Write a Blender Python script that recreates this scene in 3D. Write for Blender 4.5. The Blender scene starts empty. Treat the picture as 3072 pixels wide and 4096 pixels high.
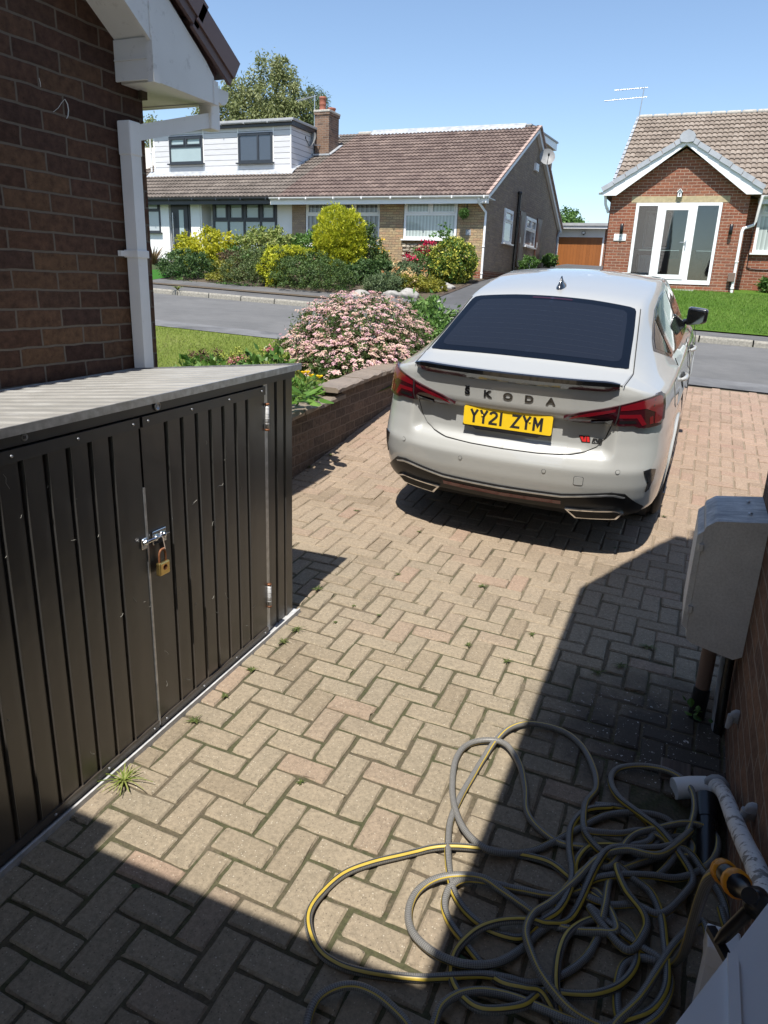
import bpy, bmesh, math, random
import numpy as np
from mathutils import Vector, Matrix
random.seed(7); RNG = np.random.default_rng(7)
S = bpy.context.scene; COL = S.collection
PI = math.pi
# ------------------------------------------------------------------ tagging
ORIG = {}
def tag(o, label, cat, group=None):
    o['label'] = label; o['category'] = cat
    if group: o['group'] = group
    return o
def thing(name, label, cat, loc=(0, 0, 0), group=None):
    o = bpy.data.objects.new(name, None); COL.objects.link(o)
    o.empty_display_size = .1
    o.location = loc; ORIG[o] = Vector(loc)
    return tag(o, label, cat, group)
def mesh_obj(name, verts, faces, mats, parent=None, fmat=None, smooth=False, uv=None, attr=None, loc=None):
    """verts in world coordinates (or car-local when loc=0-vector given)"""
    off = Vector((0, 0, 0))
    if parent is not None: off = ORIG[parent]
    if loc is not None: off = Vector(loc)
    V = np.asarray(verts, float).reshape(-1, 3) - np.array(off)
    me = bpy.data.meshes.new(name)
    me.from_pydata(V.tolist(), [], faces if isinstance(faces, list) else faces.tolist())
    for m in (mats if isinstance(mats, (list, tuple)) else [mats]): me.materials.append(m)
    if fmat is not None: me.polygons.foreach_set('material_index', np.asarray(fmat, np.int32))
    if smooth is True: me.polygons.foreach_set('use_smooth', np.ones(len(me.polygons), bool))
    elif smooth is not False: me.polygons.foreach_set('use_smooth', np.asarray(smooth, bool))
    if uv is not None:
        l = me.uv_layers.new(name='UVMap'); l.data.foreach_set('uv', np.asarray(uv, np.float32).ravel())
    if attr is not None:                       # one float per face -> 'var'
        a = me.attributes.new('var', 'FLOAT', 'FACE'); a.data.foreach_set('value', np.asarray(attr, np.float32))
    me.update()
    o = bpy.data.objects.new(name, me); COL.objects.link(o)
    if parent is not None: o.parent = parent; ORIG[o] = off
    else:
        o.location = off; ORIG[o] = off
    return o
class MB:
    """collects shapes, then links them as ONE mesh object"""
    def __init__(s): s.v = []; s.f = []; s.m = []; s.sm = []
    def add(s, vs, fs, m=0, sm=False):
        n = len(s.v); s.v += [tuple(p) for p in vs]; s.f += [tuple(i + n for i in f) for f in fs]
        s.m += [m] * len(fs); s.sm += [sm] * len(fs); return s
    def box(s, x0, x1, y0, y1, z0, z1, m=0, bev=0):
        if bev <= 0:
            v = [(x, y, z) for z in (z0, z1) for y in (y0, y1) for x in (x0, x1)]
            return s.add(v, [(0, 2, 3, 1), (4, 5, 7, 6), (0, 1, 5, 4), (2, 6, 7, 3), (0, 4, 6, 2), (1, 3, 7, 5)], m)
        bm = bmesh.new(); bmesh.ops.create_cube(bm, size=1)
        for q in bm.verts: q.co = ((x0 + x1) / 2 + q.co.x * (x1 - x0), (y0 + y1) / 2 + q.co.y * (y1 - y0), (z0 + z1) / 2 + q.co.z * (z1 - z0))
        bmesh.ops.bevel(bm, geom=bm.edges[:], offset=bev, segments=2, affect='EDGES', profile=.5)
        bm.verts.index_update(); s.add([q.co[:] for q in bm.verts], [[q.index for q in f.verts] for f in bm.faces], m); bm.free(); return s
    def prism(s, poly, a0, a1, axis='x', m=0):
        """poly of 2-D points extruded along axis"""
        def P(p, a):
            return (a, p[0], p[1]) if axis == 'x' else (p[0], a, p[1]) if axis == 'y' else (p[0], p[1], a)
        n = len(poly); v = [P(p, a0) for p in poly] + [P(p, a1) for p in poly]
        return s.add(v, [tuple(range(n))[::-1], tuple(range(n, 2 * n))] + [(i, (i + 1) % n, (i + 1) % n + n, i + n) for i in range(n)], m)
    def slab(s, a, b, w, t, m=0):
        """bar from a to b, width w (horizontal sideways) and thickness t"""
        a = Vector(a); b = Vector(b); d = (b - a).normalized(); up = Vector((0, 0, 1)) if abs(d.z) < .95 else Vector((0, 1, 0))
        r = d.cross(up).normalized() * w / 2; u = r.cross(d).normalized() * t / 2
        v = [p + i * r + j * u for p in (a, b) for (i, j) in ((-1, -1), (1, -1), (1, 1), (-1, 1))]
        return s.add(v, [(0, 3, 2, 1), (4, 5, 6, 7), (0, 1, 5, 4), (1, 2, 6, 5), (2, 3, 7, 6), (3, 0, 4, 7)], m)
    def tube(s, pts, r, n=8, m=0, cap=True):
        pts = [Vector(p) for p in pts]; rs = r if isinstance(r, (list, tuple)) else [r] * len(pts)
        vs = []; prev = None
        for i, p in enumerate(pts):
            d = (pts[min(i + 1, len(pts) - 1)] - pts[max(i - 1, 0)]).normalized()
            if prev is None: a = d.orthogonal().normalized()
            else: a = (prev - d * prev.dot(d)).normalized()
            prev = a; b = d.cross(a)
            vs += [p + rs[i] * (math.cos(2 * PI * k / n) * a + math.sin(2 * PI * k / n) * b) for k in range(n)]
        fs = [(i * n + k, i * n + (k + 1) % n, (i + 1) * n + (k + 1) % n, (i + 1) * n + k) for i in range(len(pts) - 1) for k in range(n)]
        s.add(vs, fs, m, True)
        if cap:
            q = len(pts) - 1
            s.add(vs[:n], [tuple(range(n))[::-1]], m); s.add(vs[q * n:], [tuple(range(n))], m)
        return s
    def lathe(s, prof, c, axis='z', n=20, m=0, sm=True):
        """prof of (r, h)"""
        vs = []
        for r, h in prof:
            for k in range(n):
                a = 2 * PI * k / n; u, w = r * math.cos(a), r * math.sin(a)
                vs.append((c[0] + u, c[1] + w, c[2] + h) if axis == 'z' else (c[0] + h, c[1] + u, c[2] + w) if axis == 'x' else (c[0] + u, c[1] + h, c[2] + w))
        fs = [(i * n + k, i * n + (k + 1) % n, (i + 1) * n + (k + 1) % n, (i + 1) * n + k) for i in range(len(prof) - 1) for k in range(n)]
        if prof[0][0] > 1e-6: fs.append(tuple(range(n))[::-1])
        if prof[-1][0] > 1e-6: fs.append(tuple(range((len(prof) - 1) * n, len(prof) * n)))
        return s.add(vs, fs, m, sm)
    def tf(s, fn): s.v = [tuple(fn(*p)) for p in s.v]; return s
    def build(s, name, mat, parent=None, loc=None):
        o = mesh_obj(name, s.v, s.f, mat, parent, s.m, s.sm, loc=loc)
        bm = bmesh.new(); bm.from_mesh(o.data); bmesh.ops.recalc_face_normals(bm, faces=bm.faces); bm.to_mesh(o.data); bm.free()
        return o
def crom(P, n=8, closed=False):
    P = [np.array(p, float) for p in P]; N = len(P); out = []
    for i in range(N if closed else N - 1):
        if closed: a, b, c, d = P[i - 1], P[i], P[(i + 1) % N], P[(i + 2) % N]
        else: a, b, c, d = P[max(i - 1, 0)], P[i], P[i + 1], P[min(i + 2, N - 1)]
        for k in range(n):
            t = k / n
            out.append(.5 * (2 * b + (c - a) * t + (2 * a - 5 * b + 4 * c - d) * t * t + (3 * b - a - 3 * c + d) * t ** 3))
    if not closed: out.append(P[-1])
    return out
# ------------------------------------------------------------------ materials
class NT:
    def __init__(s, name):
        s.mat = bpy.data.materials.new(name); s.mat.use_nodes = True; s.t = s.mat.node_tree; s.N = s.t.nodes
        s.b = s.N['Principled BSDF']; s.out = s.N['Material Output']
    def n(s, t, **k):
        x = s.N.new(t)
        for a, v in k.items():
            if a.startswith('i_'): x.inputs[a[2:].replace('_', ' ')].default_value = v
            else: setattr(x, a, v)
        return x
    def l(s, a, b): s.t.links.new(a, b)
    def pos(s): return s.n('ShaderNodeNewGeometry').outputs['Position']
    def noise(s, vec, scale, detail=4, rough=.55, dist=0):
        x = s.n('ShaderNodeTexNoise'); x.inputs['Scale'].default_value = scale; x.inputs['Detail'].default_value = detail
        x.inputs['Roughness'].default_value = rough; x.inputs['Distortion'].default_value = dist
        if vec is not None: s.l(vec, x.inputs['Vector'])
        return x.outputs['Fac']
    def ramp(s, fac, stops):
        r = s.n('ShaderNodeValToRGB'); e = r.color_ramp.elements
        while len(e) < len(stops): e.new(.5)
        for k, (p, c) in enumerate(stops):
            e[k].position = p; e[k].color = (*c, 1) if len(c) == 3 else c
        s.l(fac, r.inputs['Fac']); return r.outputs['Color']
    def mix(s, fac, a, b, mode='MIX'):
        m = s.n('ShaderNodeMix', data_type='RGBA', blend_type=mode)
        for v, i in ((fac, 0), (a, 6), (b, 7)):
            if hasattr(v, 'node'): s.l(v, m.inputs[i])
            else: m.inputs[i].default_value = v if i == 0 else ((*v, 1) if len(v) == 3 else v)
        return m.outputs[2]
    def math(s, op, a, b=0.):
        m = s.n('ShaderNodeMath', operation=op)
        for v, i in ((a, 0), (b, 1)):
            if hasattr(v, 'node'): s.l(v, m.inputs[i])
            else: m.inputs[i].default_value = v
        return m.outputs[0]
    def bump(s, h, dist=.01, strength=.5):
        b = s.n('ShaderNodeBump'); b.inputs['Strength'].default_value = strength; b.inputs['Distance'].default_value = dist
        s.l(h, b.inputs['Height']); s.l(b.outputs[0], s.b.inputs['Normal'])
    def set(s, **k):
        for a, v in k.items():
            i = s.b.inputs[a.replace('_', ' ')]
            if hasattr(v, 'node'): s.l(v, i)
            else: i.default_value = (*v, 1) if isinstance(v, tuple) and len(v) == 3 else v
        return s
def plain(name, col, rough=.5, metal=0., coat=0., var=.12, vs=6., spec=.5):
    """plain surface with a little real unevenness of colour and gloss"""
    t = NT(name); p = t.pos(); f = t.noise(p, vs, 5)
    c0 = tuple(x * (1 - var) for x in col); c1 = tuple(min(1, x * (1 + var)) for x in col)
    t.set(Base_Color=t.ramp(f, [(.3, c0), (.7, c1)]), Metallic=metal, Coat_Weight=coat, Coat_Roughness=.04)
    t.set(Roughness=t.math('ADD', t.math('MULTIPLY', f, .2), rough - .1)); t.b.inputs['Specular IOR Level'].default_value = spec
    return t.mat
def facing_uv(t):
    """(horizontal, height) coordinates for an upright wall, whichever way it faces"""
    g = t.n('ShaderNodeNewGeometry'); sp = t.n('ShaderNodeSeparateXYZ'); t.l(g.outputs['Position'], sp.inputs[0])
    sn = t.n('ShaderNodeSeparateXYZ'); t.l(g.outputs['True Normal'], sn.inputs[0])
    fx = t.math('GREATER_THAN', t.math('ABSOLUTE', sn.outputs[0]), .7)
    h = t.math('ADD', t.math('MULTIPLY', sp.outputs[1], fx), t.math('MULTIPLY', sp.outputs[0], t.math('SUBTRACT', 1., fx)))
    c = t.n('ShaderNodeCombineXYZ'); t.l(h, c.inputs[0]); t.l(sp.outputs[2], c.inputs[1]); return c.outputs[0], sp
def brick(name, cols, mortar, bw=.225, bh=.075, mort=.011, rough=.85, speck=(.02, .015, .012), seedoff=(0, 0), warp=.004, stain=None):
    t = NT(name); uv, sp = facing_uv(t)
    mp = t.n('ShaderNodeMapping'); mp.inputs['Location'].default_value = (seedoff[0], seedoff[1], 0); t.l(uv, mp.inputs[0])
    w = t.n('ShaderNodeTexNoise'); w.inputs['Scale'].default_value = 9; t.l(uv, w.inputs['Vector'])
    vm = t.n('ShaderNodeVectorMath', operation='SCALE'); vm.inputs['Scale'].default_value = warp * 2; t.l(w.outputs['Color'], vm.inputs[0])
    va = t.n('ShaderNodeVectorMath', operation='ADD'); t.l(mp.outputs[0], va.inputs[0]); t.l(vm.outputs[0], va.inputs[1])
    b = t.n('ShaderNodeTexBrick', offset=.5); t.l(va.outputs[0], b.inputs['Vector'])
    b.inputs['Scale'].default_value = 1; b.inputs['Brick Width'].default_value = bw; b.inputs['Row Height'].default_value = bh
    b.inputs['Mortar Size'].default_value = mort / 2; b.inputs['Mortar Smooth'].default_value = .25; b.inputs['Bias'].default_value = 0
    b.inputs['Color1'].default_value = (0, 0, 0, 1); b.inputs['Color2'].default_value = (1, 1, 1, 1); b.inputs['Mortar'].default_value = (.5, .5, .5, 1)
    c = t.ramp(b.outputs['Color'], [(i / (len(cols) - 1), cc) for i, cc in enumerate(cols)])
    f = t.noise(uv, 28, 6, .65); c = t.mix(.75, c, t.ramp(f, [(.3, (.40, .40, .40)), (.7, (1.4, 1.4, 1.4))]), 'MULTIPLY')
    pits = t.noise(uv, 130, 2); c = t.mix(t.ramp(pits, [(.66, (0, 0, 0)), (.72, (.8, .8, .8))]), c, speck)
    big = t.noise(uv, .7, 3); c = t.mix(.35, c, t.ramp(big, [(.35, (.7, .7, .7)), (.65, (1.2, 1.2, 1.2))]), 'MULTIPLY')
    mn = t.noise(uv, 40, 4); mc = t.mix(mn, tuple(x * .7 for x in mortar), mortar)
    c = t.mix(b.outputs['Fac'], c, mc)
    t.set(Base_Color=c, Roughness=rough); t.b.inputs['Specular IOR Level'].default_value = .25
    h = t.math('SUBTRACT', t.math('MULTIPLY', t.math('ADD', f, t.math('MULTIPLY', pits, .6)), .45), b.outputs['Fac']); t.bump(h, .008, 1.)
    return t.mat
M = {}
def attr_ramp(name, stops, rough=.6, trans=0., spec=.3, noise=None, sheen=0):
    t = NT(name); a = t.n('ShaderNodeAttribute', attribute_name='var', attribute_type='GEOMETRY')
    c = t.ramp(a.outputs['Fac'], stops)
    if noise:
        c = t.mix(.5, c, t.ramp(t.noise(t.pos(), noise, 5, .6), [(.3, (.5, .5, .5)), (.7, (1.3, 1.3, 1.3))]), 'MULTIPLY')
    t.set(Base_Color=c, Roughness=rough); t.b.inputs['Specular IOR Level'].default_value = spec
    if trans:
        d = t.n('ShaderNodeBsdfTranslucent'); t.l(c, d.inputs['Color']); mx = t.n('ShaderNodeMixShader'); mx.inputs[0].default_value = trans
        t.l(t.b.outputs[0], mx.inputs[1]); t.l(d.outputs[0], mx.inputs[2]); t.l(mx.outputs[0], t.out.inputs['Surface'])
    return t.mat
# walls
M['brick_old'] = brick('dark_weathered_brick', [(.052, .027, .020), (.095, .050, .031), (.065, .036, .027), (.125, .070, .039), (.08, .042, .031), (.105, .058, .035)], (.17, .14, .11), .236, .0787, .011, .9, (.02, .012, .01), warp=.006)
M['brick_red'] = brick('red_brick', [(.22, .075, .045), (.30, .115, .065), (.20, .085, .055), (.27, .09, .05)], (.50, .38, .29), mort=.013)
M['brick_buff'] = brick('buff_brick', [(.42, .30, .17), (.50, .38, .22), (.36, .27, .17), (.46, .29, .17), (.44, .34, .20)], (.20, .16, .11), mort=.009)
M['brick_brown'] = brick('brown_gable_brick', [(.34, .255, .18), (.42, .32, .22), (.37, .28, .21), (.31, .235, .18)], (.33, .27, .21), mort=.009)
M['brick_garden'] = brick('garden_wall_brick', [(.12, .092, .076), (.17, .128, .102), (.10, .08, .068), (.15, .11, .088)], (.23, .19, .16), .225, .078, .012, .9, warp=.008)
M['brick_chimney'] = brick('chimney_brick', [(.17, .105, .075), (.25, .155, .105), (.12, .08, .06)], (.36, .31, .26))
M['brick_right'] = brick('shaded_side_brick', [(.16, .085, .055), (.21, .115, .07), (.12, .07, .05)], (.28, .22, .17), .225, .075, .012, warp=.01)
M['render_white'] = plain('white_render', (.80, .80, .79), .85, var=.04, vs=2)
M['upvc'] = plain('white_upvc', (.80, .80, .80), .35, var=.03, vs=3)
M['upvc_old'] = None
def dirty_white(name, base, dirt, amount=.55, vs=14):
    t = NT(name); p = t.pos(); f = t.noise(p, vs, 8, .7); g = t.noise(p, 1.7, 4)
    c = t.mix(t.math('MULTIPLY', t.ramp(f, [(amount, (0, 0, 0)), (amount + .18, (1, 1, 1))]), .6), base, dirt)
    c = t.mix(.5, c, t.ramp(g, [(.3, (.72, .72, .7)), (.7, (1.1, 1.1, 1.1))]), 'MULTIPLY')
    t.set(Base_Color=c, Roughness=.5); t.bump(f, .002, .2); return t.mat
M['upvc_old'] = dirty_white('weathered_white_upvc', (.74, .74, .72), (.28, .27, .24), .58)
M['pipe_white'] = dirty_white('weathered_downpipe', (.80, .80, .79), (.36, .35, .32), .62, 30)
M['anthracite'] = plain('anthracite_frame', (.028, .033, .042), .4, var=.1)
M['black_pl'] = plain('black_plastic', (.012, .012, .014), .35, var=.2)
M['brown_verge'] = dirty_white('brown_verge_cap', (.13, .082, .078), (.17, .16, .14), .62, 22)
M['lead'] = plain('lead_flashing', (.42, .44, .46), .45, metal=.3, var=.2)
M['felt'] = plain('grey_flat_roof', (.34, .35, .36), .7, var=.12)
M['stone_lintel'] = plain('stone_lintel', (.40, .33, .20), .85, var=.18, vs=12)
M['grey_ridge'] = plain('grey_dry_verge', (.34, .36, .39), .6, var=.1)
M['door_red'] = plain('brown_timber_door', (.10, .035, .02), .45, var=.2)
M['terracotta'] = plain('terracotta', (.27, .09, .055), .7, var=.2)
M['concrete'] = plain('concrete', (.40, .38, .34), .85, var=.22, vs=18)
M['dish'] = plain('dish_grey', (.22, .225, .23), .55)
M['alu'] = plain('aluminium', (.55, .56, .57), .35, metal=.9, var=.15, vs=20)
M['rust'] = plain('rusty_steel', (.22, .09, .04), .6, metal=.4, var=.4, vs=40)
M['brass'] = plain('brass', (.62, .45, .17), .3, metal=.95, var=.15, vs=30)
M['chrome'] = plain('chrome', (.75, .75, .76), .14, metal=1., var=.03)
M['rubber'] = plain('tyre_rubber', (.016, .016, .017), .75, var=.2, vs=30)
M['pipe_black'] = plain('black_pipe', (.015, .015, .016), .3, var=.2)
def glass_pane(name, tint, rough=.03, stripes=0, amp=.5):
    """window glass in front of pale blinds or curtains: a glossy coat over the cloth"""
    t = NT(name); g = t.n('ShaderNodeNewGeometry'); sp = t.n('ShaderNodeSeparateXYZ'); t.l(g.outputs['Position'], sp.inputs[0])
    if stripes:
        h = t.math('ADD', sp.outputs[0], sp.outputs[1])
        s = t.math('FRACT', t.math('MULTIPLY', h, stripes)); s = t.math('POWER', s, 1.6)
        c = t.mix(s, tuple(x * (1 - amp) for x in tint), tint)
    else: c = t.mix(t.noise(g.outputs['Position'], 2.2, 3), tuple(x * .8 for x in tint), tint)
    t.set(Base_Color=c, Roughness=.6, Coat_Weight=1., Coat_Roughness=rough, Coat_IOR=1.6); return t.mat
M['pane_blind'] = glass_pane('pane_with_vertical_blinds', (.52, .60, .58), .03, 9, .45)
M['pane_frost'] = glass_pane('pane_frosted', (.36, .45, .46))
M['pane_sheer'] = glass_pane('pane_with_sheer_curtain', (.46, .50, .53))
M['pane_curtain'] = glass_pane('pane_with_curtains', (.30, .33, .36), .03, 6, .85)
M['pane_sky'] = glass_pane('pane_dark', (.045, .06, .085), .02)
def clear_glass():
    t = NT('clear_glass'); t.N.remove(t.b)
    tr = t.n('ShaderNodeBsdfTransparent'); tr.inputs[0].default_value = (.72, .78, .80, 1)
    gl = t.n('ShaderNodeBsdfGlossy'); gl.inputs['Roughness'].default_value = .02; fr = t.n('ShaderNodeFresnel'); fr.inputs[0].default_value = 1.5
    k = t.math('ADD', t.math('MULTIPLY', fr.outputs[0], 1.), .06)
    mx = t.n('ShaderNodeMixShader'); t.l(k, mx.inputs[0]); t.l(tr.outputs[0], mx.inputs[1]); t.l(gl.outputs[0], mx.inputs[2]); t.l(mx.outputs[0], t.out.inputs['Surface']); return t.mat
M['glass'] = clear_glass()
def boards(name, col, pitch, axis, gap=.09, depth=.01, var=.12, rough=.5, grain=True):
    t = NT(name); uv, sp = facing_uv(t); s2 = t.n('ShaderNodeSeparateXYZ'); t.l(uv, s2.inputs[0])
    q = t.math('MULTIPLY', s2.outputs[0 if axis == 'v' else 1], 1 / pitch); f = t.math('FRACT', q); i = t.math('FLOOR', q)
    wn = t.n('ShaderNodeTexWhiteNoise', noise_dimensions='1D'); t.l(i, wn.inputs['W'])
    c = t.mix(wn.outputs['Value'], tuple(x * (1 - var) for x in col), tuple(x * (1 + var) for x in col))
    mp = t.n('ShaderNodeMapping'); mp.inputs['Scale'].default_value = (60, 3, 1) if axis == 'v' else (3, 60, 1); t.l(uv, mp.inputs[0])
    if grain: c = t.mix(.35, c, t.ramp(t.noise(mp.outputs[0], 1, 4), [(.3, (.6, .6, .6)), (.7, (1.25, 1.25, 1.25))]), 'MULTIPLY')
    g = t.math('LESS_THAN', f, gap); c = t.mix(t.math('MULTIPLY', g, .75), c, tuple(x * .25 for x in col))
    t.set(Base_Color=c, Roughness=rough); t.bump(t.math('SUBTRACT', 1., g), depth, .6); return t.mat
M['clad'] = boards('pale_cladding', (.60, .60, .62), .185, 'h', .11, .02, .03, .6)
M['garage_wood'] = boards('golden_oak_door', (.30, .105, .028), .15, 'v', .04, .01, .10, .4)
def stone_clad():
    t = NT('rough_stone_cladding'); uv, sp = facing_uv(t); mp = t.n('ShaderNodeMapping'); mp.inputs['Scale'].default_value = (3.2, 9, 1); t.l(uv, mp.inputs[0])
    v = t.n('ShaderNodeTexVoronoi', feature='F1'); t.l(mp.outputs[0], v.inputs['Vector']); v.inputs['Scale'].default_value = 1
    e = t.n('ShaderNodeTexVoronoi', feature='DISTANCE_TO_EDGE'); t.l(mp.outputs[0], e.inputs['Vector']); e.inputs['Scale'].default_value = 1
    sc = t.n('ShaderNodeSeparateColor'); t.l(v.outputs['Color'], sc.inputs[0])
    c = t.ramp(sc.outputs[0], [(0, (.40, .30, .18)), (.5, (.55, .45, .30)), (1, (.48, .42, .33))])
    c = t.mix(t.ramp(e.outputs['Distance'], [(.03, (1, 1, 1)), (.12, (0, 0, 0))]), c, (.10, .08, .05))
    f = t.noise(uv, 25, 6); c = t.mix(.5, c, t.ramp(f, [(.3, (.6, .6, .6)), (.7, (1.2, 1.2, 1.2))]), 'MULTIPLY')
    t.set(Base_Color=c, Roughness=.9); t.bump(t.math('ADD', t.math('MULTIPLY', e.outputs['Distance'], 1.5), f), .03, 1.); return t.mat
M['stone'] = stone_clad()
# ground surfaces
def asphalt(name, col, dark, sc=260, patch=.5):
    t = NT(name); p = t.pos(); f = t.noise(p, sc, 3, .7); g = t.noise(p, patch, 6, .6, .6); h = t.noise(p, 5, 5)
    c = t.mix(f, tuple(x * .55 for x in col), tuple(x * 1.5 for x in col)); c = t.mix(t.ramp(g, [(.42, (0, 0, 0)), (.62, (1, 1, 1))]), c, dark)
    c = t.mix(.4, c, t.ramp(h, [(.3, (.75, .75, .75)), (.7, (1.2, 1.2, 1.2))]), 'MULTIPLY')
    t.set(Base_Color=c, Roughness=.85); t.bump(f, .004, .5); return t.mat
M['road'] = asphalt('road_asphalt', (.128, .126, .123), (.106, .105, .103))
M['gutter'] = asphalt('patched_road_edge', (.15, .15, .152), (.09, .09, .092), patch=1.3)
M['pavement'] = asphalt('pavement_asphalt', (.115, .112, .11), (.085, .083, .082), 200, 1.1)
M['drive_asphalt'] = asphalt('driveway_asphalt', (.085, .086, .09), (.07, .07, .072), 200, .8)
M['kerb'] = plain('concrete_kerb', (.25, .235, .20), .9, var=.3, vs=25)
def soil_mat(name, a, b, sc=12):
    t = NT(name); p = t.pos(); f = t.noise(p, sc, 8, .7); t.set(Base_Color=t.ramp(f, [(.3, a), (.7, b)]), Roughness=.95); t.bump(f, .03, .8); return t.mat
M['earth'] = soil_mat('earth', (.05, .035, .022), (.11, .085, .055))
M['joint'] = None
def joint_mat():
    t = NT('sand_and_moss_joints'); p = t.pos(); f = t.noise(p, 2.6, 6, .65); g = t.noise(p, 90, 4, .7)
    c = t.ramp(f, [(.36, (.115, .09, .06)), (.48, (.085, .07, .042)), (.57, (.058, .06, .025)), (.66, (.125, .10, .068))])
    sy = t.n('ShaderNodeSeparateXYZ'); t.l(p, sy.inputs[0])      # pale kiln-dried sand still fills the joints of the street half of the drive
    fill = t.ramp(t.math('ADD', t.math('MULTIPLY', sy.outputs[1], .2), t.math('MULTIPLY', t.noise(p, 1.1, 4), .5)), [(.93, (0, 0, 0)), (1.12, (1, 1, 1))]) if False else t.ramp(t.math('ADD', t.math('MULTIPLY', sy.outputs[1], .12), t.math('MULTIPLY', t.noise(p, 1.1, 4), .5)), [(.62, (0, 0, 0)), (.80, (1, 1, 1))])
    c = t.mix(t.math('MULTIPLY', fill, .85), c, (.25, .195, .14))
    c = t.mix(.7, c, t.ramp(g, [(.3, (.5, .5, .5)), (.7, (1.4, 1.4, 1.4))]), 'MULTIPLY')
    t.set(Base_Color=c, Roughness=.95); t.bump(g, .006, 1.); return t.mat
M['joint'] = joint_mat()
def paver_mat():
    t = NT('concrete_block_paver'); p = t.pos(); a = t.n('ShaderNodeAttribute', attribute_name='var', attribute_type='GEOMETRY')
    c = t.ramp(a.outputs['Fac'], [(0, (.222, .180, .128)), (.35, (.265, .218, .158)), (.7, (.245, .205, .150)), (1, (.28, .205, .152))])
    sp_ = t.n('ShaderNodeSeparateXYZ'); t.l(p, sp_.inputs[0])
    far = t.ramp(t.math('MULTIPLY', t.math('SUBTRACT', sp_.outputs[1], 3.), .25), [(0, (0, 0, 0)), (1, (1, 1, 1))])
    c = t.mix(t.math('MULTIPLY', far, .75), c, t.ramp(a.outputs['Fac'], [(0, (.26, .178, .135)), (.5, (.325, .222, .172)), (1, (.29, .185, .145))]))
    f = t.noise(p, 70, 8, .85); c = t.mix(.75, c, t.ramp(f, [(.32, (.45, .45, .45)), (.68, (1.4, 1.4, 1.4))]), 'MULTIPLY')
    g = t.noise(p, 2.2, 5, .6); c = t.mix(.4, c, t.ramp(g, [(.3, (.72, .74, .70)), (.7, (1.2, 1.18, 1.12))]), 'MULTIPLY')
    v = t.n('ShaderNodeTexVoronoi', feature='F1'); v.inputs['Scale'].default_value = 125; t.l(p, v.inputs['Vector'])
    sc = t.n('ShaderNodeSeparateColor'); t.l(v.outputs['Color'], sc.inputs[0])
    dot = t.math('MULTIPLY', t.math('LESS_THAN', v.outputs['Distance'], t.math('MULTIPLY', sc.outputs[1], .30)), t.math('GREATER_THAN', sc.outputs[0], .66))
    c = t.mix(t.math('MULTIPLY', dot, .62), c, (.52, .47, .38))
    v2 = t.math('MULTIPLY', t.math('LESS_THAN', v.outputs['Distance'], .25), t.math('LESS_THAN', sc.outputs[0], .2))
    c = t.mix(t.math('MULTIPLY', v2, .6), c, (.07, .055, .045))
    # soot and damp staining beside the house wall (a stain with its own outline)
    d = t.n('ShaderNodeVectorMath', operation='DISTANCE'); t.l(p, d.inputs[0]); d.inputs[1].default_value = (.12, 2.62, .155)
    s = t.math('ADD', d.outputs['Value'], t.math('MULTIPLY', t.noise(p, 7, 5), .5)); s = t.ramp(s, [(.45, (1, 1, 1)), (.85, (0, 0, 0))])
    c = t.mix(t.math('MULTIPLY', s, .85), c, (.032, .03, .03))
    wsp = t.math('MULTIPLY', t.math('GREATER_THAN', t.noise(p, 60, 3, .7), .66), t.ramp(t.math('ADD', d.outputs['Value'], t.math('MULTIPLY', t.noise(p, 9, 3), .3)), [(.4, (1, 1, 1)), (.62, (0, 0, 0))]))
    c = t.mix(t.math('MULTIPLY', wsp, .9), c, (.6, .59, .57))
    t.set(Base_Color=c, Roughness=.88); t.b.inputs['Specular IOR Level'].default_value = .3; t.bump(t.math('ADD', f, t.math('MULTIPLY', dot, .2)), .003, .55); return t.mat
M['paver'] = paver_mat()
def lawn_mat(name, a, b, c_):
    t = NT(name); p = t.pos(); f = t.noise(p, 60, 6, .75); g = t.noise(p, 1.4, 5, .6)
    c = t.ramp(f, [(.3, a), (.55, b), (.75, c_)]); c = t.mix(.45, c, t.ramp(g, [(.3, (.7, .75, .6)), (.7, (1.2, 1.15, 1.1))]), 'MULTIPLY')
    t.set(Base_Color=c, Roughness=.9); t.b.inputs['Specular IOR Level'].default_value = .15; t.bump(f, .03, 1.); return t.mat
M['lawn_near'] = lawn_mat('short_lawn', (.12, .17, .025), (.19, .24, .045), (.26, .27, .09))
M['lawn_far'] = lawn_mat('lush_lawn', (.05, .11, .012), (.09, .17, .022), (.14, .21, .04))
M['blade_near'] = attr_ramp('grass_blade', [(0, (.14, .20, .03)), (.5, (.22, .27, .055)), (1, (.33, .33, .13))], .6, .35)
M['blade_far'] = attr_ramp('lush_grass_blade', [(0, (.06, .14, .015)), (.5, (.11, .21, .03)), (1, (.19, .27, .06))], .6, .35)
M['turf'] = lawn_mat('artificial_turf', (.03, .11, .015), (.04, .15, .02), (.06, .18, .03))
M['hill'] = lawn_mat('distant_ground', (.05, .07, .03), (.06, .08, .035), (.08, .09, .05))
CAMC = np.array([0, 0, 1.8082]); CAMM = np.array([[0.917890842602267, 0.15201109961283032, -0.36656380980860404], [0.39517488220170466, -0.265785517427098, 0.8793150011246702], [0.03623828836699012, -0.9519719976556601, -0.30403306092549026]])
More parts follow.
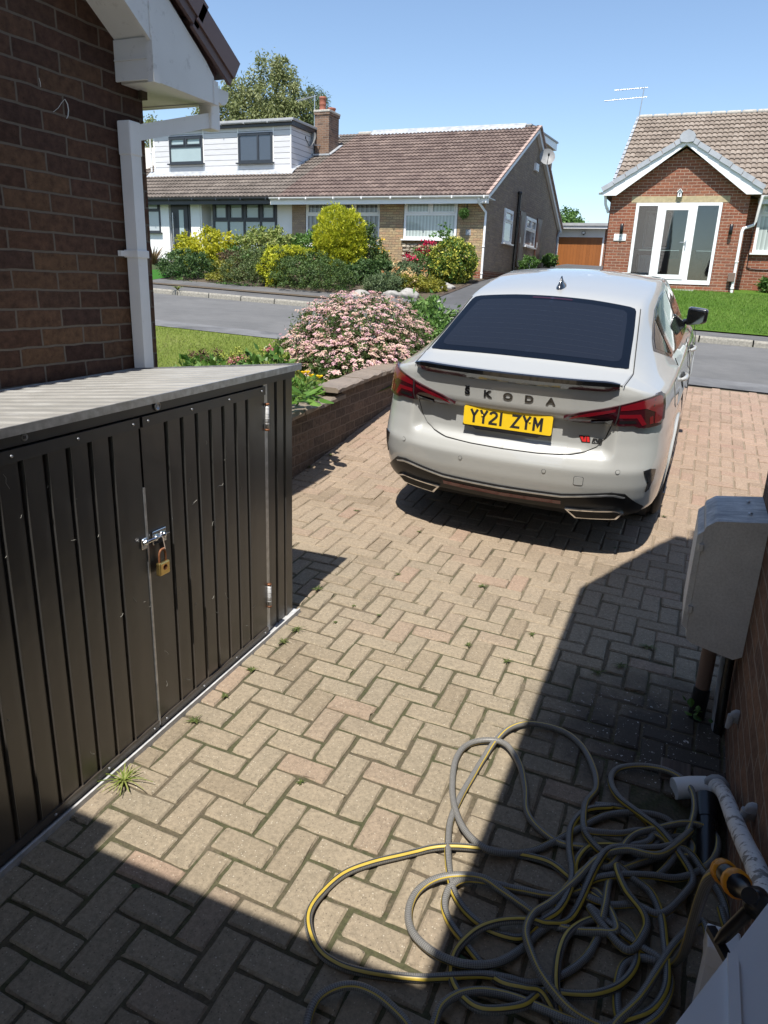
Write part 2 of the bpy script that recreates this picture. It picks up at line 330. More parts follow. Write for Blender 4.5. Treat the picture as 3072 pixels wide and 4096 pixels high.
# ------------------------------------------------------------------ lie of the land
GY = [-20, 4.4, 9.4, 14.98, 15.0, 16.6, 22.3, 36, 60, 140]
GZ = [-1.226, .270, .770, .965, 1.075, 1.09, 1.79, 2.75, 3.4, 4.0]
def sstep(a, b, x): t = np.clip((x - a) / (b - a), 0, 1); return t * t * (3 - 2 * t)
def G(x, y):
    return np.interp(y, GY, GZ) - .031 * np.clip(x, -60, 60) + .11 * sstep(-4.5, -2.8, x) * np.interp(y, [16.6, 21], [0, 1])
def LAWN(x, y): return .93 + .022 * (y - 9.) - .031 * (x + 5.4)
def sheet(name, xs, ys, zf, mat, kind='structure'):
    X, Y = np.meshgrid(xs, ys); Z = zf(X, Y); nx = len(xs)
    V = np.stack([X, Y, Z], -1).reshape(-1, 3)
    F = [(j * nx + i, j * nx + i + 1, (j + 1) * nx + i + 1, (j + 1) * nx + i) for j in range(len(ys) - 1) for i in range(nx - 1)]
    o = mesh_obj(name, V, F, mat, smooth=True)
    if kind: o['kind'] = kind
    return o
lin = np.linspace
def G_far(x, y):                                  # open country, kept below every sheet laid on it
    return G(x, y) - .10
sheet('ground', np.concatenate([lin(-400, -70, 6), lin(-60, 60, 41), lin(70, 400, 6)]), [-60, -20, -8, 4.4, 9.4, 14.9, 15.2, 16.6, 22.3, 30, 36, 48, 60, 90, 140, 260, 420], G_far, M['hill'])
sheet('road', lin(-45, 25, 71), lin(9.4, 14.95, 8), lambda x, y: G(x, y), M['road'])
sheet('road_edge_strip', lin(-45, 25, 71), lin(9.4, 10.15, 3), lambda x, y: G(x, y) + .004 + .01 * (y < 9.5), M['gutter'])
sheet('pavement', lin(-45, 25, 71), lin(15.12, 16.62, 4), lambda x, y: G(x, y) + .0, M['pavement'])
sheet('pavement', lin(-45, -6.55, 40), lin(16.58, 17.5, 4), lambda x, y: G(x, y) + .036 * (y > 16.6), M['pavement'])
k = MB()
for i in range(-48, 27):
    x0, x1 = i * .92 + .01, i * .92 + .905; dz = random.uniform(-.004, .004); drop = .07 if -7.2 < x0 < -3.4 else 0.
    v = []
    for x in (x0, x1):
        a = float(G(x, 15.01)) - drop + dz
        v += [(x, 14.95, float(G(x, 14.9)) - .1), (x, 14.965, a - .03), (x, 14.985, a + .004), (x, 15.12, a + .004), (x, 15.12, a - .2)]
    k.add(v, [(0, 1, 6, 5), (1, 2, 7, 6), (2, 3, 8, 7), (3, 4, 9, 8), (0, 4, 3, 2, 1), (5, 6, 7, 8, 9)])
o = k.build('kerb', M['kerb']); o['kind'] = 'structure'
sheet('garden_soil', lin(-14.9, -6.45, 20), lin(16.6, 22.8, 8), lambda x, y: G(x, y) + .03, M['earth'])
sheet('neighbour_driveway', lin(-6.3, -3.35, 6), lin(16.6, 36.5, 16), lambda x, y: G(x, y) + .012, M['drive_asphalt'])
k = MB()
for i in range(60):
    y0 = 16.65 + i * .1
    for xo in (-6.42,):
        z = float(G(xo, y0)); k.box(xo - .1, xo + .11, y0 + .004, y0 + .096, z - .05, z + .03 + random.uniform(-.004, .004))
o = k.build('driveway_edging', M['brick_garden']); o['kind'] = 'structure'
sheet('opposite_lawn', lin(-3.3, 14, 24), lin(16.6, 23.6, 12), lambda x, y: G(x, y) + .03, M['lawn_far'])
sheet('artificial_lawn', lin(-26, -14.6, 14), lin(16.6, 22.2, 8), lambda x, y: np.minimum(G(x, y), G(x, 19.0)) + .04, M['turf'])
sheet('front_lawn', lin(-22, -2.8, 30), np.append(lin(3.0, 9.2, 10), 9.4), lambda x, y: np.where(y > 9.3, G(x, y) + .005, LAWN(x, y)), M['lawn_near'])
# the far bank where the trees stand
def blades(name, n, xr, yr, zf, h, mat, keep=None, label=None):
    x = RNG.uniform(*xr, n); y = RNG.uniform(*yr, n)
    if keep is not None: m = keep(x, y); x, y = x[m], y[m]; n = len(x)
    z = zf(x, y); a = RNG.uniform(0, 2 * PI, n); hh = h * RNG.uniform(.5, 1.3, n); w = h * .13
    lx, ly = RNG.normal(0, .45, n) * hh, RNG.normal(0, .45, n) * hh
    V = np.stack([np.stack([x - w * np.cos(a), y - w * np.sin(a), z], -1), np.stack([x + w * np.cos(a), y + w * np.sin(a), z], -1), np.stack([x + lx, y + ly, z + hh], -1)], 1).reshape(-1, 3)
    F = np.arange(3 * n).reshape(-1, 3)
    pv = .5 + .25 * np.sin(x * 1.7 + y * .9) * np.sin(y * 1.3 - x * .6)
    o = mesh_obj(name, V, F, mat, attr=np.clip(pv + RNG.normal(0, .25, n), 0, 1)); o['kind'] = 'stuff'; o['category'] = 'grass'; o['label'] = label; return o
blades('lawn_grass', 90000, (-12, -2.85), (3.3, 9.36), LAWN, .028, M['blade_near'], label='short sunlit grass of the lawn behind the low brick wall', keep=lambda x, y: (x < -2.95))
blades('lawn_grass', 60000, (-3.2, 9), (16.66, 22.1), lambda x, y: G(x, y) + .03, .045, M['blade_far'], label='lush green grass sloping up to the red brick bungalow')
# ------------------------------------------------------------------ block paving
UX, UY, OX, OY = .0987, .0972, -.962, 2.144
def pave(x, y): return (x > -2.63 - .07 * max(0, y - 4) - .1) and x < 3.3 and -1.6 < y < 9.36 and not (x > .40 and y < 3.12) and not (.10 < x < .40 and 2.02 < y < 2.40)
pv, pf, pa = [], [], []
for kk in range(-140, 140):
    for mm in range(-60, 60):
        a, b = kk + 2 * mm, -kk + 2 * mm
        for (u0, u1, v0, v1) in ((a, a + 2, b - 1, b), (a - 1, a, b - 2, b)):
            x0, x1, y0, y1 = OX + u0 * UX, OX + u1 * UX, OY + v0 * UY, OY + v1 * UY
            if not pave((x0 + x1) / 2, (y0 + y1) / 2): continue
            cy_ = (y0 + y1) / 2
            g = (.0054 if cy_ < 3.4 else .0036) + random.uniform(-.001, .0015); ch = .006
            jx, jy, rz = random.gauss(0, .0014), random.gauss(0, .0014), random.gauss(0, .006)
            cx, cy = (x0 + x1) / 2 + jx, (y0 + y1) / 2 + jy; hx, hy = (x1 - x0) / 2 - g, (y1 - y0) / 2 - g
            tx, ty, tz = random.gauss(0, .006), random.gauss(0, .006), random.gauss(0, .0018)
            n = len(pv)
            near = cy_ < 4.6; ring = []
            for (sx, sy) in ((-1, -1), (1, -1), (1, 1), (-1, 1)):
                c = .0022 + abs(random.gauss(0, .0016)); ring += [(sx * hx, sy * (hy - c)), (sx * (hx - c), sy * hy)] if sx * sy > 0 else [(sx * (hx - c), sy * hy), (sx * hx, sy * (hy - c))]
                if near:
                    tx_, ty_ = {(-1, -1): ((-.33, -1), (.33, -1)), (1, -1): ((1, -.33), (1, .33)), (1, 1): ((.33, 1), (-.33, 1)), (-1, 1): ((-1, .33), (-1, -.33))}[(sx, sy)]
                    ring += [(tx_[0] * hx, tx_[1] * hy), (ty_[0] * hx, ty_[1] * hy)]
            m = len(ring)
            for (h, ins) in ((-.03, 0), (-.006, 0), (0, ch)):
                for (dx, dy) in ring:
                    e = random.gauss(0, .0013 if near else .0008) - (abs(random.gauss(0, .004)) if random.random() < .05 else 0)
                    l_ = math.hypot(dx, dy); kx, ky = (1 - (ins - e) / hx) , (1 - (ins - e) / hy); dx, dy = dx * kx, dy * ky
                    px, py = cx + dx - rz * dy, cy + dy + rz * dx
                    pv.append((px, py, float(np.interp(py, GY, GZ)) - .031 * px + h + tx * dx + ty * dy + tz))
            pf.append(tuple(range(n + 2 * m, n + 3 * m)))
            for q in range(m):
                r = (q + 1) % m
                pf.append((n + q, n + r, n + m + r, n + m + q)); pf.append((n + m + q, n + m + r, n + 2 * m + r, n + 2 * m + q))
            pa += [min(1, max(0, random.gauss(.45, .24)))] * (1 + 2 * m)
o = mesh_obj('driveway', pv, pf, M['paver'], attr=pa); o['kind'] = 'structure'
o = sheet('paving_joints', lin(-3.2, 3.4, 34), np.concatenate([lin(-1.7, 4.4, 20), lin(4.6, 9.4, 12)]), lambda x, y: G(x, y) - .0075 - .05 * ((x > .12) & (x < .39) & (y > 2.1) & (y < 2.36)), M['joint'])
# ------------------------------------------------------------------ low garden wall
def xw(y): return -2.665 - .076 * (y - 4.6)
gw = thing('garden_wall', 'low dark brick garden wall with stepped stone coping beside the parked car', 'wall', (xw(5), 5, .4))
def wall_piece(y0, y1, zt, x_in=.10):
    b = MB(); n = 6
    for i in range(n):
        a, c = y0 + (y1 - y0) * i / n, y0 + (y1 - y0) * (i + 1) / n
        for y in (a, c): pass
        v = [(xw(y) - d, y, z) for y in (a, c) for (d, z) in ((0, .05), (x_in, .05), (x_in, zt(y)), (0, zt(y)))]
        b.add(v, [(0, 4, 7, 3), (1, 2, 6, 5), (3, 7, 6, 2)] + ([(0, 3, 2, 1)] if i == 0 else []) + ([(4, 5, 6, 7)] if i == n - 1 else []))
    return b
zn = lambda y: .832 + .03 * (y - 4.67); zf2 = lambda y: .928 + .022 * (y - 5.4)
b1 = wall_piece(3.12, 5.52, zn); b1.build('brickwork', M['brick_garden'], gw)
wall_piece(5.521, 9.15, zf2).build('brickwork', M['brick_garden'], gw)
def coping(y0, y1, zf_, L=.62, w0=.035, w1=.19, th=.040):
    b = MB(); y = y0
    while y < y1 - .05:
        e = min(y + L - .008, y1); z = [zf_(y) + .002, zf_(e) + .002]
        t = th + random.uniform(-.004, .004); xo = random.uniform(-.006, .006)
        n = 7; P = []
        for i in range(n + 1):
            q = y + (e - y) * i / n; zz = zf_(q) + .003; j = lambda: random.gauss(0, .004)
            X0, X1 = xw(q) + w0 + xo, xw(q) - w1 + xo
            P += [(X0 + j(), q, zz), (X0 + j(), q, zz + t * .7 + j()), (X0 - .02, q, zz + t + j()), (X1 + .02, q, zz + t * 1.05 + j()), (X1, q, zz)]
        fs = []
        for i in range(n):
            for s in range(5): fs.append((i * 5 + s, i * 5 + (s + 1) % 5, (i + 1) * 5 + (s + 1) % 5, (i + 1) * 5 + s))
        fs += [(4, 3, 2, 1, 0), tuple(n * 5 + s for s in range(5))]
        b.add(P, fs); y += L
    return b
M['coping'] = dirty_white('weathered_coping_stone', (.235, .19, .15), (.11, .09, .075), .5, 30)
coping(3.12, 5.56, zn, .8).build('coping_stone', M['coping'], gw); coping(5.30, 9.2, zf2, .62, .055).build('coping_stone', M['coping'], gw)
# ------------------------------------------------------------------ house on the left, gable end towards the drive
XW = -2.62; YE = 3.085
lh = thing('brick_house', 'dark brown brick house with white boxed eaves behind the black metal shed', 'house', (XW - 3, 0, 0))
P0 = 33; tanp = math.tan(math.radians(34))
def roofz(y): return 2.79 + (3.36 - y) * tanp      # underside line of the verge
w = MB(); w.prism([(-9, -.6), (YE, -.3), (YE, 2.66), (2.93, 2.66), (2.93, 2.84), (-4, 2.84 + 6.93 * tanp), (-9, 5.)], XW - 7, XW, 'x')
w.build('wall', M['brick_old'], lh)
XB = -2.40
# verge: soffit boards, bargeboard, boxed end, brown dry-verge caps
s = MB(); s.prism([(2.93, 2.80), (2.93, 2.825), (-3, 2.825 + 5.93 * tanp), (-3, 2.80 + 5.93 * tanp)], XW, XB - .02, 'x')
for k in range(1, 9): s.box(XW, XB - .02, 2.93 - .3 * k - .004, 2.93 - .3 * k, 2.797 + .3 * k * tanp, 2.81 + .3 * k * tanp)
s; s.build('verge_soffit', M['upvc_old'], lh)
s = MB(); s.box(XW - 6, XB - .02, 2.95, 3.35, 2.634, 2.65); s.box(XW, XB - .015, 2.915, 2.925, 2.636, 2.80)
s.box(XW + .002, XB - .016, 2.909, 2.915, 2.716, 2.722); s.build('eaves_soffit', M['upvc_old'], lh)
s = MB(); s.box(XW - 6, XB - .2, 3.06, 3.10, 2.60, 2.634); s.build('wall_trim', M['earth'], lh)
f = MB(); f.prism([(2.915, 2.628), (3.36, 2.628), (3.36, 2.745), (3.30, 2.80), (-3, 2.80 + 6.3 * tanp), (-3, 2.775 + 5.915 * tanp), (2.915, 2.775)], XB - .02, XB, 'x')
f.box(XB - .03, XB + .006, 2.905, 2.945, 2.622, 2.80); f.box(XB - .001, XB + .005, 2.9, 2.94, 2.80, 3.2); f.box(XB - .03, XB + .006, 3.35, 3.385, 2.625, 2.73)
f.build('bargeboard', M['upvc_old'], lh)
f = MB(); f.box(XW - 6, XB - .03, 3.352, 3.37, 2.63, 2.78); f.build('fascia', M['upvc_old'], lh)
q = []
for i in range(14): 
    a = 2 * PI * (.5 + .5 * i / 13); q.append((3.44 + .055 * math.cos(a), 2.70 + .06 * math.sin(a)))
g = MB(); g.prism(q + [(3.49, 2.71), (3.385, 2.71)], XW - 6, XB - .01, 'x'); g.build('gutter', M['upvc_old'], lh)
cap = MB(); nrm = Vector((0, math.sin(math.radians(34)), math.cos(math.radians(34)))); dr = Vector((0, -math.cos(math.radians(34)), math.sin(math.radians(34))))
def verge_cap(i):
    L = .34; a = Vector((0, 3.475, roofz(3.475) + .045)) + dr * (i * (L - .035)) + nrm * (.012 * 1)
    lift0, lift1 = (.018, .0)
    P = []
    for (x0_, x1_, h0_, h1_) in ((XB - .16, XB + .040, -.022, .075), (XB + .012, XB + .030, -.062, -.022)):
        for (t, l) in ((0, lift0), (L, lift1)):
            for (x, h) in ((x0_, h0_), (x1_, h0_), (x1_, h1_), (x0_, h1_)):
                p = a + dr * t + nrm * (l + h); P.append((x, p.y, p.z))
    F_ = []
    for b0 in (0, 8): F_ += [(b0, b0 + 1, b0 + 5, b0 + 4), (b0 + 1, b0 + 2, b0 + 6, b0 + 5), (b0 + 2, b0 + 3, b0 + 7, b0 + 6), (b0 + 3, b0, b0 + 4, b0 + 7), (b0 + 3, b0 + 2, b0 + 1, b0), (b0 + 4, b0 + 5, b0 + 6, b0 + 7)]
    return P, F_
for i in range(9): c_ = MB(); c_.add(*verge_cap(i)); c_.build('verge_cap', M['brown_verge'], lh)
r = MB(); e = Vector((0, 3.46, roofz(3.46) + .07)); t_ = e + dr * 8
r.add([(x, p.y, p.z) for x in (XW - 7, XB - .05) for p in (e, t_, t_ - nrm * .05, e - nrm * .05)], [(0, 1, 2, 3), (4, 7, 6, 5), (0, 4, 5, 1), (3, 2, 6, 7), (0, 3, 7, 4), (1, 5, 6, 2)])
r.build('roof', M['brown_verge'], lh)
# its square downpipe with the swan neck
dp = thing('downpipe', 'square white downpipe with a swan neck at the corner of the dark brick house', 'downpipe', (XW + .04, 2.93, .4))
def sq_pipe(b, a, c, w_=.066): return b.slab(a, c, w_, w_)
d = MB(); sq_pipe(d, (XW + .045, 2.93, .35), (XW + .045, 2.93, 2.40)); d.build('pipe', M['pipe_white'], dp)
d = MB(); d.box(XW + .008, XW + .083, 2.892, 2.968, 2.33, 2.475, 0, .006); d.build('elbow', M['pipe_white'], dp)
d = MB(); d.slab((XW + .045, 2.94, 2.425), (-2.47, 3.40, 2.565), .064, .066); d.build('offset_pipe', M['pipe_white'], dp)
d = MB(); d.box(-2.505, -2.43, 3.37, 3.445, 2.52, 2.66, 0, .006); d.build('outlet', M['pipe_white'], dp)
d = MB(); d.box(XW, XW + .086, 2.889, 2.971, 1.88, 1.915, 0, .004); d.box(XW, XW + .02, 2.85, 2.889, 1.885, 1.91); d.build('bracket', M['pipe_white'], dp)
M['lime'] = plain('dried_white_splash', (.6, .6, .57), .9)
def wall_pt(x, y, off=.002): d = CAMM @ np.array([(x - 829.5) / 1550, (y - 1106) / 1550, 1.]); p = CAMC + d * ((XW + off - CAMC[0]) / d[0]); return tuple(p)
for pts, r in (([(140, 214), (146, 225), (148, 238), (147, 250), (144, 256)], .0022), ([(140, 214), (133, 222), (126, 233), (115, 242)], .0010), ([(84, 168), (87, 178), (88, 188)], .0013)):
    MB().tube([wall_pt(*q) for q in pts], [r * .6] + [r] * (len(pts) - 2) + [r * .7], 6).build('splash', M['lime'], lh)
# ------------------------------------------------------------------ own house on the right: wall, unseen roof shaped for its shadow, unseen canopy added overhead
oh = thing('brick_house', 'shaded brown brick house wall carrying the grey meter box', 'house', (.33, 0, 0))
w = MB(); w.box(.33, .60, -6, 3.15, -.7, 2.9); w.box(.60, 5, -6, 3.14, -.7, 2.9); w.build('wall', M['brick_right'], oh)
roofp = [(-.28, 2.90), (.05, 4.20), (.25, 4.85), (.36, 4.85), (.36, 5.15), (3., 5.4), (5.5, 2.9)]
w = MB(); w.prism(roofp, -6, 2.36, 'y'); w.build('roof', M['brown_verge'], oh)  # unseen; steep profile shaped to cast the slanting shadow edge on the drive
w = MB(); w.box(-2.5, 6, -1.25, .078, 2.30, 2.42); w.box(-2.5, -1.37, .078, .17, 2.30, 2.42); w.build('porch_roof', M['upvc'], oh)  # unseen canopy added to cast the near shadow; depth cut to admit skylight
# ------------------------------------------------------------------ building kit
M['tile_brown'] = attr_ramp('brown_roof_tile', [(0, (.115, .082, .072)), (.5, (.165, .122, .105)), (1, (.22, .165, .14))], .85, 0, .25, 9)
M['tile_tan'] = attr_ramp('tan_roof_tile', [(0, (.185, .15, .122)), (.5, (.25, .207, .17)), (1, (.31, .262, .22))], .85, 0, .25, 9)
M['tile_grey'] = attr_ramp('grey_brown_roof_tile', [(0, (.11, .092, .078)), (.5, (.155, .13, .112)), (1, (.20, .17, .145))], .85, 0, .25, 9)
def tiled(x0, x1, ye, ze, yr, zr, mat, name, parent, gauge=.34, tw=.30, amp=.034, step=.048, keep=None):
    """slope of interlocking tiles from the eave (ye, ze) up to the ridge (yr, zr); every course is a rolled strip lapping the one below"""
    L = math.hypot(yr - ye, zr - ze); dy, dz = (yr - ye) / L, (zr - ze) / L; ny, nz = -dz * (1 if dy > 0 else -1), abs(dy)
    if dy < 0: ny = dz
    n = int(round(L / gauge)); gauge = L / n; prof = [0, .08, .2, .36, .46, .5, .58, .7, .86, .96]
    hh = [0, .75, 1, .75, .1, 0, .75, 1, .75, .1]
    vs, fs, at_ = [], [], []
    xs = []; x = x0; k = 0
    while x < x1 - .02:
        for p_, h_ in zip(prof, hh):
            if x + p_ * tw < x1: xs.append((x + p_ * tw, h_, k))
        x += tw; k += 1
    xs.append((x1, 0, k - 1)); nx = len(xs)
    tv = RNG.normal(.45, .2, (n, k + 2)).clip(0, 1)
    for r in range(n):
        jig = random.gauss(0, .002); b = len(vs)
        for (s, lift) in ((r * gauge, -.01), (r * gauge - .001, step), ((r + 1) * gauge + .04, .004)):
            for (xx, h, kk) in xs:
                q = lift + (h * amp if lift > -.01 else h * amp * .4) + jig
                vs.append((xx, ye + dy * s + ny * q, ze + dz * s + nz * q))
        for j in range(2):
            for i in range(nx - 1):
                if keep is not None:
                    xm = (xs[i][0] + xs[i + 1][0]) / 2; sm = (r + .5) * gauge
                    if not keep(xm, ye + dy * sm): continue
                fs.append((b + j * nx + i, b + j * nx + i + 1, b + (j + 1) * nx + i + 1, b + (j + 1) * nx + i)); at_.append(tv[r, xs[i][2]])
    o = mesh_obj(name, vs, fs, mat, parent, attr=at_, smooth=False)
    return o
def south(y):                                     # facade towards us: a -> x, b -> out of the wall, z
    return lambda a, b, z: (a, y - b, z)
def east(x):                                      # gable side: a -> y
    return lambda a, b, z: (x + b, a, z)
def window(parent, tf, a0, a1, z0, z1, cols, fm, pm, trans=None, sill=True, tops=None, fw=.06, name='window', pm_top=None, sash=True, dep=.05):
    """frame (with mullions and opening lights) as the part, its panes and sill as sub-parts"""
    b = MB(); b.box(a0, a1, 0, dep, z0, z0 + fw); b.box(a0, a1, 0, dep, z1 - fw, z1); b.box(a0, a0 + fw, 0, dep, z0 + fw, z1 - fw); b.box(a1 - fw, a1, 0, dep, z0 + fw, z1 - fw)
    ed = [a0] + [a0 + (a1 - a0) * c for c in cols] + [a1]
    for e in ed[1:-1]: b.box(e - fw * .5, e + fw * .5, .001, dep - .003, z0 + fw, (trans if trans and tops is None else z1) - (0 if trans and tops is None else fw))
    panes = []
    if trans:
        b.box(a0 + fw, a1 - fw, .002, dep - .004, trans - fw * .5, trans + fw * .5)
        te = ed if tops is None else [a0] + [a0 + (a1 - a0) * c for c in tops] + [a1]
        for e in te[1:-1]: b.box(e - fw * .5, e + fw * .5, .003, dep - .002, trans + fw * .5, z1 - fw)
        for i in range(len(te) - 1):
            l, r = te[i] + (fw if i == 0 else fw * .5), te[i + 1] - (fw if i == len(te) - 2 else fw * .5); c0, c1 = trans + fw * .5, z1 - fw
            if sash:
                s = fw * .62
                for q in ((l, r, c0, c0 + s), (l, r, c1 - s, c1), (l, l + s, c0 + s, c1 - s), (r - s, r, c0 + s, c1 - s)): b.box(q[0], q[1], .004, dep + .018, q[2], q[3])
            panes.append((l, r, c0, c1, 1))
    for i in range(len(ed) - 1):
        panes.append((ed[i] + fw * .5, ed[i + 1] - fw * .5, z0 + fw * .6, (trans if trans else z1) - fw * .45, 0))
    f = b.tf(tf).build(name, fm, parent)
    for (l, r, c0, c1, tp) in panes:
        p = MB(); p.add([tf(l, .022, c0), tf(r, .022, c0), tf(r, .022, c1), tf(l, .022, c1), tf(l, .012, c0), tf(r, .012, c0), tf(r, .012, c1), tf(l, .012, c1)], [(0, 1, 2, 3), (4, 7, 6, 5), (0, 4, 5, 1), (2, 6, 7, 3), (0, 3, 7, 4), (1, 5, 6, 2)])
        p.build('pane', (pm_top or pm) if tp else pm, f)
    if sill:
        p = MB(); p.box(a0 - .06, a1 + .06, 0, .13, z0 - .045, z0 - .002).tf(tf); p.build('sill', fm, f)
    return f
def downpipe(label, pts, mat, r=.034, group=None, sq=False):
    t = thing('downpipe', label, 'downpipe', pts[-1], group)
    b = MB(); 
    if sq:
        for a, c in zip(pts[:-1], pts[1:]): b.slab(a, c, r * 2, r * 2)
    else: b.tube(pts, r, 10)
    b.build('pipe', mat, t)
    for f in (.45, .85):
        a, c = Vector(pts[-2]), Vector(pts[-1]); p = a.lerp(c, f); MB().lathe([(r + .008, -.02), (r + .01, 0), (r + .008, .02)], p, 'z', 10).build('bracket', mat, t)
    return t
def gutter(b, x0, x1, y, z, r=.06):
    q = [(y + r * math.cos(PI + PI * i / 10), z + r * math.sin(PI + PI * i / 10)) for i in range(11)]
    q += [(y + (r - .012) * math.cos(-PI * i / 10), z + (r - .012) * math.sin(-PI * i / 10)) for i in range(11)]
    b.prism(q, x0, x1, 'x')
    x = x0 + .4
    while x < x1: b.box(x - .02, x + .02, y - r - .006, y + r, z - r - .008, z + .004); x += 1.0
YF = 22.76; YEV, ZEV, YR, ZR, YB2, ZB2 = 22.35, 4.38, 28.6, 7.36, 34.85, 4.38; XG = -6.54; XP = -13.6; XL = -21.4
zg = lambda y: float(np.interp(y, [YEV, YR, YB2], [ZEV, ZR, ZB2]))
# ================= left half of the pair: white render, front dormer
A = thing('bungalow', 'white rendered bungalow with dark window frames and a flat-roofed cladded dormer', 'house', (XL, YF, 2.2))
w = MB(); w.box(XL, -18.42, YF, YF + .3, 1.6, 4.36); w.box(-17.45, -17.05, YF - .0, YF + .3, 1.6, 4.36); w.box(-18.42, -17.45, YF + .12, YF + .3, 1.6, 4.36)
w.box(-17.05, -16.98, YF + .02, YF + .62, 1.6, 4.36); w.box(-17.0, -13.4, YF + .55, YF + .8, 1.6, 4.36); w.box(-14.06, -13.4, YF + .25, YF + .55, 1.6, 4.36)
w.box(XL, XP, YF + .8, 34.3, 1.6, 4.3); w.build('wall', M['render_white'], A)
w = MB(); w.box(-13.385, -12.86, YF + .2, YF + .5, 1.6, 4.36); w.build('pier', M['brick_brown'], A)
window(A, south(YF + .02), -20.4, -18.8, 3.28, 4.36, [], M['anthracite'], M['pane_sheer'], 4.02, pm_top=M['pane_sheer'])
window(A, south(YF + .27), -16.66, -14.0, 2.45, 4.36, [.25, .5, .755], M['anthracite'], M['pane_frost'], 3.72, fw=.085, sash=True)
d = MB(); d.box(-18.36, -17.52, -.02, .05, 2.32, 4.36); d.box(-18.28, -17.6, .05, .075, 2.37, 4.28); dd = d.tf(south(YF + .1)).build('door', M['anthracite'], A)
d = MB(); d.box(-17.98, -17.78, .074, .082, 2.75, 4.05); d.tf(south(YF + .1)).build('pane', M['pane_frost'], dd)
d = MB(); d.tube([(-18.2, YF - .06, 2.6), (-18.2, YF - .06, 3.95)], .018, 8); d.slab((-18.2, YF + .03, 2.75), (-18.2, YF - .06, 2.75), .02, .02); d.slab((-18.2, YF + .03, 3.8), (-18.2, YF - .06, 3.8), .02, .02); d.build('handle', M['alu'], dd)
d = MB(); d.box(-18.6, -17.3, YF - .5, YF - .02, 2.0, 2.29); d.build('step', M['concrete'], A)
f = MB(); f.box(XL, -13.92, YEV + .06, YEV + .085, 4.19, 4.385); f.box(XL, -13.92, YEV + .085, YF + .6, 4.335, 4.355); f.build('fascia', M['anthracite'], A)
f = MB(); gutter(f, XL, -13.9, YEV - .01, 4.38); f.build('gutter', M['anthracite'], A)
DY = 24.6; zdb = zg(DY)
tiled(XL, XP, YEV, ZEV, YR, ZR, M['tile_grey'], 'roof', A, keep=lambda x, y: not (y > DY + .2 and -20.4 < x < -14.5) and not (26.35 < y < 26.95 and -14.25 < x < -13.7))
b = MB(); b.add([(XL, YR, ZR), (XP, YR, ZR), (XP, YB2, ZB2), (XL, YB2, ZB2), (XL, YR, ZR - .05), (XP, YR, ZR - .05), (XP, YB2, ZB2 - .05), (XL, YB2, ZB2 - .05)], [(0, 1, 2, 3), (7, 6, 5, 4), (0, 3, 7, 4), (1, 5, 6, 2), (2, 6, 7, 3)]); b.build('roof', M['concrete'], A)
# dormer
dm = MB(); dm.box(-20.5, -14.36, DY, 28.2, zdb - .3, 6.98); dorm = dm.build('dormer', M['clad'], A)
t = MB(); t.box(-20.62, -14.24, DY - .12, 28.4, 6.98, 7.12); t.build('fascia', M['anthracite'], dorm)
t = MB(); t.box(-20.66, -14.19, DY - .17, 28.5, 7.12, 7.20, 0, .01); gutter(t, -20.6, -14.25, DY - .19, 7.12, .05); t.build('flat_roof', M['felt'], dorm)
for x in (-20.44, -19.72, -18.14, -16.6, -15.1, -14.38): MB().box(x - .022, x + .022, DY - .012, DY, zdb, 6.98).build('corner_trim', M['render_white'], dorm)
t = MB(); t.add([(-20.7, DY - .25, zg(DY - .25) + .06), (-14.2, DY - .25, zg(DY - .25) + .06), (-14.2, DY - .003, zdb + .14), (-20.7, DY - .003, zdb + .14)], [(0, 1, 2, 3)])
for i in range(3): t.slab((-14.345 , DY + .1 + i * 1.2, zg(DY + .1 + i * 1.2) + .07), (-14.345, DY + 1.32 + i * 1.2, zg(DY + 1.32 + i * 1.2) + .07), .16, .02)
t.build('flashing', M['lead'], dorm)
window(A, south(DY - .004), -19.7, -18.16, 5.86, 6.8, [], M['anthracite'], M['pane_frost'], 6.44, tops=[.5], fw=.07, pm_top=M['pane_frost'])
window(A, south(DY - .004), -16.58, -15.12, 5.82, 6.80, [.58], M['anthracite'], M['pane_sky'], fw=.08)
downpipe('thin white downpipe at the left end of the cladded dormer', [(-20.62, DY - .2, 7.05), (-20.58, DY - .05, 6.8), (-20.58, DY - .05, 5.6)], M['pipe_white'], .035)
# chimney on the party wall
ch = MB(); ch.box(-14.28, -13.70, 26.2, 27.0, 5.9, 7.62); ch.box(-14.31, -13.67, 26.17, 27.03, 7.62, 7.70); ch = ch.build('chimney', M['brick_chimney'], A)
t = MB(); t.box(-14.33, -13.65, 26.15, 27.05, 7.70, 7.78, 0, .02); t.build('chimney_cap', M['concrete'], ch)
t = MB(); t.lathe([(.13, 0), (.145, .02), (.12, .06), (.115, .2), (.13, .22), (.12, .25), (.12, .4), (.135, .42), (.13, .48), (.10, .48), (.10, .3)], (-14.1, 26.45, 7.77), 'z', 16); t.build('chimney_pot', M['terracotta'], ch)
t = MB(); t.lathe([(.13, 0), (.14, .1), (.16, .12), (.155, .16), (.10, .16), (.1, .05)], (-13.88, 26.75, 7.77), 'z', 16); t.build('chimney_pot', M['terracotta'], ch)
t = MB(); t.slab((-13.66, 26.1, zg(26.1) + .09), (-13.66, 27.1, zg(27.1) + .09), .2, .02); t.slab((-14.3, 26.14, zg(26.1) + .1), (-13.62, 26.14, zg(26.1) + .1), .12, .06); t.build('flashing', M['lead'], ch)
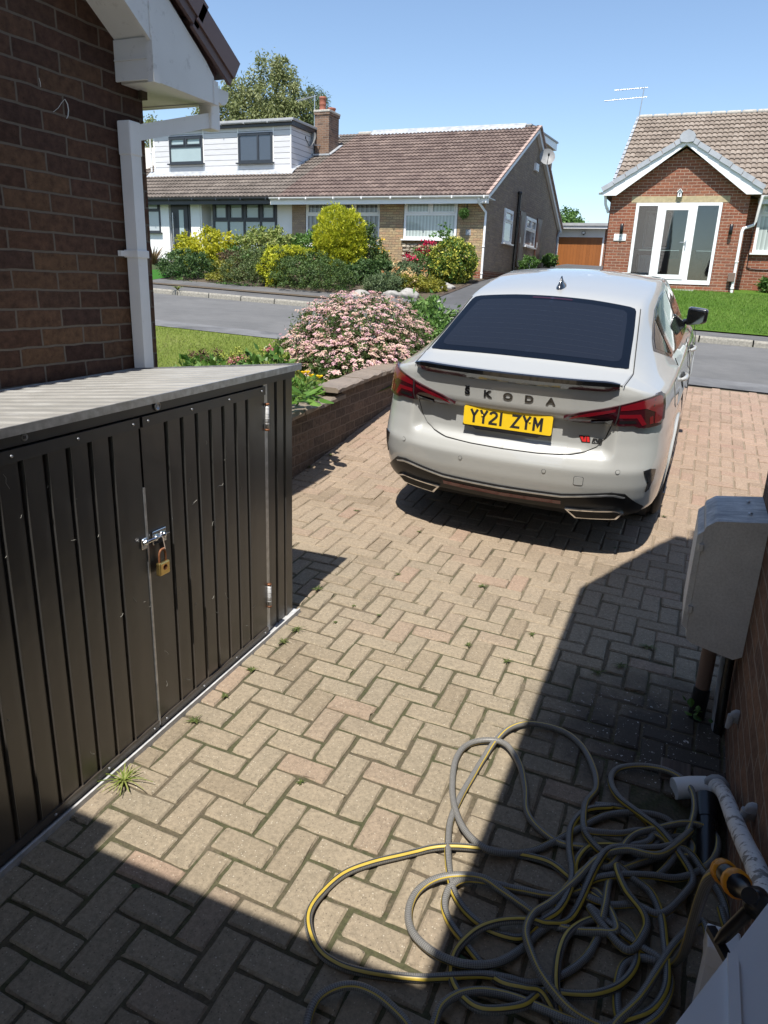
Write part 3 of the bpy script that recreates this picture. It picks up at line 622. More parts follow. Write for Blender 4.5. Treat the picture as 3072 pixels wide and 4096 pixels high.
# ================= right half: buff brick
B = thing('bungalow', 'buff brick bungalow with a brown tiled roof and a dark gable beside the driveway', 'house', (-10, YF, 2.2))
w = MB(); w.box(-10.03, -9.20, YF, YF + .25, 1.6, 4.34); w.box(-7.40, XG - .002, YF, YF + .25, 1.6, 4.34); w.box(-9.20, -7.40, YF + .06, YF + .25, 3.02, 3.12); w.box(-12.86, -10.03, YF + .25, YF + .5, 1.6, 4.34)
w.build('wall', M['brick_buff'], B)
w = MB(); n = 14
for i in range(n):
    for j in range(8):
        x0 = -9.20 + 1.8 * i / n; z0 = 2.0 + .13 * j
        if random.random() < .9: w.box(x0 + random.uniform(0, .01) - .0 , x0 + 1.8 / n * random.choice((1, 1, 1.9)) - .008, YF + random.uniform(-.03, .02), YF + .1, z0 + .004, z0 + .122, 0, .008)
w.box(-9.2, -7.4, YF + .035, YF + .2, 1.6, 3.04); w.build('stone_panel', M['stone'], B)
w = MB(); w.prism([(YF + .002, 1.5), (34.4, 1.9), (34.4, 4.34), (YR, ZR - .13), (YF + .002, 4.34)], XG - .25, XG, 'x'); w.build('gable_wall', M['brick_brown'], B)
w = MB(); w.box(XG - .3, XG + .015, YF - .012, 30, 1.5, 2.28); w.build('plinth', M['brick_red'], B)
w = MB(); w.box(XP + .2, XG - .3, YF + .6, 34.3, 1.6, 4.3); w.build('wall', M['brick_brown'], B)
window(B, south(YF + .05), -9.18, -7.42, 3.17, 4.31, [], M['upvc'], M['pane_blind'], 3.90, tops=[.5], fw=.07)
window(B, south(YF + .22), -12.82, -10.08, 2.95, 4.31, [.33, .66], M['upvc'], M['pane_curtain'], 3.90, fw=.065)
f = MB(); f.box(-13.9, XG + .18, YEV + .06, YEV + .085, 4.17, 4.385); f.box(-13.9, XG + .18, YEV + .085, YF + .4, 4.32, 4.345); f.build('fascia', M['upvc'], B)
f = MB(); gutter(f, -13.88, XG + .2, YEV - .01, 4.38); f.build('gutter', M['upvc'], B)
tiled(XP, XG + .16, YEV, ZEV, YR, ZR, M['tile_brown'], 'roof', B, keep=lambda x, y: not (26.3 < y < 26.95 and x < -13.7))
tiled(XP, XG + .16, YB2, ZB2, YR, ZR, M['tile_brown'], 'roof', B)
v = MB()
for (ya, za, yb, zb) in ((YEV - .02, ZEV, YR, ZR), (YB2, ZB2, YR, ZR)):
    n = 20
    for i in range(n):
        a = Vector((XG + .15, ya + (yb - ya) * i / n, za + (zb - za) * i / n + .03)); c = Vector((XG + .15, ya + (yb - ya) * (i + .97) / n, za + (zb - za) * (i + .97) / n + .02)); v.slab(a, c, .10, .05)
M['verge_pink'] = plain('pinkish_verge_tile', (.36, .26, .22), .85, var=.25, vs=9); v.build('verge_tiles', M['verge_pink'], B)
v = MB()
for (ya, za, yb, zb) in ((YEV, ZEV, YR, ZR), (YB2, ZB2, YR, ZR)):
    v.add([(x, y, z + dz) for x in (XG + .10, XG + .125) for (y, z) in ((ya, za), (yb, zb)) for dz in (-.20, 0)], [(0, 1, 3, 2), (4, 6, 7, 5), (0, 2, 6, 4), (1, 5, 7, 3), (0, 4, 5, 1), (2, 3, 7, 6)])
v.build('bargeboard', M['upvc'], B)
v = MB()
for (ya, za, yb, zb) in ((YEV, ZEV, YR, ZR), (YB2, ZB2, YR, ZR)):
    v.add([(x, y, z - .18) for x in (XG, XG + .12) for (y, z) in ((ya, za), (yb, zb))], [(0, 1, 3, 2)])
v.build('verge_soffit', M['upvc'], B)
# rear dormer showing over the ridge
r = MB(); r.prism([(YR + .02, 4.6), (33.3, 4.6), (33.3, 7.42), (YR + .02, 7.30)], -12.95, -6.82, 'x'); r = r.build('rear_dormer', M['brick_brown'], B)
t = MB(); t.prism([(YR - .08, 7.24), (33.6, 7.38), (33.6, 7.66), (YR - .08, 7.40)], -13.0, -6.74, 'x'); t.build('fascia', M['upvc'], r); t = MB(); t.prism([(YR - .12, 7.40), (33.65, 7.66), (33.65, 7.72), (YR - .12, 7.45)], -13.02, -6.70, 'x'); t.build('flat_roof', M['felt'], r)
t = MB(); t.add([(-12.98, YR - .34, ZR - .1), (-6.9, YR - .34, ZR - .1), (-6.9, YR - .06, ZR + .13), (-12.98, YR - .06, ZR + .13)], [(0, 1, 2, 3)]); t.build('flashing', M['lead'], r)
t = MB(); t.box(XP, -13.0, YR - .12, YR + .12, ZR - .04, ZR + .09, 0, .04); t.build('ridge_tiles', M['concrete'], B)
# gable side
window(B, east(XG - .01), 25.0, 26.15, 3.24, 4.30, [], M['upvc'], M['pane_sheer'], 3.92, fw=.07)
window(B, east(XG - .01), 28.15, 29.9, 3.32, 4.34, [], M['upvc'], M['pane_curtain'], 3.90, tops=[.5], fw=.07)
for (y0, y1) in ((27.15, 27.95), (30.1, 30.9)):
    d = MB(); d.box(y0, y1, 0, .05, 2.55, 4.42); d.box(y0 + .12, y1 - .12, .05, .06, 2.7, 3.4); d.box(y0 + .12, y1 - .12, .05, .06, 3.5, 4.28); dd = d.tf(east(XG)).build('door', M['door_red'], B)
    d = MB(); d.box(y0 + .06, y0 + .09, .05, .10, 3.35, 3.55); d.tf(east(XG)).build('handle', M['alu'], dd)
d = MB(); d.box(28.75, 29.2, 0, .10, 5.95, 6.2, 0, .01)
for k in range(4): d.box(28.8, 29.15, .10, .106, 5.99 + .05 * k, 6.01 + .05 * k)
d.tf(east(XG)).build('vent', M['upvc'], B)
sp = thing('soil_pipe', 'tall black soil pipe on the dark gable wall', 'pipe', (XG + .07, 26.65, 2.2))
d = MB(); d.tube([(XG + .075, 26.65, 2.2), (XG + .075, 26.65, 4.9)], .055, 12); d.build('pipe', M['pipe_black'], sp)
d = MB(); d.lathe([(.055, 0), (.075, .02), (.075, .1), (.0, .12)], (XG + .075, 26.65, 4.88), 'z', 12); d.build('vent_cowl', M['pipe_black'], sp)
downpipe('round white downpipe at the front corner of the buff brick bungalow', [(XG - .12, YEV, 4.33), (XG - .12, YEV + .05, 4.2), (XG + .03 , YF - .02, 3.95), (XG + .035, YF - .045, 3.85), (XG + .035, YF - .045, 1.9)], M['upvc'], .036)
downpipe('grey downpipe beside the oak coloured garage door', [(XG + .1, 34.6, 4.3), (XG + .05, 34.45, 4.0), (XG + .05, 34.45, 2.6)], M['felt'], .05)
def dish(label, c, az, size, arm_to):
    t = thing('satellite_dish', label, 'satellite dish', arm_to); a = math.radians(az); el = math.radians(22)
    d = Vector((math.sin(a) * math.cos(el), -math.cos(a) * math.cos(el), math.sin(el))); r = d.cross(Vector((0, 0, 1))).normalized(); u = r.cross(d)
    b = MB(); vs = []; c = Vector(c)
    for i in range(9):
        for k in range(24):
            q = i / 8; p = c + r * (size * .92 * q * math.cos(2 * PI * k / 24)) + u * (size * q * math.sin(2 * PI * k / 24)) + d * (size * .28 * q * q); vs.append(p)
    b.add(vs, [(i * 24 + k, i * 24 + (k + 1) % 24, (i + 1) * 24 + (k + 1) % 24, (i + 1) * 24 + k) for i in range(8) for k in range(24)], 0, True)
    b.build('reflector', M['dish'], t)
    b = MB(); e = c + d * size * 1.3 - u * size * .35; b.tube([c - u * size * .95 + d * size * .26, e], .012, 6); b.lathe([(.03, -.05), (.04, 0), (.03, .05)], e, 'z', 8); b.build('feed_arm', M['black_pl'], t)
    b = MB(); b.tube([c - d * .02, c - d * .12 - u * .1, Vector(arm_to)], .018, 6); b.build('bracket', M['alu'], t); return t
dish('grey satellite dish on the dark gable wall under the verge', (XG + .32, 29.35, 6.45), 20, .31, (XG, 29.45, 6.25))
dish('small grey satellite dish on the brick chimney', (-14.22, 25.95, 6.72), -25, .27, (-14.05, 26.2, 6.6))
# hanging ball and number plate on the pier
hb = thing('topiary_ball', 'round green topiary ball hanging from a bracket beside the buff wall window', 'topiary', (-7.1, YF - .3, 3.9))
hbm = MB(); hbm.tube([(-7.12, YF, 4.25), (-7.12, YF - .3, 4.27)], .012, 6); hbm.tube([(-7.12, YF, 3.98), (-7.12, YF, 4.27)], .012, 6); hbm.tube([(-7.12, YF - .29, 4.27), (-7.12, YF - .29, 4.02)], .005, 5); hbm.build('bracket', M['black_pl'], hb)
def text(name, s, size, mat, parent, mtx, ext=.004, off=0., font_scale=(1, 1), shear=0, local=False):
    cu = bpy.data.curves.new(name, 'FONT'); cu.body = s; cu.size = size; cu.align_x = 'CENTER'; cu.align_y = 'CENTER'; cu.extrude = ext; cu.offset = off; cu.shear = shear
    o = bpy.data.objects.new(name, cu); COL.objects.link(o); bpy.context.view_layer.update()
    me = bpy.data.meshes.new_from_object(o.evaluated_get(bpy.context.evaluated_depsgraph_get())); bpy.data.objects.remove(o)
    sc = Matrix.Diagonal((font_scale[0], font_scale[1], 1, 1)); me.transform(Matrix(mtx) @ sc)
    if not local: me.transform(Matrix.Translation(-ORIG[parent]))
    me.materials.clear(); me.materials.append(mat); q = bpy.data.objects.new(name, me); COL.objects.link(q); q.parent = parent; ORIG[q] = ORIG[parent]; return q
def face_s(x, y, z): return Matrix(((1, 0, 0, x), (0, 0, -1, y), (0, 1, 0, z), (0, 0, 0, 1)))
npl = thing('house_number', 'dark square house number plate reading 6 below the topiary ball', 'house number', (-7.03, YF, 3.38))
b = MB(); b.box(-7.11, -6.95, YF - .015, YF, 3.30, 3.46); b.build('plate', M['felt'], npl); text('digit', '6', .15, M['upvc'], npl, face_s(-7.03, YF - .017, 3.375), .002)
gm = thing('gas_meter_box', 'white gas meter box at the foot of the dark gable wall', 'meter box', (XG + .2, 29.0, 2.3))
b = MB(); b.box(XG, XG + .24, 29.2, 29.75, 2.2, 2.82, 0, .02); b.build('case', M['upvc'], gm); b = MB(); b.box(XG + .24, XG + .25, 29.24, 29.71, 2.25, 2.78, 0, .004); b.build('lid', M['upvc'], gm)
# ================= garage between the houses
YG = 37.0
gar = thing('garage', 'flat roofed brick garage with a golden oak door between the two houses', 'garage', (-5.9, YG, 2.8))
w = MB(); w.box(-7.5, -6.98, YG, YG + .3, 2.3, 4.56); w.box(-4.78, -4.3, YG, YG + .3, 2.3, 4.56); w.box(-7.5, -4.3, YG + .3, YG + 5, 2.3, 4.5); w.build('wall', M['brick_red'], gar)
w = MB(); w.box(-6.90, -4.86, YG + .02, YG + .08, 2.4, 4.2); w.build('door', M['garage_wood'], gar)
w = MB(); w.box(-6.98, -6.90, YG - .01, YG + .1, 2.4, 4.2); w.box(-4.86, -4.78, YG - .01, YG + .1, 2.4, 4.2); w.box(-6.98, -4.78, YG - .008, YG + .1, 4.2, 4.56); w.build('door_frame', M['upvc'], gar)
w = MB(); w.box(-7.4, -4.3, YG - .35, YG + 5, 4.56, 4.68); w.build('fascia', M['upvc'], gar)
w = MB(); w.box(-7.42, -4.28, YG - .4, YG + 5.1, 4.68, 4.80); w.build('flat_roof', M['felt'], gar)
fl = thing('floodlight', 'small black floodlight above the oak garage door', 'light', (-5.75, YG - .01, 4.35))
w = MB(); w.box(-5.83, -5.67, YG - .16, YG - .10, 4.33, 4.45, 0, .01); w.box(-5.77, -5.73, YG - .1, YG, 4.3, 4.4); w.build('housing', M['black_pl'], fl); w = MB(); w.box(-5.81, -5.69, YG - .165, YG - .16, 4.345, 4.435); w.build('lens', M['upvc'], fl)
# ================= red brick bungalow on the right
Y1, Y2 = 22.2, 23.5
R_ = thing('bungalow', 'red brick bungalow with a gabled porch bay and white french door', 'house', (-1, Y1, 2))
gp = [(-2.80, 1.2), (-2.14, 1.2), (-2.14, 4.14), (.04, 4.14), (.04, 1.2), (.66, 1.2), (.66, 4.38), (-1.06, 5.45), (-2.80, 4.38)]
w = MB(); w.prism(gp, Y1, Y1 + .22, 'y'); w.box(-2.14, .04, Y1 + .0, Y1 + .2, 1.2, 2.06); w.box(-2.80, -2.6, Y1 + .22, Y2, 1.2, 4.36); w.box(.46, .66, Y1 + .22, Y2, 1.2, 4.36)
w.box(-2.86, -2.801, Y2, Y2 + 8, 1.2, 4.3); w.box(.66, .98, Y2, Y2 + .25, 1.2, 4.36); w.box(.98, 4.2, Y2, Y2 + .25, 1.2, 2.93); w.box(4.2, 12, Y2, Y2 + .25, 1.2, 4.36)
w.build('wall', M['brick_red'], R_)
w = MB(); w.box(-2.27, .19, Y1 - .006, Y1 + .1, 4.142, 4.30, 0, .005); w.build('lintel', M['stone_lintel'], R_)
w = MB(); w.box(-.85, -.35, Y1 - .25, Y1 - .002, 1.5, 1.93); w.build('step', M['concrete'], R_)
# french door with side lights, and the porch room behind it
tf = south(Y1 + .05); b = MB(); fw = .07
for q in ((-2.13, .03, 2.07, 2.07 + .11), (-2.13, .03, 4.06, 4.135), (-2.13, -2.05, 2.18, 4.06), (-.045, .03, 2.18, 4.06), (-1.56, -1.43, 2.18, 4.06), (-.68, -.56, 2.18, 4.06)): b.box(q[0], q[1], 0, .07, q[2], q[3])
fd = b.tf(tf).build('door_frame', M['upvc'], R_)
b = MB()
for q in ((-1.43, -.68, 2.19, 2.31), (-1.43, -.68, 3.95, 4.05), (-1.43, -1.34, 2.31, 3.95), (-.78, -.68, 2.31, 3.95)): b.box(q[0], q[1], .005, .085, q[2], q[3])
dr_ = b.tf(tf).build('door', M['upvc'], R_)
b = MB(); b.box(-.745, -.715, .085, .10, 2.95, 3.2); b.slab((-.73, Y1 - .06, 3.12), (-.86, Y1 - .075, 3.12), .02, .02); 
b2 = MB(); b2.box(-.745, -.715, .085, .10, 2.95, 3.2).tf(tf); b2.slab((-.73, Y1 - .06, 3.14), (-.88, Y1 - .075, 3.14), .022, .022); b2.build('handle', M['alu'], dr_)
for (pa_, l, r, z0, z1) in ((fd, -2.05, -1.56, 2.18, 4.06), (dr_, -1.34, -.78, 2.31, 3.95), (fd, -.56, -.045, 2.18, 4.06)):
    p = MB(); p.box(l, r, .03, .036, z0, z1).tf(tf); p.build('pane', M['glass'], pa_)
M['room_wall'] = plain('pale_room_wall', (.50, .49, .47), .9, var=.05); M['room_dark'] = plain('dark_lower_wall', (.03, .03, .033), .6); M['wood_mid'] = plain('reddish_wood', (.22, .075, .035), .45, var=.25)
rm = MB(); rm.box(-2.59, .45, Y1 + 1.25, Y1 + 1.29, 3.0, 4.3); rm.box(-2.59, -2.56, Y1 + .23, Y1 + 1.25, 3.0, 4.3); rm.box(.42, .45, Y1 + .23, Y1 + 1.25, 3.0, 4.3); rm.box(-2.6, .46, Y1 + .1, Y1 + 1.3, 4.30, 4.33); rm.build('porch_room_wall', M['room_wall'], R_)
rm = MB(); rm.box(-2.59, .45, Y1 + 1.24, Y1 + 1.29, 1.9, 2.99); rm.box(-2.59, -2.55, Y1 + .23, Y1 + 1.25, 1.9, 2.99); rm.box(.41, .45, Y1 + .23, Y1 + 1.25, 1.9, 2.99); rm.box(-2.6, .46, Y1 + .2, Y1 + 1.3, 1.9, 2.05); rm.build('lower_wall', M['room_dark'], R_)  # lower walls and floor of the room in a near-black colour
rad = MB()
for i in range(11): rad.box(-1.98 + .055 * i, -1.93 + .055 * i, Y1 + 1.12, Y1 + 1.2, 2.18, 2.85, 0, .008)
rd = tag(rad.build('radiator', M['upvc']), 'white ribbed radiator seen through the left pane of the french door', 'radiator')
sbd = MB(); sbd.box(-1.15, -.25, Y1 + .75, Y1 + 1.15, 2.06, 2.75, 0, .01); sbd.box(-.9, -.45, Y1 + .8, Y1 + 1.1, 2.75, 3.0, 0, .02); tag(sbd.build('wooden_sideboard', M['wood_mid']), 'reddish wooden sideboard seen through the french door glass', 'cabinet')
wi = window(R_, south(Y1 + 1.235), -1.95, -1.2, 3.02, 4.05, [], M['render_white'], M['pane_sky'], sill=False, name='inner_window')
# gable trim
def rake(b, a, c, w_, t_): b.slab(a, c, w_, t_)
gb = MB()
for sx in (-1, 1):
    ex = -1.06 + sx * 1.97
    gb.add([(x, y, z) for y in (Y1 - .24, Y1 - .215) for (x, z) in ((ex, 4.30), (ex, 4.40), (-1.06, 5.64), (-1.06, 5.50), (ex - sx * .36, 4.30))], [(0, 1, 2, 3, 4), (9, 8, 7, 6, 5), (0, 5, 6, 1), (1, 6, 7, 2), (2, 7, 8, 3), (3, 8, 9, 4), (4, 9, 5, 0)])
    gb.add([(x, y, z) for y in (Y1 - .214, Y1) for (x, z) in ((ex - sx * .02, 4.31), (-1.06, 5.51))], [(0, 1, 3, 2)])
gb.build('bargeboard', M['upvc'], R_)
for sx in (-1, 1):
    for i in range(7):
        a, c = i / 7, (i + .97) / 7; ex = -1.06 + sx * 2.0; q = MB()
        p0 = Vector((ex + (-1.06 - ex) * a, Y1 - .2, 4.40 + 1.25 * a + .05)); p1 = Vector((ex + (-1.06 - ex) * c, Y1 - .2, 4.40 + 1.25 * c + .035)); q.slab(p0, p1, .18, .12); q.build('dry_verge', M['grey_ridge'], R_)
q = MB(); q.prism([(-1.06 + r_ * math.cos(a_), 5.66 + r_ * .92 * math.sin(a_)) for r_, a_ in ((.19, -.6), (.20, .2), (.19, .8), (.20, PI / 2), (.19, PI - .8), (.20, PI - .2), (.19, PI + .6), (.13, 1.5 * PI))], Y1 - .31, Y1 - .02, 'y'); q.build('ridge_cap', M['grey_ridge'], R_)
for sx in (-1, 1):                                  # porch roof slopes running back into the main roof
    ex = -1.06 + sx * 1.98; q = MB(); q.add([(ex, Y1 - .15, 4.40), (-1.06, Y1 - .15, 5.66), (-1.06, Y1 + 4, 5.66), (ex, Y1 + 4, 4.40), (ex, Y1 - .15, 4.33), (-1.06, Y1 - .15, 5.59), (-1.06, Y1 + 4, 5.59), (ex, Y1 + 4, 4.33)], [(0, 1, 2, 3), (4, 7, 6, 5), (0, 4, 5, 1), (1, 5, 6, 2), (2, 6, 7, 3), (3, 7, 4, 0)]); q.build('porch_roof', M['tile_tan'], R_)
RE, RZ, RR, RRZ = 23.15, 4.40, 28.3, 7.42
tiled(-3.0, 12.5, RE, RZ, RR, RRZ, M['tile_tan'], 'roof', R_)
tiled(-3.0, 12.5, 33.4, RZ, RR, RRZ, M['tile_tan'], 'roof', R_)
q = MB(); x = -3.0
while x < 12.4: q.box(x, x + .44, RR - .13, RR + .13, RRZ - .04, RRZ + .09, 0, .05); x += .45
q.build('ridge_tiles', M['concrete'], R_)
q = MB()
for i in range(17):
    a, c = i / 17, (i + .95) / 17; q.slab((-3.03, RE + (RR - RE) * a, RZ + (RRZ - RZ) * a + .04), (-3.03, RE + (RR - RE) * c, RZ + (RRZ - RZ) * c + .02), .08, .09)
q.build('verge_tiles', M['lead'], R_)
q = MB(); q.prism([(Y2, 1.2), (33.2, 1.2), (33.2, 4.3), (RR, RRZ - .1), (Y2, 4.36)], -2.99, -2.87, 'x'); q.build('gable_wall', M['brick_red'], R_)
q = MB(); q.box(.9, 12.5, RE + .05, RE + .08, 4.2, 4.4); q.box(.9, 12.5, RE + .08, Y2 + .1, 4.34, 4.36); q.build('fascia', M['upvc'], R_)
q = MB(); gutter(q, .92, 12.5, RE - .01, 4.40); gutter(q, -3.15, -2.9, Y1 - .1, 4.40); q.build('gutter', M['upvc'], R_)
window(R_, south(Y2 + .04), .98, 4.2, 2.97, 4.34, [.3, .7], M['upvc'], M['pane_blind'], 3.95, fw=.075)
downpipe('white downpipe with a swan neck on the right corner of the porch bay', [(.98, RE - .05, 4.38), (.95, RE - .02, 4.15), (.92, RE - .0, 3.75), (.88, RE + .0, 3.66), (.62, Y1 - .05, 3.50), (.60, Y1 - .05, 3.42), (.60, Y1 - .05, 1.75)], M['upvc'], .038)
downpipe('short white downpipe at the left eave of the red brick porch bay', [(-2.98, Y1 - .05, 4.36), (-2.95, Y1 - .02, 4.1), (-2.86, Y1 + .1, 3.9)], M['upvc'], .036)
def wall_light(label, x):
    t = thing('wall_light', label, 'wall light', (x, Y1, 3.45)); b = MB(); b.lathe([(.035, -.13), (.045, -.125), (.045, .125), (.035, .13)], (x, Y1 - .09, 3.47), 'z', 14); b.build('lamp_body', M['black_pl'], t); b = MB(); b.box(x - .03, x + .03, Y1 - .05, Y1, 3.42, 3.52); b.build('mount', M['black_pl'], t)
wall_light('black cylinder wall light above the white number sign', -2.43); wall_light('black cylinder wall light right of the french door', .33)
hs = thing('house_sign', 'white house sign with a 4 on the red brick porch bay', 'sign', (-2.45, Y1, 3.24))
b = MB(); b.box(-2.62, -2.29, Y1 - .02, Y1, 3.16, 3.34, 0, .01); b.build('plate', M['upvc'], hs); text('digit', '4', .09, M['black_pl'], hs, face_s(-2.455, Y1 - .021, 3.275), .001)
b = MB(); b.box(-2.57, -2.34, Y1 - .0215, Y1 - .02, 3.205, 3.211); b.box(-2.55, -2.36, Y1 - .0215, Y1 - .02, 3.188, 3.193); b.build('lettering', M['felt'], hs)
bd = thing('birdhouse', 'tiny white birdhouse on the stone lintel', 'birdhouse', (-1.06, Y1, 4.3))
b = MB(); b.prism([(-1.11, 4.27), (-1.01, 4.27), (-1.01, 4.39), (-1.06, 4.45), (-1.11, 4.39)], Y1 - .10, Y1 - .007, 'y'); b.build('house_box', M['upvc'], bd); b = MB(); b.slab((-1.13, Y1 - .06, 4.385), (-1.055, Y1 - .06, 4.475), .14, .015); b.slab((-.99, Y1 - .06, 4.385), (-1.065, Y1 - .06, 4.475), .14, .015); b.build('roof', M['upvc'], bd)
b = MB(); b.lathe([(0, -.006), (.02, -.006), (.02, 0)], (-1.06, Y1 - .1, 4.36), 'y', 10); b.box(-1.075, -1.045, Y1 - .103, Y1 - .1, 4.30, 4.33); b.build('entrance', M['black_pl'], bd)
mb = thing('meter_box', 'brown meter box low on the red brick porch bay', 'meter box', (.55, Y1, 2.26)); M['brown_box'] = plain('brown_box', (.17, .115, .09), .6)
b = MB(); b.box(.45, .62, Y1 - .12, Y1, 2.17, 2.40, 0, .01); b.build('case', M['brown_box'], mb); b = MB(); b.tube([(.53, Y1 - .02, 2.18), (.53, Y1 - .015, 1.8)], .012, 6); b.build('cable', M['black_pl'], mb)
ab = MB(); ab.box(1.15, 1.38, Y2 - .006, Y2, 1.98, 2.13); 
for i in range(8): ab.box(1.16 + .027 * i, 1.175 + .027 * i, Y2 - .012, Y2 - .006, 1.99, 2.12)
ab.build('air_brick', M['terracotta'], R_)
cb = MB(); cb.tube(crom([(.93, Y2 - .02, 4.2), (.90, Y2 - .02, 3.4), (.92, Y2 - .02, 2.75), (1.05, Y2 - .02, 2.55), (2.2, Y2 - .02, 2.56)], 6), .012, 5); cb.build('cable', M['black_pl'], R_)
# aerials
def aerial(label, base, h, beams, lean=0):
    t = thing('tv_aerial', label, 'aerial', base); b = MB(); x, y, z = base
    b.tube([(x, y, z), (x + lean, y, z + h)], .018, 8); b.build('mast', M['alu'], t)
    for (dz, L, az, n, r) in beams:
        b = MB(); c = Vector((x + lean, y, z + h - dz)); d = Vector((math.cos(az), math.sin(az), .06)); s = d.cross(Vector((0, 0, 1))).normalized(); b.tube([c + d * .12, c - d * L], .012, 6)
        for i in range(n): p = c - d * (L * (i + .5) / n); b.tube([p - s * r, p + s * r], .006, 5)
        b.build('antenna', M['alu'], t)
    return t
aerial('double yagi television aerial on the ridge of the red brick bungalow', (-3.02, RR, 7.3), 1.05, [(.02, .95, .15, 9, .12), (.30, 1.25, .1, 7, .10)], .06)
aerial('television aerial strapped to the bungalow chimney', (-14.33, 26.25, 6.7), 1.6, [(.05, .9, -.25, 8, .14)])
# ------------------------------------------------------------------ the car (built in its own axes: x right, y forward from the tail, z up)
def paint(name, col, rough=.28, coat=1., metal=0.):
    t = NT(name); f = t.noise(t.pos(), 900, 2); g = t.noise(t.pos(), 6, 5)
    t.set(Base_Color=t.mix(f, tuple(x * .94 for x in col), tuple(x * 1.06 for x in col)), Metallic=metal, Coat_Weight=coat, Coat_Roughness=.03)
    t.set(Roughness=t.math('ADD', t.math('MULTIPLY', g, .08), rough)); return t.mat
M['paint'] = paint('steel_grey_paint', (.375, .378, .362), .32)
M['gloss_black'] = paint('gloss_black_trim', (.008, .008, .009), .12)
M['tint'] = paint('privacy_glass', (.004, .006, .011), .04); M['tint'].node_tree.nodes['Principled BSDF'].inputs['Specular IOR Level'].default_value = 0.
M['tint_side'] = paint('side_glass', (.012, .014, .016), .03)
M['lamp_dark'] = paint('dark_red_lens', (.030, .003, .006), .1)
M['lamp_red'] = paint('red_lens', (.13, .004, .009), .12)
M['plate'] = plain('yellow_plate', (.80, .53, .015), .4, coat=.3, var=.04)
M['shut'] = plain('shut_line', (.012, .012, .012), .8)
M['badge_red'] = plain('badge_red', (.65, .03, .03), .3)
sl = .112; ex = Vector((1, 0, -.031)).normalized(); ey = Vector((0, 1, sl)); ey = (ey - ex * ex.dot(ey)).normalized(); ez = ex.cross(ey)
CA = Vector((-.965, 5.19, .381)); CO = CA - ey * 1.12
car = thing('parked_car', 'pale grey liftback car parked nose to the street on the block paving', 'car')
car.matrix_world = Matrix(((ex.x, ey.x, ez.x, CO.x), (ex.y, ey.y, ez.y, CO.y), (ex.z, ey.z, ez.z, CO.z), (0, 0, 0, 1))); ORIG[car] = Vector((0, 0, 0))
PXF = [0, .2, .4, .55, .68, .78, .86, .92, .96, .985, 1., 1.012, 1.026, 1.034, 1.032, 1.024, 1.0, .96, .86, .7, .4, 0]
PYO = [0, .005, .020, .042, .074, .112, .162, .232, .33, .50, .80, 1.2, 1.8, 2.4, 3., 3.5, 3.95, 4.28, 4.48, 4.6, 4.67, 4.69]
plan = np.array(crom(list(zip(PXF, PYO)), 10)); plan[:, 0] = plan[:, 0].clip(0, 1.04)
WZ = ([.18, .25, .35, .5, .65, .8, .9, .97, 1.02, 1.06, 1.12], [.81, .855, .880, .890, .888, .872, .856, .842, .826, .79, .74])
def Wd(z): return np.interp(z, *WZ)
Y1Z = ([.18, .24, .30, .36, .42, .50, .60, .65, .675, .695, .72, .80, .868, .892, .95, 1.0, 1.04, 1.08], [.22, .15, .095, .055, .030, .012, .002, .026, .044, .082, .088, .092, .092, .050, .046, .042, .036, .05])
Y2Z = ([.18, .24, .30, .36, .42, .50, .60, .65, .75, .87, 1.0, 1.04, 1.08], [.22, .15, .095, .055, .030, .012, .002, .018, .036, .046, .05, .05, .06])
def yrear(x, z):
    a = np.mean([np.interp(z + d, *Y1Z) for d in (-.006, 0, .006)], 0); b = np.mean([np.interp(z + d, *Y2Z) for d in (-.010, 0, .010)], 0)
    k = sstep(.53, .62, np.abs(x)); return a * (1 - k) + b * k
def rear(x, z):                                    # point of the tail at (x, z)
    ax = np.abs(x) / Wd(z); n = 101
    yo = np.interp(ax, plan[:n, 0], plan[:n, 1]); f = 1 - sstep(.25, .9, yo)
    return np.stack([x, yo + yrear(x, z) * f, z], -1)
HY = [-.1, .15, .35, .6, .9, 1.2, 1.6, 2.0, 2.5, 2.9, 3.3, 3.6, 4.2, 4.7]
XT = [.60, .60, .59, .575, .568, .576, .588, .596, .60, .62, .675, .70, .68, .60]
XB_ = [.66, .70, .755, .785, .80, .815, .828, .835, .838, .838, .835, .81, .75, .65]
ZS = [1.05, 1.045, 1.035, 1.022, 1.012, 1.006, 1., .99, .975, .96, .945, .92, .84, .62]
DRP = [.008, .010, .014, .022, .03, .038, .045, .047, .042, .03, .02, .015, .02, .02]
ZCY = [-.1, .05, .10, .30, .36, .5, .7, .9, 1.03, 1.15, 1.3, 1.6, 1.9, 2.2, 2.5, 2.75, 3.1, 3.45, 3.6, 4.1, 4.5, 4.7]
ZCZ = [1.07, 1.078, 1.085, 1.118, 1.135, 1.19, 1.265, 1.338, 1.385, 1.415, 1.436, 1.462, 1.474, 1.472, 1.452, 1.41, 1.22, 1.02, .985, .90, .76, .62]
zc_s = np.array(crom(list(zip(ZCY, ZCZ)), 6))
def h0(x, y):
    xt, xb, zs, dr = (np.interp(y, HY, q) for q in (XT, XB_, ZS, DRP)); zc = np.interp(y, zc_s[:, 0], zc_s[:, 1]); ax = np.abs(x); zt = zc - dr
    f = ((ax - xt) / (xb - xt)).clip(0, 1)
    zin = zc - dr * (ax / xt) ** 2.2; zmid = zt + (zs - zt) * (f ** .92); zout = zs - .05 * ((ax - xb) / .06).clip(0, 2) ** 1.6
    return np.where(ax < xt, zin, np.where(ax < xb, zmid, zout))
def Hf(x, y): return np.mean([h0(np.abs(x) + d, y) for d in np.linspace(-.03, .03, 7)], 0)
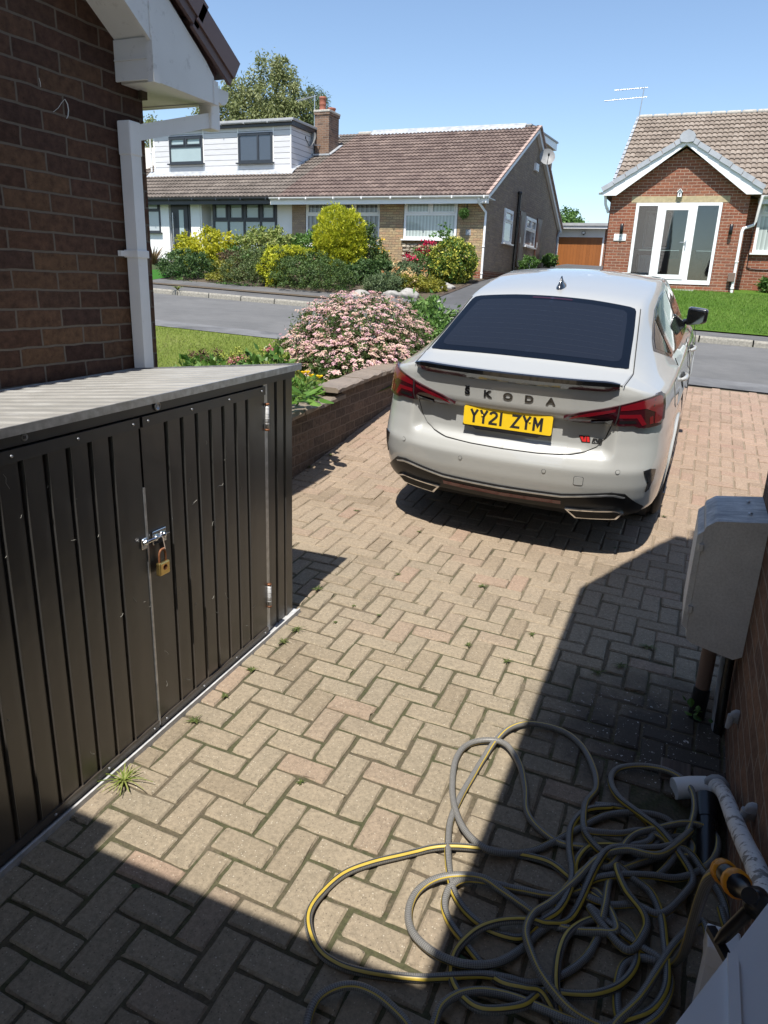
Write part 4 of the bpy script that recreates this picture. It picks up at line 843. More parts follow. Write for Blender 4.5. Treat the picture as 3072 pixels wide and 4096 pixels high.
def side_x(y, z):                                  # x of the leaning side glass at (y, z)
    xt, xb, zs, dr = (np.interp(y, HY, q) for q in (XT, XB_, ZS, DRP)); zt = np.interp(y, zc_s[:, 0], zc_s[:, 1]) - dr
    return xt + (xb - xt) * (((zt - z) / (zt - zs)).clip(0, 1)) ** (1 / .92)
# lower shell
rimW = .835; NS = len(plan); vs, fs = [], []; NZ = 46
wheels = [1.12, 3.80]
def shell(half):
    V = np.zeros((NS, NZ + 1, 3))
    for i, (xf, yo) in enumerate(plan):
        rx, ry = xf * rimW, yo + (1 - float(sstep(.25, .9, yo))) * float(yrear(xf * rimW, 1.06)); zr = float(Hf(np.array(rx), np.array(ry)))
        zlo = .18 + .145 * (1 - float(sstep(.3, 1.0, yo))); z = zlo + (zr - zlo) * np.linspace(0, 1, NZ + 1); f = 1 - sstep(.25, .9, yo)
        w = Wd(z); w = w + (rimW - w[-1]) * np.linspace(0, 1, NZ + 1) ** 8
        # crease along the flank
        w = w + .008 * np.exp(-((z - .80) / .02) ** 2) * sstep(.5, 1.2, yo) * (1 - sstep(3.6, 4.2, yo))
        V[i, :, 0] = xf * w * half; V[i, :, 1] = yo + yrear(xf * w, z) * f; V[i, :, 2] = z
    F = []
    for i in range(NS - 1):
        for j in range(NZ):
            c = (V[i, j] + V[i + 1, j + 1]) / 2
            if abs(c[0]) > .6 and any((c[1] - wy) ** 2 + (c[2] - .335) ** 2 < .355 ** 2 for wy in wheels): continue
            a, b, c_, d = i * (NZ + 1) + j, (i + 1) * (NZ + 1) + j, (i + 1) * (NZ + 1) + j + 1, i * (NZ + 1) + j + 1
            F.append((a, b, c_, d) if half > 0 else (d, c_, b, a))
    return V.reshape(-1, 3), F, V[:, -1]
BV, BF = [], []
for half in (1, -1):
    V, F, rim = shell(half); n = len(BV); BV += V.tolist(); BF += [tuple(i + n for i in f) for f in F]
    NT_ = 40; T = np.zeros((NS, NT_ + 1, 3)); ts = np.linspace(0, 1, NT_ + 1) ** 1.15
    for i in range(NS):
        sp_y = np.clip(rim[i, 1], .42, 4.25); T[i, :, 0] = rim[i, 0] * (1 - ts); T[i, :, 1] = rim[i, 1] + (sp_y - rim[i, 1]) * ts
        T[i, :, 2] = Hf(T[i, :, 0], T[i, :, 1])
    n = len(BV); BV += T.reshape(-1, 3).tolist()
    for i in range(NS - 1):
        for j in range(NT_):
            a, b, c_, d = n + i * (NT_ + 1) + j, n + (i + 1) * (NT_ + 1) + j, n + (i + 1) * (NT_ + 1) + j + 1, n + i * (NT_ + 1) + j + 1
            BF.append((a, b, c_, d) if half > 0 else (d, c_, b, a))
bm = bmesh.new(); bvv = [bm.verts.new(v) for v in BV]
for f in BF:
    if len(set(f)) == 4:
        try: bm.faces.new([bvv[i] for i in f])
        except ValueError: pass
bmesh.ops.remove_doubles(bm, verts=bm.verts, dist=.0015); bmesh.ops.recalc_face_normals(bm, faces=bm.faces)
for f in bm.faces: f.smooth = True
me = bpy.data.meshes.new('body'); bm.to_mesh(me); bm.free(); me.materials.append(M['paint'])
body = bpy.data.objects.new('body', me); COL.objects.link(body); body.parent = car; ORIG[body] = Vector((0, 0, 0))
def patch(poly, fn, off, cell, thick=.006):
    """sheet of that outline wrapped over the surface fn(u, v), lifted by off, with a turned-in edge"""
    bm = bmesh.new(); f = bm.faces.new([bm.verts.new((p[0], p[1], 0)) for p in poly]); P = np.array(poly)
    for ax in (0, 1):
        lo, hi = P[:, ax].min(), P[:, ax].max(); n = int((hi - lo) / cell)
        for i in range(1, n + 1):
            co = [0, 0, 0]; no = [0, 0, 0]; co[ax] = lo + (hi - lo) * i / (n + 1) + 1e-5; no[ax] = 1
            bmesh.ops.bisect_plane(bm, geom=bm.verts[:] + bm.edges[:] + bm.faces[:], plane_co=co, plane_no=no, dist=1e-6)
    bmesh.ops.triangulate(bm, faces=[q for q in bm.faces if len(q.verts) > 4])
    bm.verts.ensure_lookup_table(); uv = np.array([v.co[:2] for v in bm.verts]); e = 2e-3
    p = fn(uv[:, 0], uv[:, 1]); du = fn(uv[:, 0] + e, uv[:, 1]) - fn(uv[:, 0] - e, uv[:, 1]); dv = fn(uv[:, 0], uv[:, 1] + e) - fn(uv[:, 0], uv[:, 1] - e)
    nn = np.cross(du, dv); nn /= np.linalg.norm(nn, axis=1)[:, None] + 1e-12
    out = p - np.array([0, 2., .5]); flip = np.sign((nn * out).sum(1)); nn *= np.where(flip == 0, 1, flip)[:, None]
    for v, q, m in zip(bm.verts, p, nn): v.co = q + m * off
    be = [x for x in bm.edges if x.is_boundary]; r = bmesh.ops.extrude_edge_only(bm, edges=be); src = {}
    nd = {tuple(np.round(q + m * off, 7)): m for q, m in zip(p, nn)}
    for v in r['geom']:
        if isinstance(v, bmesh.types.BMVert):
            m = nd.get(tuple(np.round(np.array(v.co), 7)))
            if m is None:
                i = np.argmin(((p + nn * off - np.array(v.co)) ** 2).sum(1)); m = nn[i]
            v.co = v.co - Vector(m) * thick
    bmesh.ops.recalc_face_normals(bm, faces=bm.faces)
    for q in bm.faces: q.smooth = True
    bm.verts.index_update(); V = [v.co[:] for v in bm.verts]; F = [[v.index for v in q.verts] for q in bm.faces]; bm.free(); return V, F
def add_patch(name, mat, parent, polys, fn, off, cell=.05, thick=.006):
    b = MB()
    for q in polys: V, F = patch(q, fn, off, cell, thick); b.add(V, F, 0, True)
    o = mesh_obj(name, b.v, b.f, mat, parent, smooth=True)
    try:
        o.data.set_sharp_from_angle(angle=math.radians(40))
    except Exception: pass
    return o
def mir(p): return [(-x, z) for x, z in p][::-1]
def sym(half): return half + mir(half)            # half outline from the centre line, out and back
top = lambda x, y: np.stack([x, y, Hf(x, y)], -1)
# tailgate: lower face and the deck below the glass
lid = [(0, .662), (.20, .664), (.36, .672), (.45, .690), (.505, .722), (.545, .775), (.568, .85), (.585, .96), (.595, 1.052), (0, 1.06)]
lid_g = [(0, .658), (.20, .660), (.36, .668), (.452, .687), (.508, .720), (.549, .774), (.572, .85), (.589, .96), (.599, 1.054), (0, 1.063)]
add_patch('shut_line', M['shut'], car, [sym(lid_g)], rear, .0015, .03, .002)
tg = add_patch('tailgate', M['paint'], car, [sym(lid)], rear, .005, .025)
deck = [(0, .062), (.3, .074), (.595, .135), (.618, .36), (0, .372)]
add_patch('deck', M['paint'], tg, [sym(deck)], top, .004, .04)
dline = [[(.601, .13), (.605, .13), (.625, .36), (.556, 1.06), (.552, 1.06), (.621, .36)]]
for q in (dline[0], mir(dline[0])): add_patch('shut_line', M['shut'], car, [q], top, .0035, .05, .003)
# rear window
rw = [(0, .345), (.3, .348), (.52, .352), (.575, .362), (.592, .385), (.585, .45), (.56, .75), (.535, 1.0), (.522, 1.035), (.49, 1.048), (.25, 1.062), (0, 1.066)]
win = add_patch('rear_window', M['tint'], car, [sym(rw)], top, .006, .04)
M['tint_in'] = paint('privacy_glass_clear_area', (.011, .014, .022), .05)  # bluish lighter tone paints a faint reflection inside the black border
M['tint_in'].node_tree.nodes['Principled BSDF'].inputs['Specular IOR Level'].default_value = 0.
for q_ in ('tint', 'tint_in'): M[q_].node_tree.nodes['Principled BSDF'].inputs['Coat Weight'].default_value = .55
rwi = [(0, .40), (.3, .403), (.50, .41), (.53, .425), (.538, .46), (.53, .55), (.50, .86), (.485, .96), (.46, .985), (.25, .998), (0, 1.002)]
add_patch('clear_area', M['tint_in'], win, [sym(rwi)], top, .0068, .04)
add_patch('high_brake_light', M['lamp_dark'], win, [sym([(0, 1.022), (.13, 1.02), (.13, 1.038), (0, 1.04)])], top, .0072, .04)
for k in range(9):
    yk = .46 + .058 * k; wk = .50 - .05 * (yk - .4)
    add_patch('heater_line', M['tint_line'] if 'tint_line' in M else M.setdefault('tint_line', paint('heater_line', (.022, .024, .03), .3)), win, [sym([(0, yk), (wk, yk - .012), (wk, yk - .0105), (0, yk + .0015)])], top, .0074, .08, .001)
# spoiler lip
b = MB(); ring = [(.150, 1.088), (.060, 1.104), (.012, 1.112), (-.004, 1.107), (.002, 1.082), (.030, 1.050), (.062, 1.052), (.12, 1.075)]; n = 33; vs = []
for i in range(n):
    x = -.585 + 1.17 * i / (n - 1); yb = float(np.interp(abs(x) / .85, plan[:101, 0], plan[:101, 1])); t = 1 - .45 * max(0, (abs(x) - .50) / .085) ** 2
    for (y, z) in ring: vs.append((x, yb + .05 + (y - .05) * t, 1.075 + (z - 1.075) * t))
m_ = len(ring); b.add(vs, [(i * m_ + k, i * m_ + (k + 1) % m_, (i + 1) * m_ + (k + 1) % m_, (i + 1) * m_ + k) for i in range(n - 1) for k in range(m_)] + [tuple(range(m_)), tuple((n - 1) * m_ + k for k in range(m_))[::-1]], 0, False)
b.build('spoiler', M['gloss_black'], car)
# tail lights
for q_ in ('lamp_dark', 'lamp_red'): M[q_].node_tree.nodes['Principled BSDF'].inputs['Coat Weight'].default_value = .45
tl = [(.315, .892), (.40, .926), (.50, .952), (.59, .975), (.70, 1.006), (.775, 1.022), (.793, 1.008), (.806, .95), (.812, .88), (.80, .853), (.745, .848), (.70, .852), (.675, .864), (.58, .858), (.45, .862), (.36, .874)]
for sgn in (1, -1):
    q = tl if sgn > 0 else mir(tl); f = (lambda p: p) if sgn > 0 else mir
    L = add_patch('tail_light', M['lamp_dark'], car, [q], rear, .019, .03, .035)
    red = [[(.60, .968), (.70, .996), (.772, 1.012), (.784, 1.0), (.796, .945), (.800, .88), (.79, .866), (.772, .868), (.765, .93), (.72, .955), (.60, .945)],
           [(.345, .893), (.45, .927), (.575, .955), (.575, .940), (.45, .908)], [(.60, .925), (.70, .925), (.735, .868), (.715, .862), (.685, .905), (.60, .905)], [(.745, .905), (.757, .91), (.765, .87), (.75, .866)]]
    add_patch('red_lens', M['lamp_red'], L, [f(p) for p in red], rear, .0205, .03, .003)
    clr = [[(.46, .888), (.57, .898), (.57, .880), (.46, .874)], [(.605, .892), (.68, .893), (.69, .876), (.605, .876)]]
    add_patch('clear_lens', M['gloss_black'], L, [f(p) for p in clr], rear, .0205, .03, .003)
    ln = [[(.588, .856), (.588, .974), (.594, .976), (.594, .858)]]
    add_patch('lamp_joint', M['shut'], L, [f(p) for p in ln], rear, .0208, .03, .003)
# bumper black parts, sensors, towing eye cover
bl = [(0, .335), (.36, .335), (.5, .318), (.70, .305), (.785, .325), (.80, .365), (.762, .405), (.70, .468), (.63, .477), (.36, .440), (0, .436)]
M['satin_black'] = paint('satin_black_trim', (.007, .007, .008), .35, .12); M['satin_black'].node_tree.nodes['Principled BSDF'].inputs['Specular IOR Level'].default_value = .25
dif = add_patch('diffuser', M['satin_black'], car, [sym(bl)], rear, .008, .03, .012)
cr = [(0, .418), (.36, .422), (.60, .454), (.64, .455), (.69, .443), (.70, .448), (.65, .464), (.60, .464), (.36, .430), (0, .426)]
add_patch('bright_strip', M['alu'], dif, [sym(cr)], rear, .013, .03, .006)  # thin bright metal strip along the upper edge of the black trim
M['reflector'] = paint('bumper_reflector', (.12, .012, .014), .2)
rf = [(0, .392), (.36, .397), (.36, .372), (0, .368)]
add_patch('reflector_strip', M['reflector'], dif, [sym(rf)], rear, .0105, .04, .003)
for sgn in (1, -1):
    f = (lambda p: p) if sgn > 0 else mir
    o_ = [(.385, .352), (.655, .362), (.70, .345), (.665, .290), (.44, .282)]; i_ = [(.405, .342), (.650, .352), (.682, .340), (.655, .299), (.448, .292)]
    E_ = add_patch('exhaust', M['chrome'], car, [f(o_)], rear, .022, .03, .05); add_patch('exhaust_opening', M['shut'], E_, [f(i_)], rear, .0235, .03, .003)
    v_ = [(.775, .605), (.806, .612), (.832, .60), (.828, .54), (.815, .48), (.80, .465), (.806, .53)]
    add_patch('bumper_vent', M['gloss_black'], car, [f(v_)], rear, .006, .02, .008)
def disc(x, z, r, n=18): return [(x + r * math.cos(2 * PI * k / n), z + r * math.sin(2 * PI * k / n)) for k in range(n)]
def ringp(x, z, r): return [disc(x, z, r)]
for x, z in ((-.645, .605), (-.25, .57), (.25, .57), (.645, .605)):
    q = add_patch('parking_sensor', M['shut'], car, [disc(x, z, .0125)], rear, .001, .02, .002); add_patch('sensor_face', M['paint'], q, [disc(x, z, .0105)], rear, .003, .02, .003)
def rrect(x0, x1, z0, z1, r): return [(cx + r * math.cos(a), cz + r * math.sin(a)) for (cx, cz, a0) in ((x1 - r, z1 - r, 0), (x0 + r, z1 - r, PI / 2), (x0 + r, z0 + r, PI), (x1 - r, z0 + r, 1.5 * PI)) for a in (a0, a0 + PI / 4, a0 + PI / 2)]
q = add_patch('towing_eye_cover', M['shut'], car, [rrect(.418, .472, .508, .562, .008)], rear, .001, .02, .002); add_patch('cover_face', M['paint'], q, [rrect(.4205, .4695, .5105, .5595, .007)], rear, .0025, .02, .003)
# number plate
PX, PZ, PY, tilt = .0, .824, .070, math.radians(4)
def plate_m(x, z, d): return Matrix(((1, 0, 0, x), (0, math.sin(tilt), -math.cos(tilt), PY - d * math.cos(tilt) + (z - PZ) * math.sin(tilt)), (0, math.cos(tilt), math.sin(tilt), z), (0, 0, 0, 1)))
pl = rrect(-.26, .26, -.0555, .0555, .01)
def plate_slab(name, mat, pts, t0, t1, parent, dz=0):
    b = MB(); n = len(pts); b.add([plate_m(x, PZ + z + dz, d) @ Vector((0, 0, 0)) for d in (t0, t1) for (x, z) in pts], [tuple(range(n)), tuple(range(n, 2 * n))[::-1]] + [(i, i + n, (i + 1) % n + n, (i + 1) % n) for i in range(n)]); return b.build(name, mat, parent)
NP = plate_slab('number_plate', M['plate'], pl, 0, .008, car)
plate_slab('plate_holder', M['black_pl'], [(-.262, -.046), (-.262, -.062), (-.20, -.067), (-.18, -.078), (.18, -.078), (.20, -.067), (.262, -.062), (.262, -.046)], -.002, .006, NP)
def glyph(pts, w=.0135):
    """one flat-ended stroke of a plate character, mitred at the bends"""
    P = [Vector((p[0], p[1], 0)) for p in pts]; L, R = [], []
    for k, p in enumerate(P):
        a = (p - P[k - 1]).normalized() if k else None; b = (P[k + 1] - p).normalized() if k < len(P) - 1 else None
        d = ((a or b) + (b or a)).normalized(); nrm = Vector((-d.y, d.x, 0)); q = w / 2 / max(.45, nrm.dot(Vector((-(b or a).y, (b or a).x, 0))))
        L.append(p + nrm * q); R.append(p - nrm * q)
    return L, R
GL = {'Y': [[(-.0185, .0395), (0, .003)], [(.0185, .0395), (0, .003)], [(0, .008), (0, -.0395)]], 'Z': [[(-.0225, .033), (.019, .033), (-.019, -.033), (.0225, -.033)]],
      'M': [[(-.0195, -.0395), (-.0195, .0395)], [(.0195, -.0395), (.0195, .0395)], [(-.0185, .034), (0, -.010), (.0185, .034)]], '1': [[(0, .0395), (0, -.0395)]],
      '2': [[(-.0175, .019), (-.015, .028), (-.006, .033), (.006, .033), (.015, .027), (.0175, .017), (.014, .007), (-.0175, -.027), (-.0175, -.033), (.0225, -.033)]]}
for chh, x in zip('YY21ZYM', (-.197, -.139, -.081, -.036, .052, .113, .178)):
    b = MB()
    for st_ in GL[chh]:
        L, R = glyph(st_)
        for k in range(len(L) - 1):
            q = [L[k], L[k + 1], R[k + 1], R[k]]; b.add([plate_m(x + v.x * 1.08, PZ + v.y, d) @ Vector((0, 0, 0)) for d in (.0075, .0088) for v in q], [(0, 1, 2, 3), (7, 6, 5, 4), (0, 4, 5, 1), (1, 5, 6, 2), (2, 6, 7, 3), (3, 7, 4, 0)])
    b.build('plate_letter', M['shut'], NP)
b = MB()
for k in range(26):
    if k % 9 != 4: b.box(-.13 + .0105 * k, -.13 + .0105 * k + random.uniform(.004, .008), PY - .0095, PY - .008, PZ - .071, PZ - .066)
b.build('holder_lettering', M['alu'], NP)
for x in (-.148, .132):
    b = MB(); b.lathe([(.006, 0), (.006, -.003), (.0, -.004)], (x, PY - .0083, PZ + .008), 'y', 10); b.build('plate_screw', M['plate'], NP)
# lettering and badge
def rear_m(x, z, off, rot=0):
    p = rear(np.array([x, x + .01]), np.array([z, z])); t = Vector(p[1] - p[0]).normalized(); pu = rear(np.array([x, x]), np.array([z - .02, z + .02])); u = Vector(pu[1] - pu[0]).normalized(); n_ = t.cross(u).normalized(); u = n_.cross(t)
    o_ = Vector(p[0]) + n_ * off; return Matrix(((t.x, u.x, n_.x, o_.x), (t.y, u.y, n_.y, o_.y), (t.z, u.z, n_.z, o_.z), (0, 0, 0, 1)))
for chh, x in zip('\u0160KODA', (-.243, -.123, -.002, .118, .238)): text('letter', chh, .056, M['gloss_black'], tg, rear_m(x, .968, .006), .003, .0022, (1.2, .95), local=True)
bgd = add_patch('badge', M['shut'], car, [[(.403, .780), (.464, .780), (.468, .762), (.470, .741), (.424, .741)]], rear, .0065, .02, .003)
add_patch('badge_flash', M['badge_red'], bgd, [[(.409, .775), (.427, .775), (.432, .757), (.434, .757), (.438, .775), (.444, .775), (.447, .746), (.428, .746)], [(.447, .775), (.459, .775), (.464, .757), (.466, .746), (.452, .746)]], rear, .008, .02, .002)
text('badge_letters', 'RS', .038, M['shut'], bgd, rear_m(.503, .755, .0065), .002, .0028, (1.3, .82), .1, local=True)
# side glass, right and left
def side(sgn): return lambda y, z: np.stack([sgn * side_x(y, z), y, z], -1)
dlo = [(.86, 1.145), (.97, 1.205), (1.12, 1.265), (1.35, 1.325), (1.7, 1.368), (2.05, 1.378), (2.4, 1.362), (2.7, 1.31), (3.0, 1.19), (3.28, 1.035), (3.2, 1.0), (2.2, 1.030), (1.3, 1.052), (1.18, 1.055)]
panes_ = [[(.915, 1.148), (1.0, 1.200), (1.13, 1.25), (1.19, 1.265), (1.19, 1.072)], [(1.225, 1.275), (1.4, 1.318), (1.7, 1.353), (2.06, 1.364), (2.06, 1.046), (1.225, 1.068)], [(2.16, 1.362), (2.4, 1.347), (2.68, 1.297), (2.97, 1.18), (3.20, 1.045), (3.16, 1.015), (2.16, 1.044)]]
for sgn in (1, -1):
    S_ = add_patch('side_window', M['gloss_black'], car, [dlo], side(sgn), .004, .12, .01)
    for q in panes_: add_patch('pane', M['tint_side'], S_, [q], side(sgn), .0065, .15, .003)
    # handles, door gaps, fuel flap
    def flank(y, z, d=0):
        w = float(Wd(z)) + .008 * math.exp(-((z - .80) / .02) ** 2); xf = float(np.interp(y, plan[60:160, 1], plan[60:160, 0])); return Vector((sgn * (xf * w + d), y, z))
    for y0 in (1.28, 2.38):
        b = MB(); P = crom([flank(y0, .895, -.004), flank(y0 + .04, .90, .022), flank(y0 + .16, .897, .026), flank(y0 + .22, .893, -.004)], 5); b.tube(P, [.010 + .006 * math.sin(PI * i / (len(P) - 1)) for i in range(len(P))], 8); b.build('door_handle', M['paint'], car)
        b = MB(); b.tube([flank(y0 + .03, .905, .001), flank(y0 + .19, .902, .001)], .012, 6); b.build('handle_recess', M['shut'], car)
    for pts in ([(2.10, 1.03), (2.12, .8), (2.12, .45), (2.1, .3)], [(1.20, 1.05), (1.30, .92), (1.42, .78), (1.47, .62), (1.50, .45)], [(3.25, 1.0), (3.27, .8), (3.25, .4)]):
        b = MB(); b.tube(crom([flank(y, z, -.001) for y, z in pts], 5), .003, 5); b.build('shut_line', M['shut'], car)
    b = MB(); b.tube([flank(y, .245, -.01) for y in np.linspace(1.5, 3.42, 8)], .03, 8); b.build('sill', M['gloss_black'], car)
    # wheels
    for wy in wheels:
        cx = sgn * .772; b = MB(); b.lathe([(.235, -.11), (.29, -.118), (.322, -.10), (.333, -.06), (.334, 0), (.333, .06), (.322, .10), (.29, .118), (.235, .11)], (cx, wy, .334), 'x', 40)
        for k in range(4): b.lathe([(.336, -.07 + .045 * k), (.336, -.045 + .045 * k)], (cx, wy, .334), 'x', 40)
        W_ = b.build('wheel', M['rubber'], car); b = MB(); b.lathe([(.23, -.10), (.236, .11), (.215, .112), (.20, .05), (.06, .055), (.05, .10), (0, .10)] if sgn > 0 else [(.23, .10), (.236, -.11), (.215, -.112), (.20, -.05), (.06, -.055), (.05, -.10), (0, -.10)], (cx, wy, .334), 'x', 30)
        for k in range(5):
            a = 2 * PI * k / 5; b.slab((cx + sgn * .095, wy + .05 * math.cos(a), .334 + .05 * math.sin(a)), (cx + sgn * .10, wy + .225 * math.cos(a), .334 + .225 * math.sin(a)), .07, .02)
        b.build('rim', M['gloss_black'], W_)
        b = MB(); b.tube([flank(wy + .357 * math.cos(t), .335 + .357 * math.sin(t), -.004) for t in np.linspace(math.radians(-22), math.radians(202), 30)], .016, 6); b.build('arch_lip', M['paint'], car)
        b = MB(); b.lathe([(.36, -.05 * sgn), (.36, -.30 * sgn), (0, -.30 * sgn)], (sgn * .86, wy, .335), 'x', 30); b.build('arch_liner', M['shut'], car)
    # door mirror
    b = MB(); bm2 = bmesh.new(); bmesh.ops.create_cube(bm2, size=1); bmesh.ops.bevel(bm2, geom=bm2.edges[:], offset=.22, segments=4, affect='EDGES', profile=.6)
    bm2.verts.index_update(); vv = []
    for v in bm2.verts:
        x, y, z = v.co; k = .5 - x; zz = z * (.155 - .045 * (x + .5)) + .012 * (x + .5); yy = (y * .16 + .03 * abs(x)) if y > 0 else y * .075
        vv.append((sgn * (.882 + x * .160), 2.82 + yy + (.02 if y < 0 else 0) - .02 * (x + .5), 1.095 + zz))
    b.add(vv, [[v.index for v in f.verts] for f in bm2.faces], 0, True); bm2.free(); mr = b.build('door_mirror', M['gloss_black'], car)
    b = MB(); b.tube([(sgn * .76, 2.88, 1.035), (sgn * .82, 2.86, 1.05)], .022, 8); b.build('mirror_arm', M['gloss_black'], mr)
    b = MB(); pts = [(.816, 1.045), (.816, 1.145), (.828, 1.155), (.908, 1.145), (.934, 1.12), (.931, 1.065), (.908, 1.045), (.828, 1.038)]; b.add([(sgn * x, 2.785 + (.0 if True else 0) - .02 * (x - .86) / .2 - .003, z) for x, z in pts] , [tuple(range(8))]); 
    M.setdefault('mirror', plain('mirror_glass', (.30, .36, .36), .08, metal=1., var=.02)); b.build('mirror_glass', M['mirror'], mr)
# fuel flap on the right flank, roof fin, underside
ff = lambda y, z: np.stack([np.interp(y, plan[60:160, 1], plan[60:160, 0]) * Wd(z), y, z], -1)
q = add_patch('fuel_flap', M['shut'], car, [rrect(.80, .98, .82, .98, .03)], ff, .001, .05, .002); add_patch('flap_face', M['paint'], q, [rrect(.804, .976, .824, .976, .028)], ff, .003, .05, .003)
b = MB(); vs = []; n = 12
for (t, w, yb, yt) in ((0, .034, 1.20, 1.43), (.012, .030, 1.205, 1.42), (.03, .018, 1.225, 1.36), (.055, .010, 1.25, 1.31), (.078, .004, 1.262, 1.285)):
    for k in range(n):
        a = 2 * PI * k / n; yy = (yb + yt) / 2 + (yt - yb) / 2 * math.cos(a); vs.append((w * math.sin(a) * (1 if math.cos(a) < .3 else .75), yy, float(Hf(np.array(0.), np.array(yy))) - .004 + t))
b.add(vs, [(i * n + k, i * n + (k + 1) % n, (i + 1) * n + (k + 1) % n, (i + 1) * n + k) for i in range(4) for k in range(n)] + [tuple(4 * n + k for k in range(n))], 0, True); b.build('roof_aerial', M['gloss_black'], car)
b = MB(); b.box(-.70, .70, .45, 4.5, .19, .25); b.box(-.66, .66, .22, .45, .25, .32); b.build('underbody', M['shut'], car)
# ------------------------------------------------------------------ black metal shed
XS = -1.66; ztop = lambda y: 1.444 + .0237 * (y - 2.885); zbot = lambda y: .222 + .0605 * (y - 2.84)
def shed_metal(name, col, rough, scratch=.5):
    t = NT(name); p = t.pos(); f = t.noise(p, 3, 4); g = t.noise(p, 160, 3, .7)
    mp = t.n('ShaderNodeMapping'); mp.inputs['Scale'].default_value = (30, 30, 1.3); t.l(p, mp.inputs[0]); s = t.noise(mp.outputs[0], 1, 5, .6)
    sp_ = t.n('ShaderNodeSeparateXYZ'); t.l(p, sp_.inputs[0])
    low = t.ramp(t.math('SUBTRACT', sp_.outputs[2], t.math('MULTIPLY', s, .45)), [(.0, (1, 1, 1)), (.55, (0, 0, 0))])   # browner towards the bottom
    c = t.mix(t.math('MULTIPLY', low, .32), tuple(col), (.11, .08, .05)); c = t.mix(.4, c, t.ramp(f, [(.3, (.75, .75, .75)), (.7, (1.25, 1.25, 1.25))]), 'MULTIPLY')
    spk = t.ramp(g, [(.70, (0, 0, 0)), (.76, (1, 1, 1))]); c = t.mix(t.math('MULTIPLY', spk, .18), c, (.30, .25, .18))
    t.set(Base_Color=c, Roughness=t.math('ADD', rough, t.math('MULTIPLY', f, .12))); t.b.inputs['Specular IOR Level'].default_value = .9; t.bump(t.noise(p, 3.2, 3), .03, .2); return t.mat
M['shed'] = shed_metal('dark_shed_metal', (.034, .033, .032), .26); M['shed_trim'] = shed_metal('dark_shed_trim', (.022, .023, .026), .3)
def roof_dust():
    t = NT('dusty_shed_roof'); p = t.pos(); mp = t.n('ShaderNodeMapping'); mp.inputs['Scale'].default_value = (5, 20, 1); t.l(p, mp.inputs[0]); f = t.noise(mp.outputs[0], 1, 6, .6, .4); g = t.noise(p, 4, 4)
    c = t.ramp(f, [(.3, (.235, .23, .215)), (.5, (.27, .262, .245)), (.72, (.33, .325, .31))]); c = t.mix(.4, c, t.ramp(g, [(.3, (.75, .75, .75)), (.7, (1.15, 1.15, 1.15))]), 'MULTIPLY')
    t.set(Base_Color=c, Roughness=.42); t.bump(f, .002, .3); return t.mat
M['shed_roof'] = roof_dust(); M['dull_zinc'] = plain('dull_zinc', (.42, .42, .42), .5, var=.2, vs=30); M['galv'] = plain('galvanised_steel', (.42, .43, .45), .38, metal=.85, var=.25, vs=35)
shed = thing('metal_shed', 'low black ribbed metal shed with double doors and a dusty flat roof', 'shed', (XS, 1.85, .16))
def ribbed(y0, y1, ribs, zl, zh, x=XS, w=.0095, d=.009):
    """pressed sheet: flat pans with a narrow upright groove at every rib"""
    ys = [(y0, 0)]
    for r in ribs: ys += [(r - w, 0), (r - w * .55, -d), (r + w * .25, -d), (r + w * .7, .004), (r + w * 1.2, 0)]
    ys += [(y1, 0)]; vs = []
    for y, o in ys: vs += [(x + o, y, zl(y)), (x + o, y, zh(y) - (0.0 if o == 0 else .0))]
    return vs, [(2 * i, 2 * i + 2, 2 * i + 3, 2 * i + 1) for i in range(len(ys) - 1)]
ribR = [1.962, 2.047, 2.131, 2.213, 2.295, 2.377, 2.459]; ribL = sorted([1.70, 1.614, 1.530, 1.447, 1.364, 1.28, 1.197])
SL = .84
for (y0, y1, ribs, gap) in ((1.838, 2.592, ribR, 0), (1.07, 1.828, ribL, 0)):
    b = MB(); xo = XS + .012; b.add(*ribbed(y0, y1, ribs, lambda y: zbot(y) + .025, lambda y: ztop(y) - .087, xo))
    b.box(xo - .02, xo - .001, y0, y0 + .012, zbot(y0) + .03, ztop(y0) - .06); b.box(xo - .02, xo - .001, y1 - .012, y1, zbot(y1) + .03, ztop(y1) - .06)
    D_ = b.build('door', M['shed'], shed)
    for (a, c) in ((-.095, -.060), None) [:1]:
        b = MB(); b.add([(xo + q, y, ztop(y) + z) for q in (-.01, .007) for y in (y0 + .004, y1) for z in (a, c)], [(0, 1, 3, 2), (4, 6, 7, 5), (0, 4, 5, 1), (2, 3, 7, 6), (0, 2, 6, 4), (1, 5, 7, 3)]); b.build('door_rail', M['shed_trim'], D_)
    b = MB(); b.add([(xo + q, y, zbot(y) + z) for q in (-.01, .006) for y in (y0, y1) for z in (.022, .052)], [(0, 1, 3, 2), (4, 6, 7, 5), (0, 4, 5, 1), (2, 3, 7, 6), (0, 2, 6, 4), (1, 5, 7, 3)]); b.build('door_rail', M['shed_trim'], D_)
    for k in range(4):
        y = y0 + .03 + (y1 - y0 - .06) * k / 3
        MB().lathe([(.0045, 0), (.0045, .003), (0, .004)], (xo + .007, y, ztop(y) - .077), 'x', 8).build('screw', M['galv'], D_); MB().lathe([(.0045, 0), (.0045, .003), (0, .004)], (xo + .006, y, zbot(y) + .037), 'x', 8).build('screw', M['galv'], D_)
b = MB(); b.box(XS - .006, XS + .016, 1.829, 1.837, zbot(1.83) + .03, ztop(1.83) - .3); shed_edge = b.build('door_edge', M['galv'], shed)
b = MB(); b.add(*ribbed(2.655, 2.842, [2.70, 2.775], lambda y: zbot(y) + .012, lambda y: ztop(y) - .05)); b.add(*ribbed(SL, 1.06, [.90, .98], lambda y: zbot(y) + .012, lambda y: ztop(y) - .05))
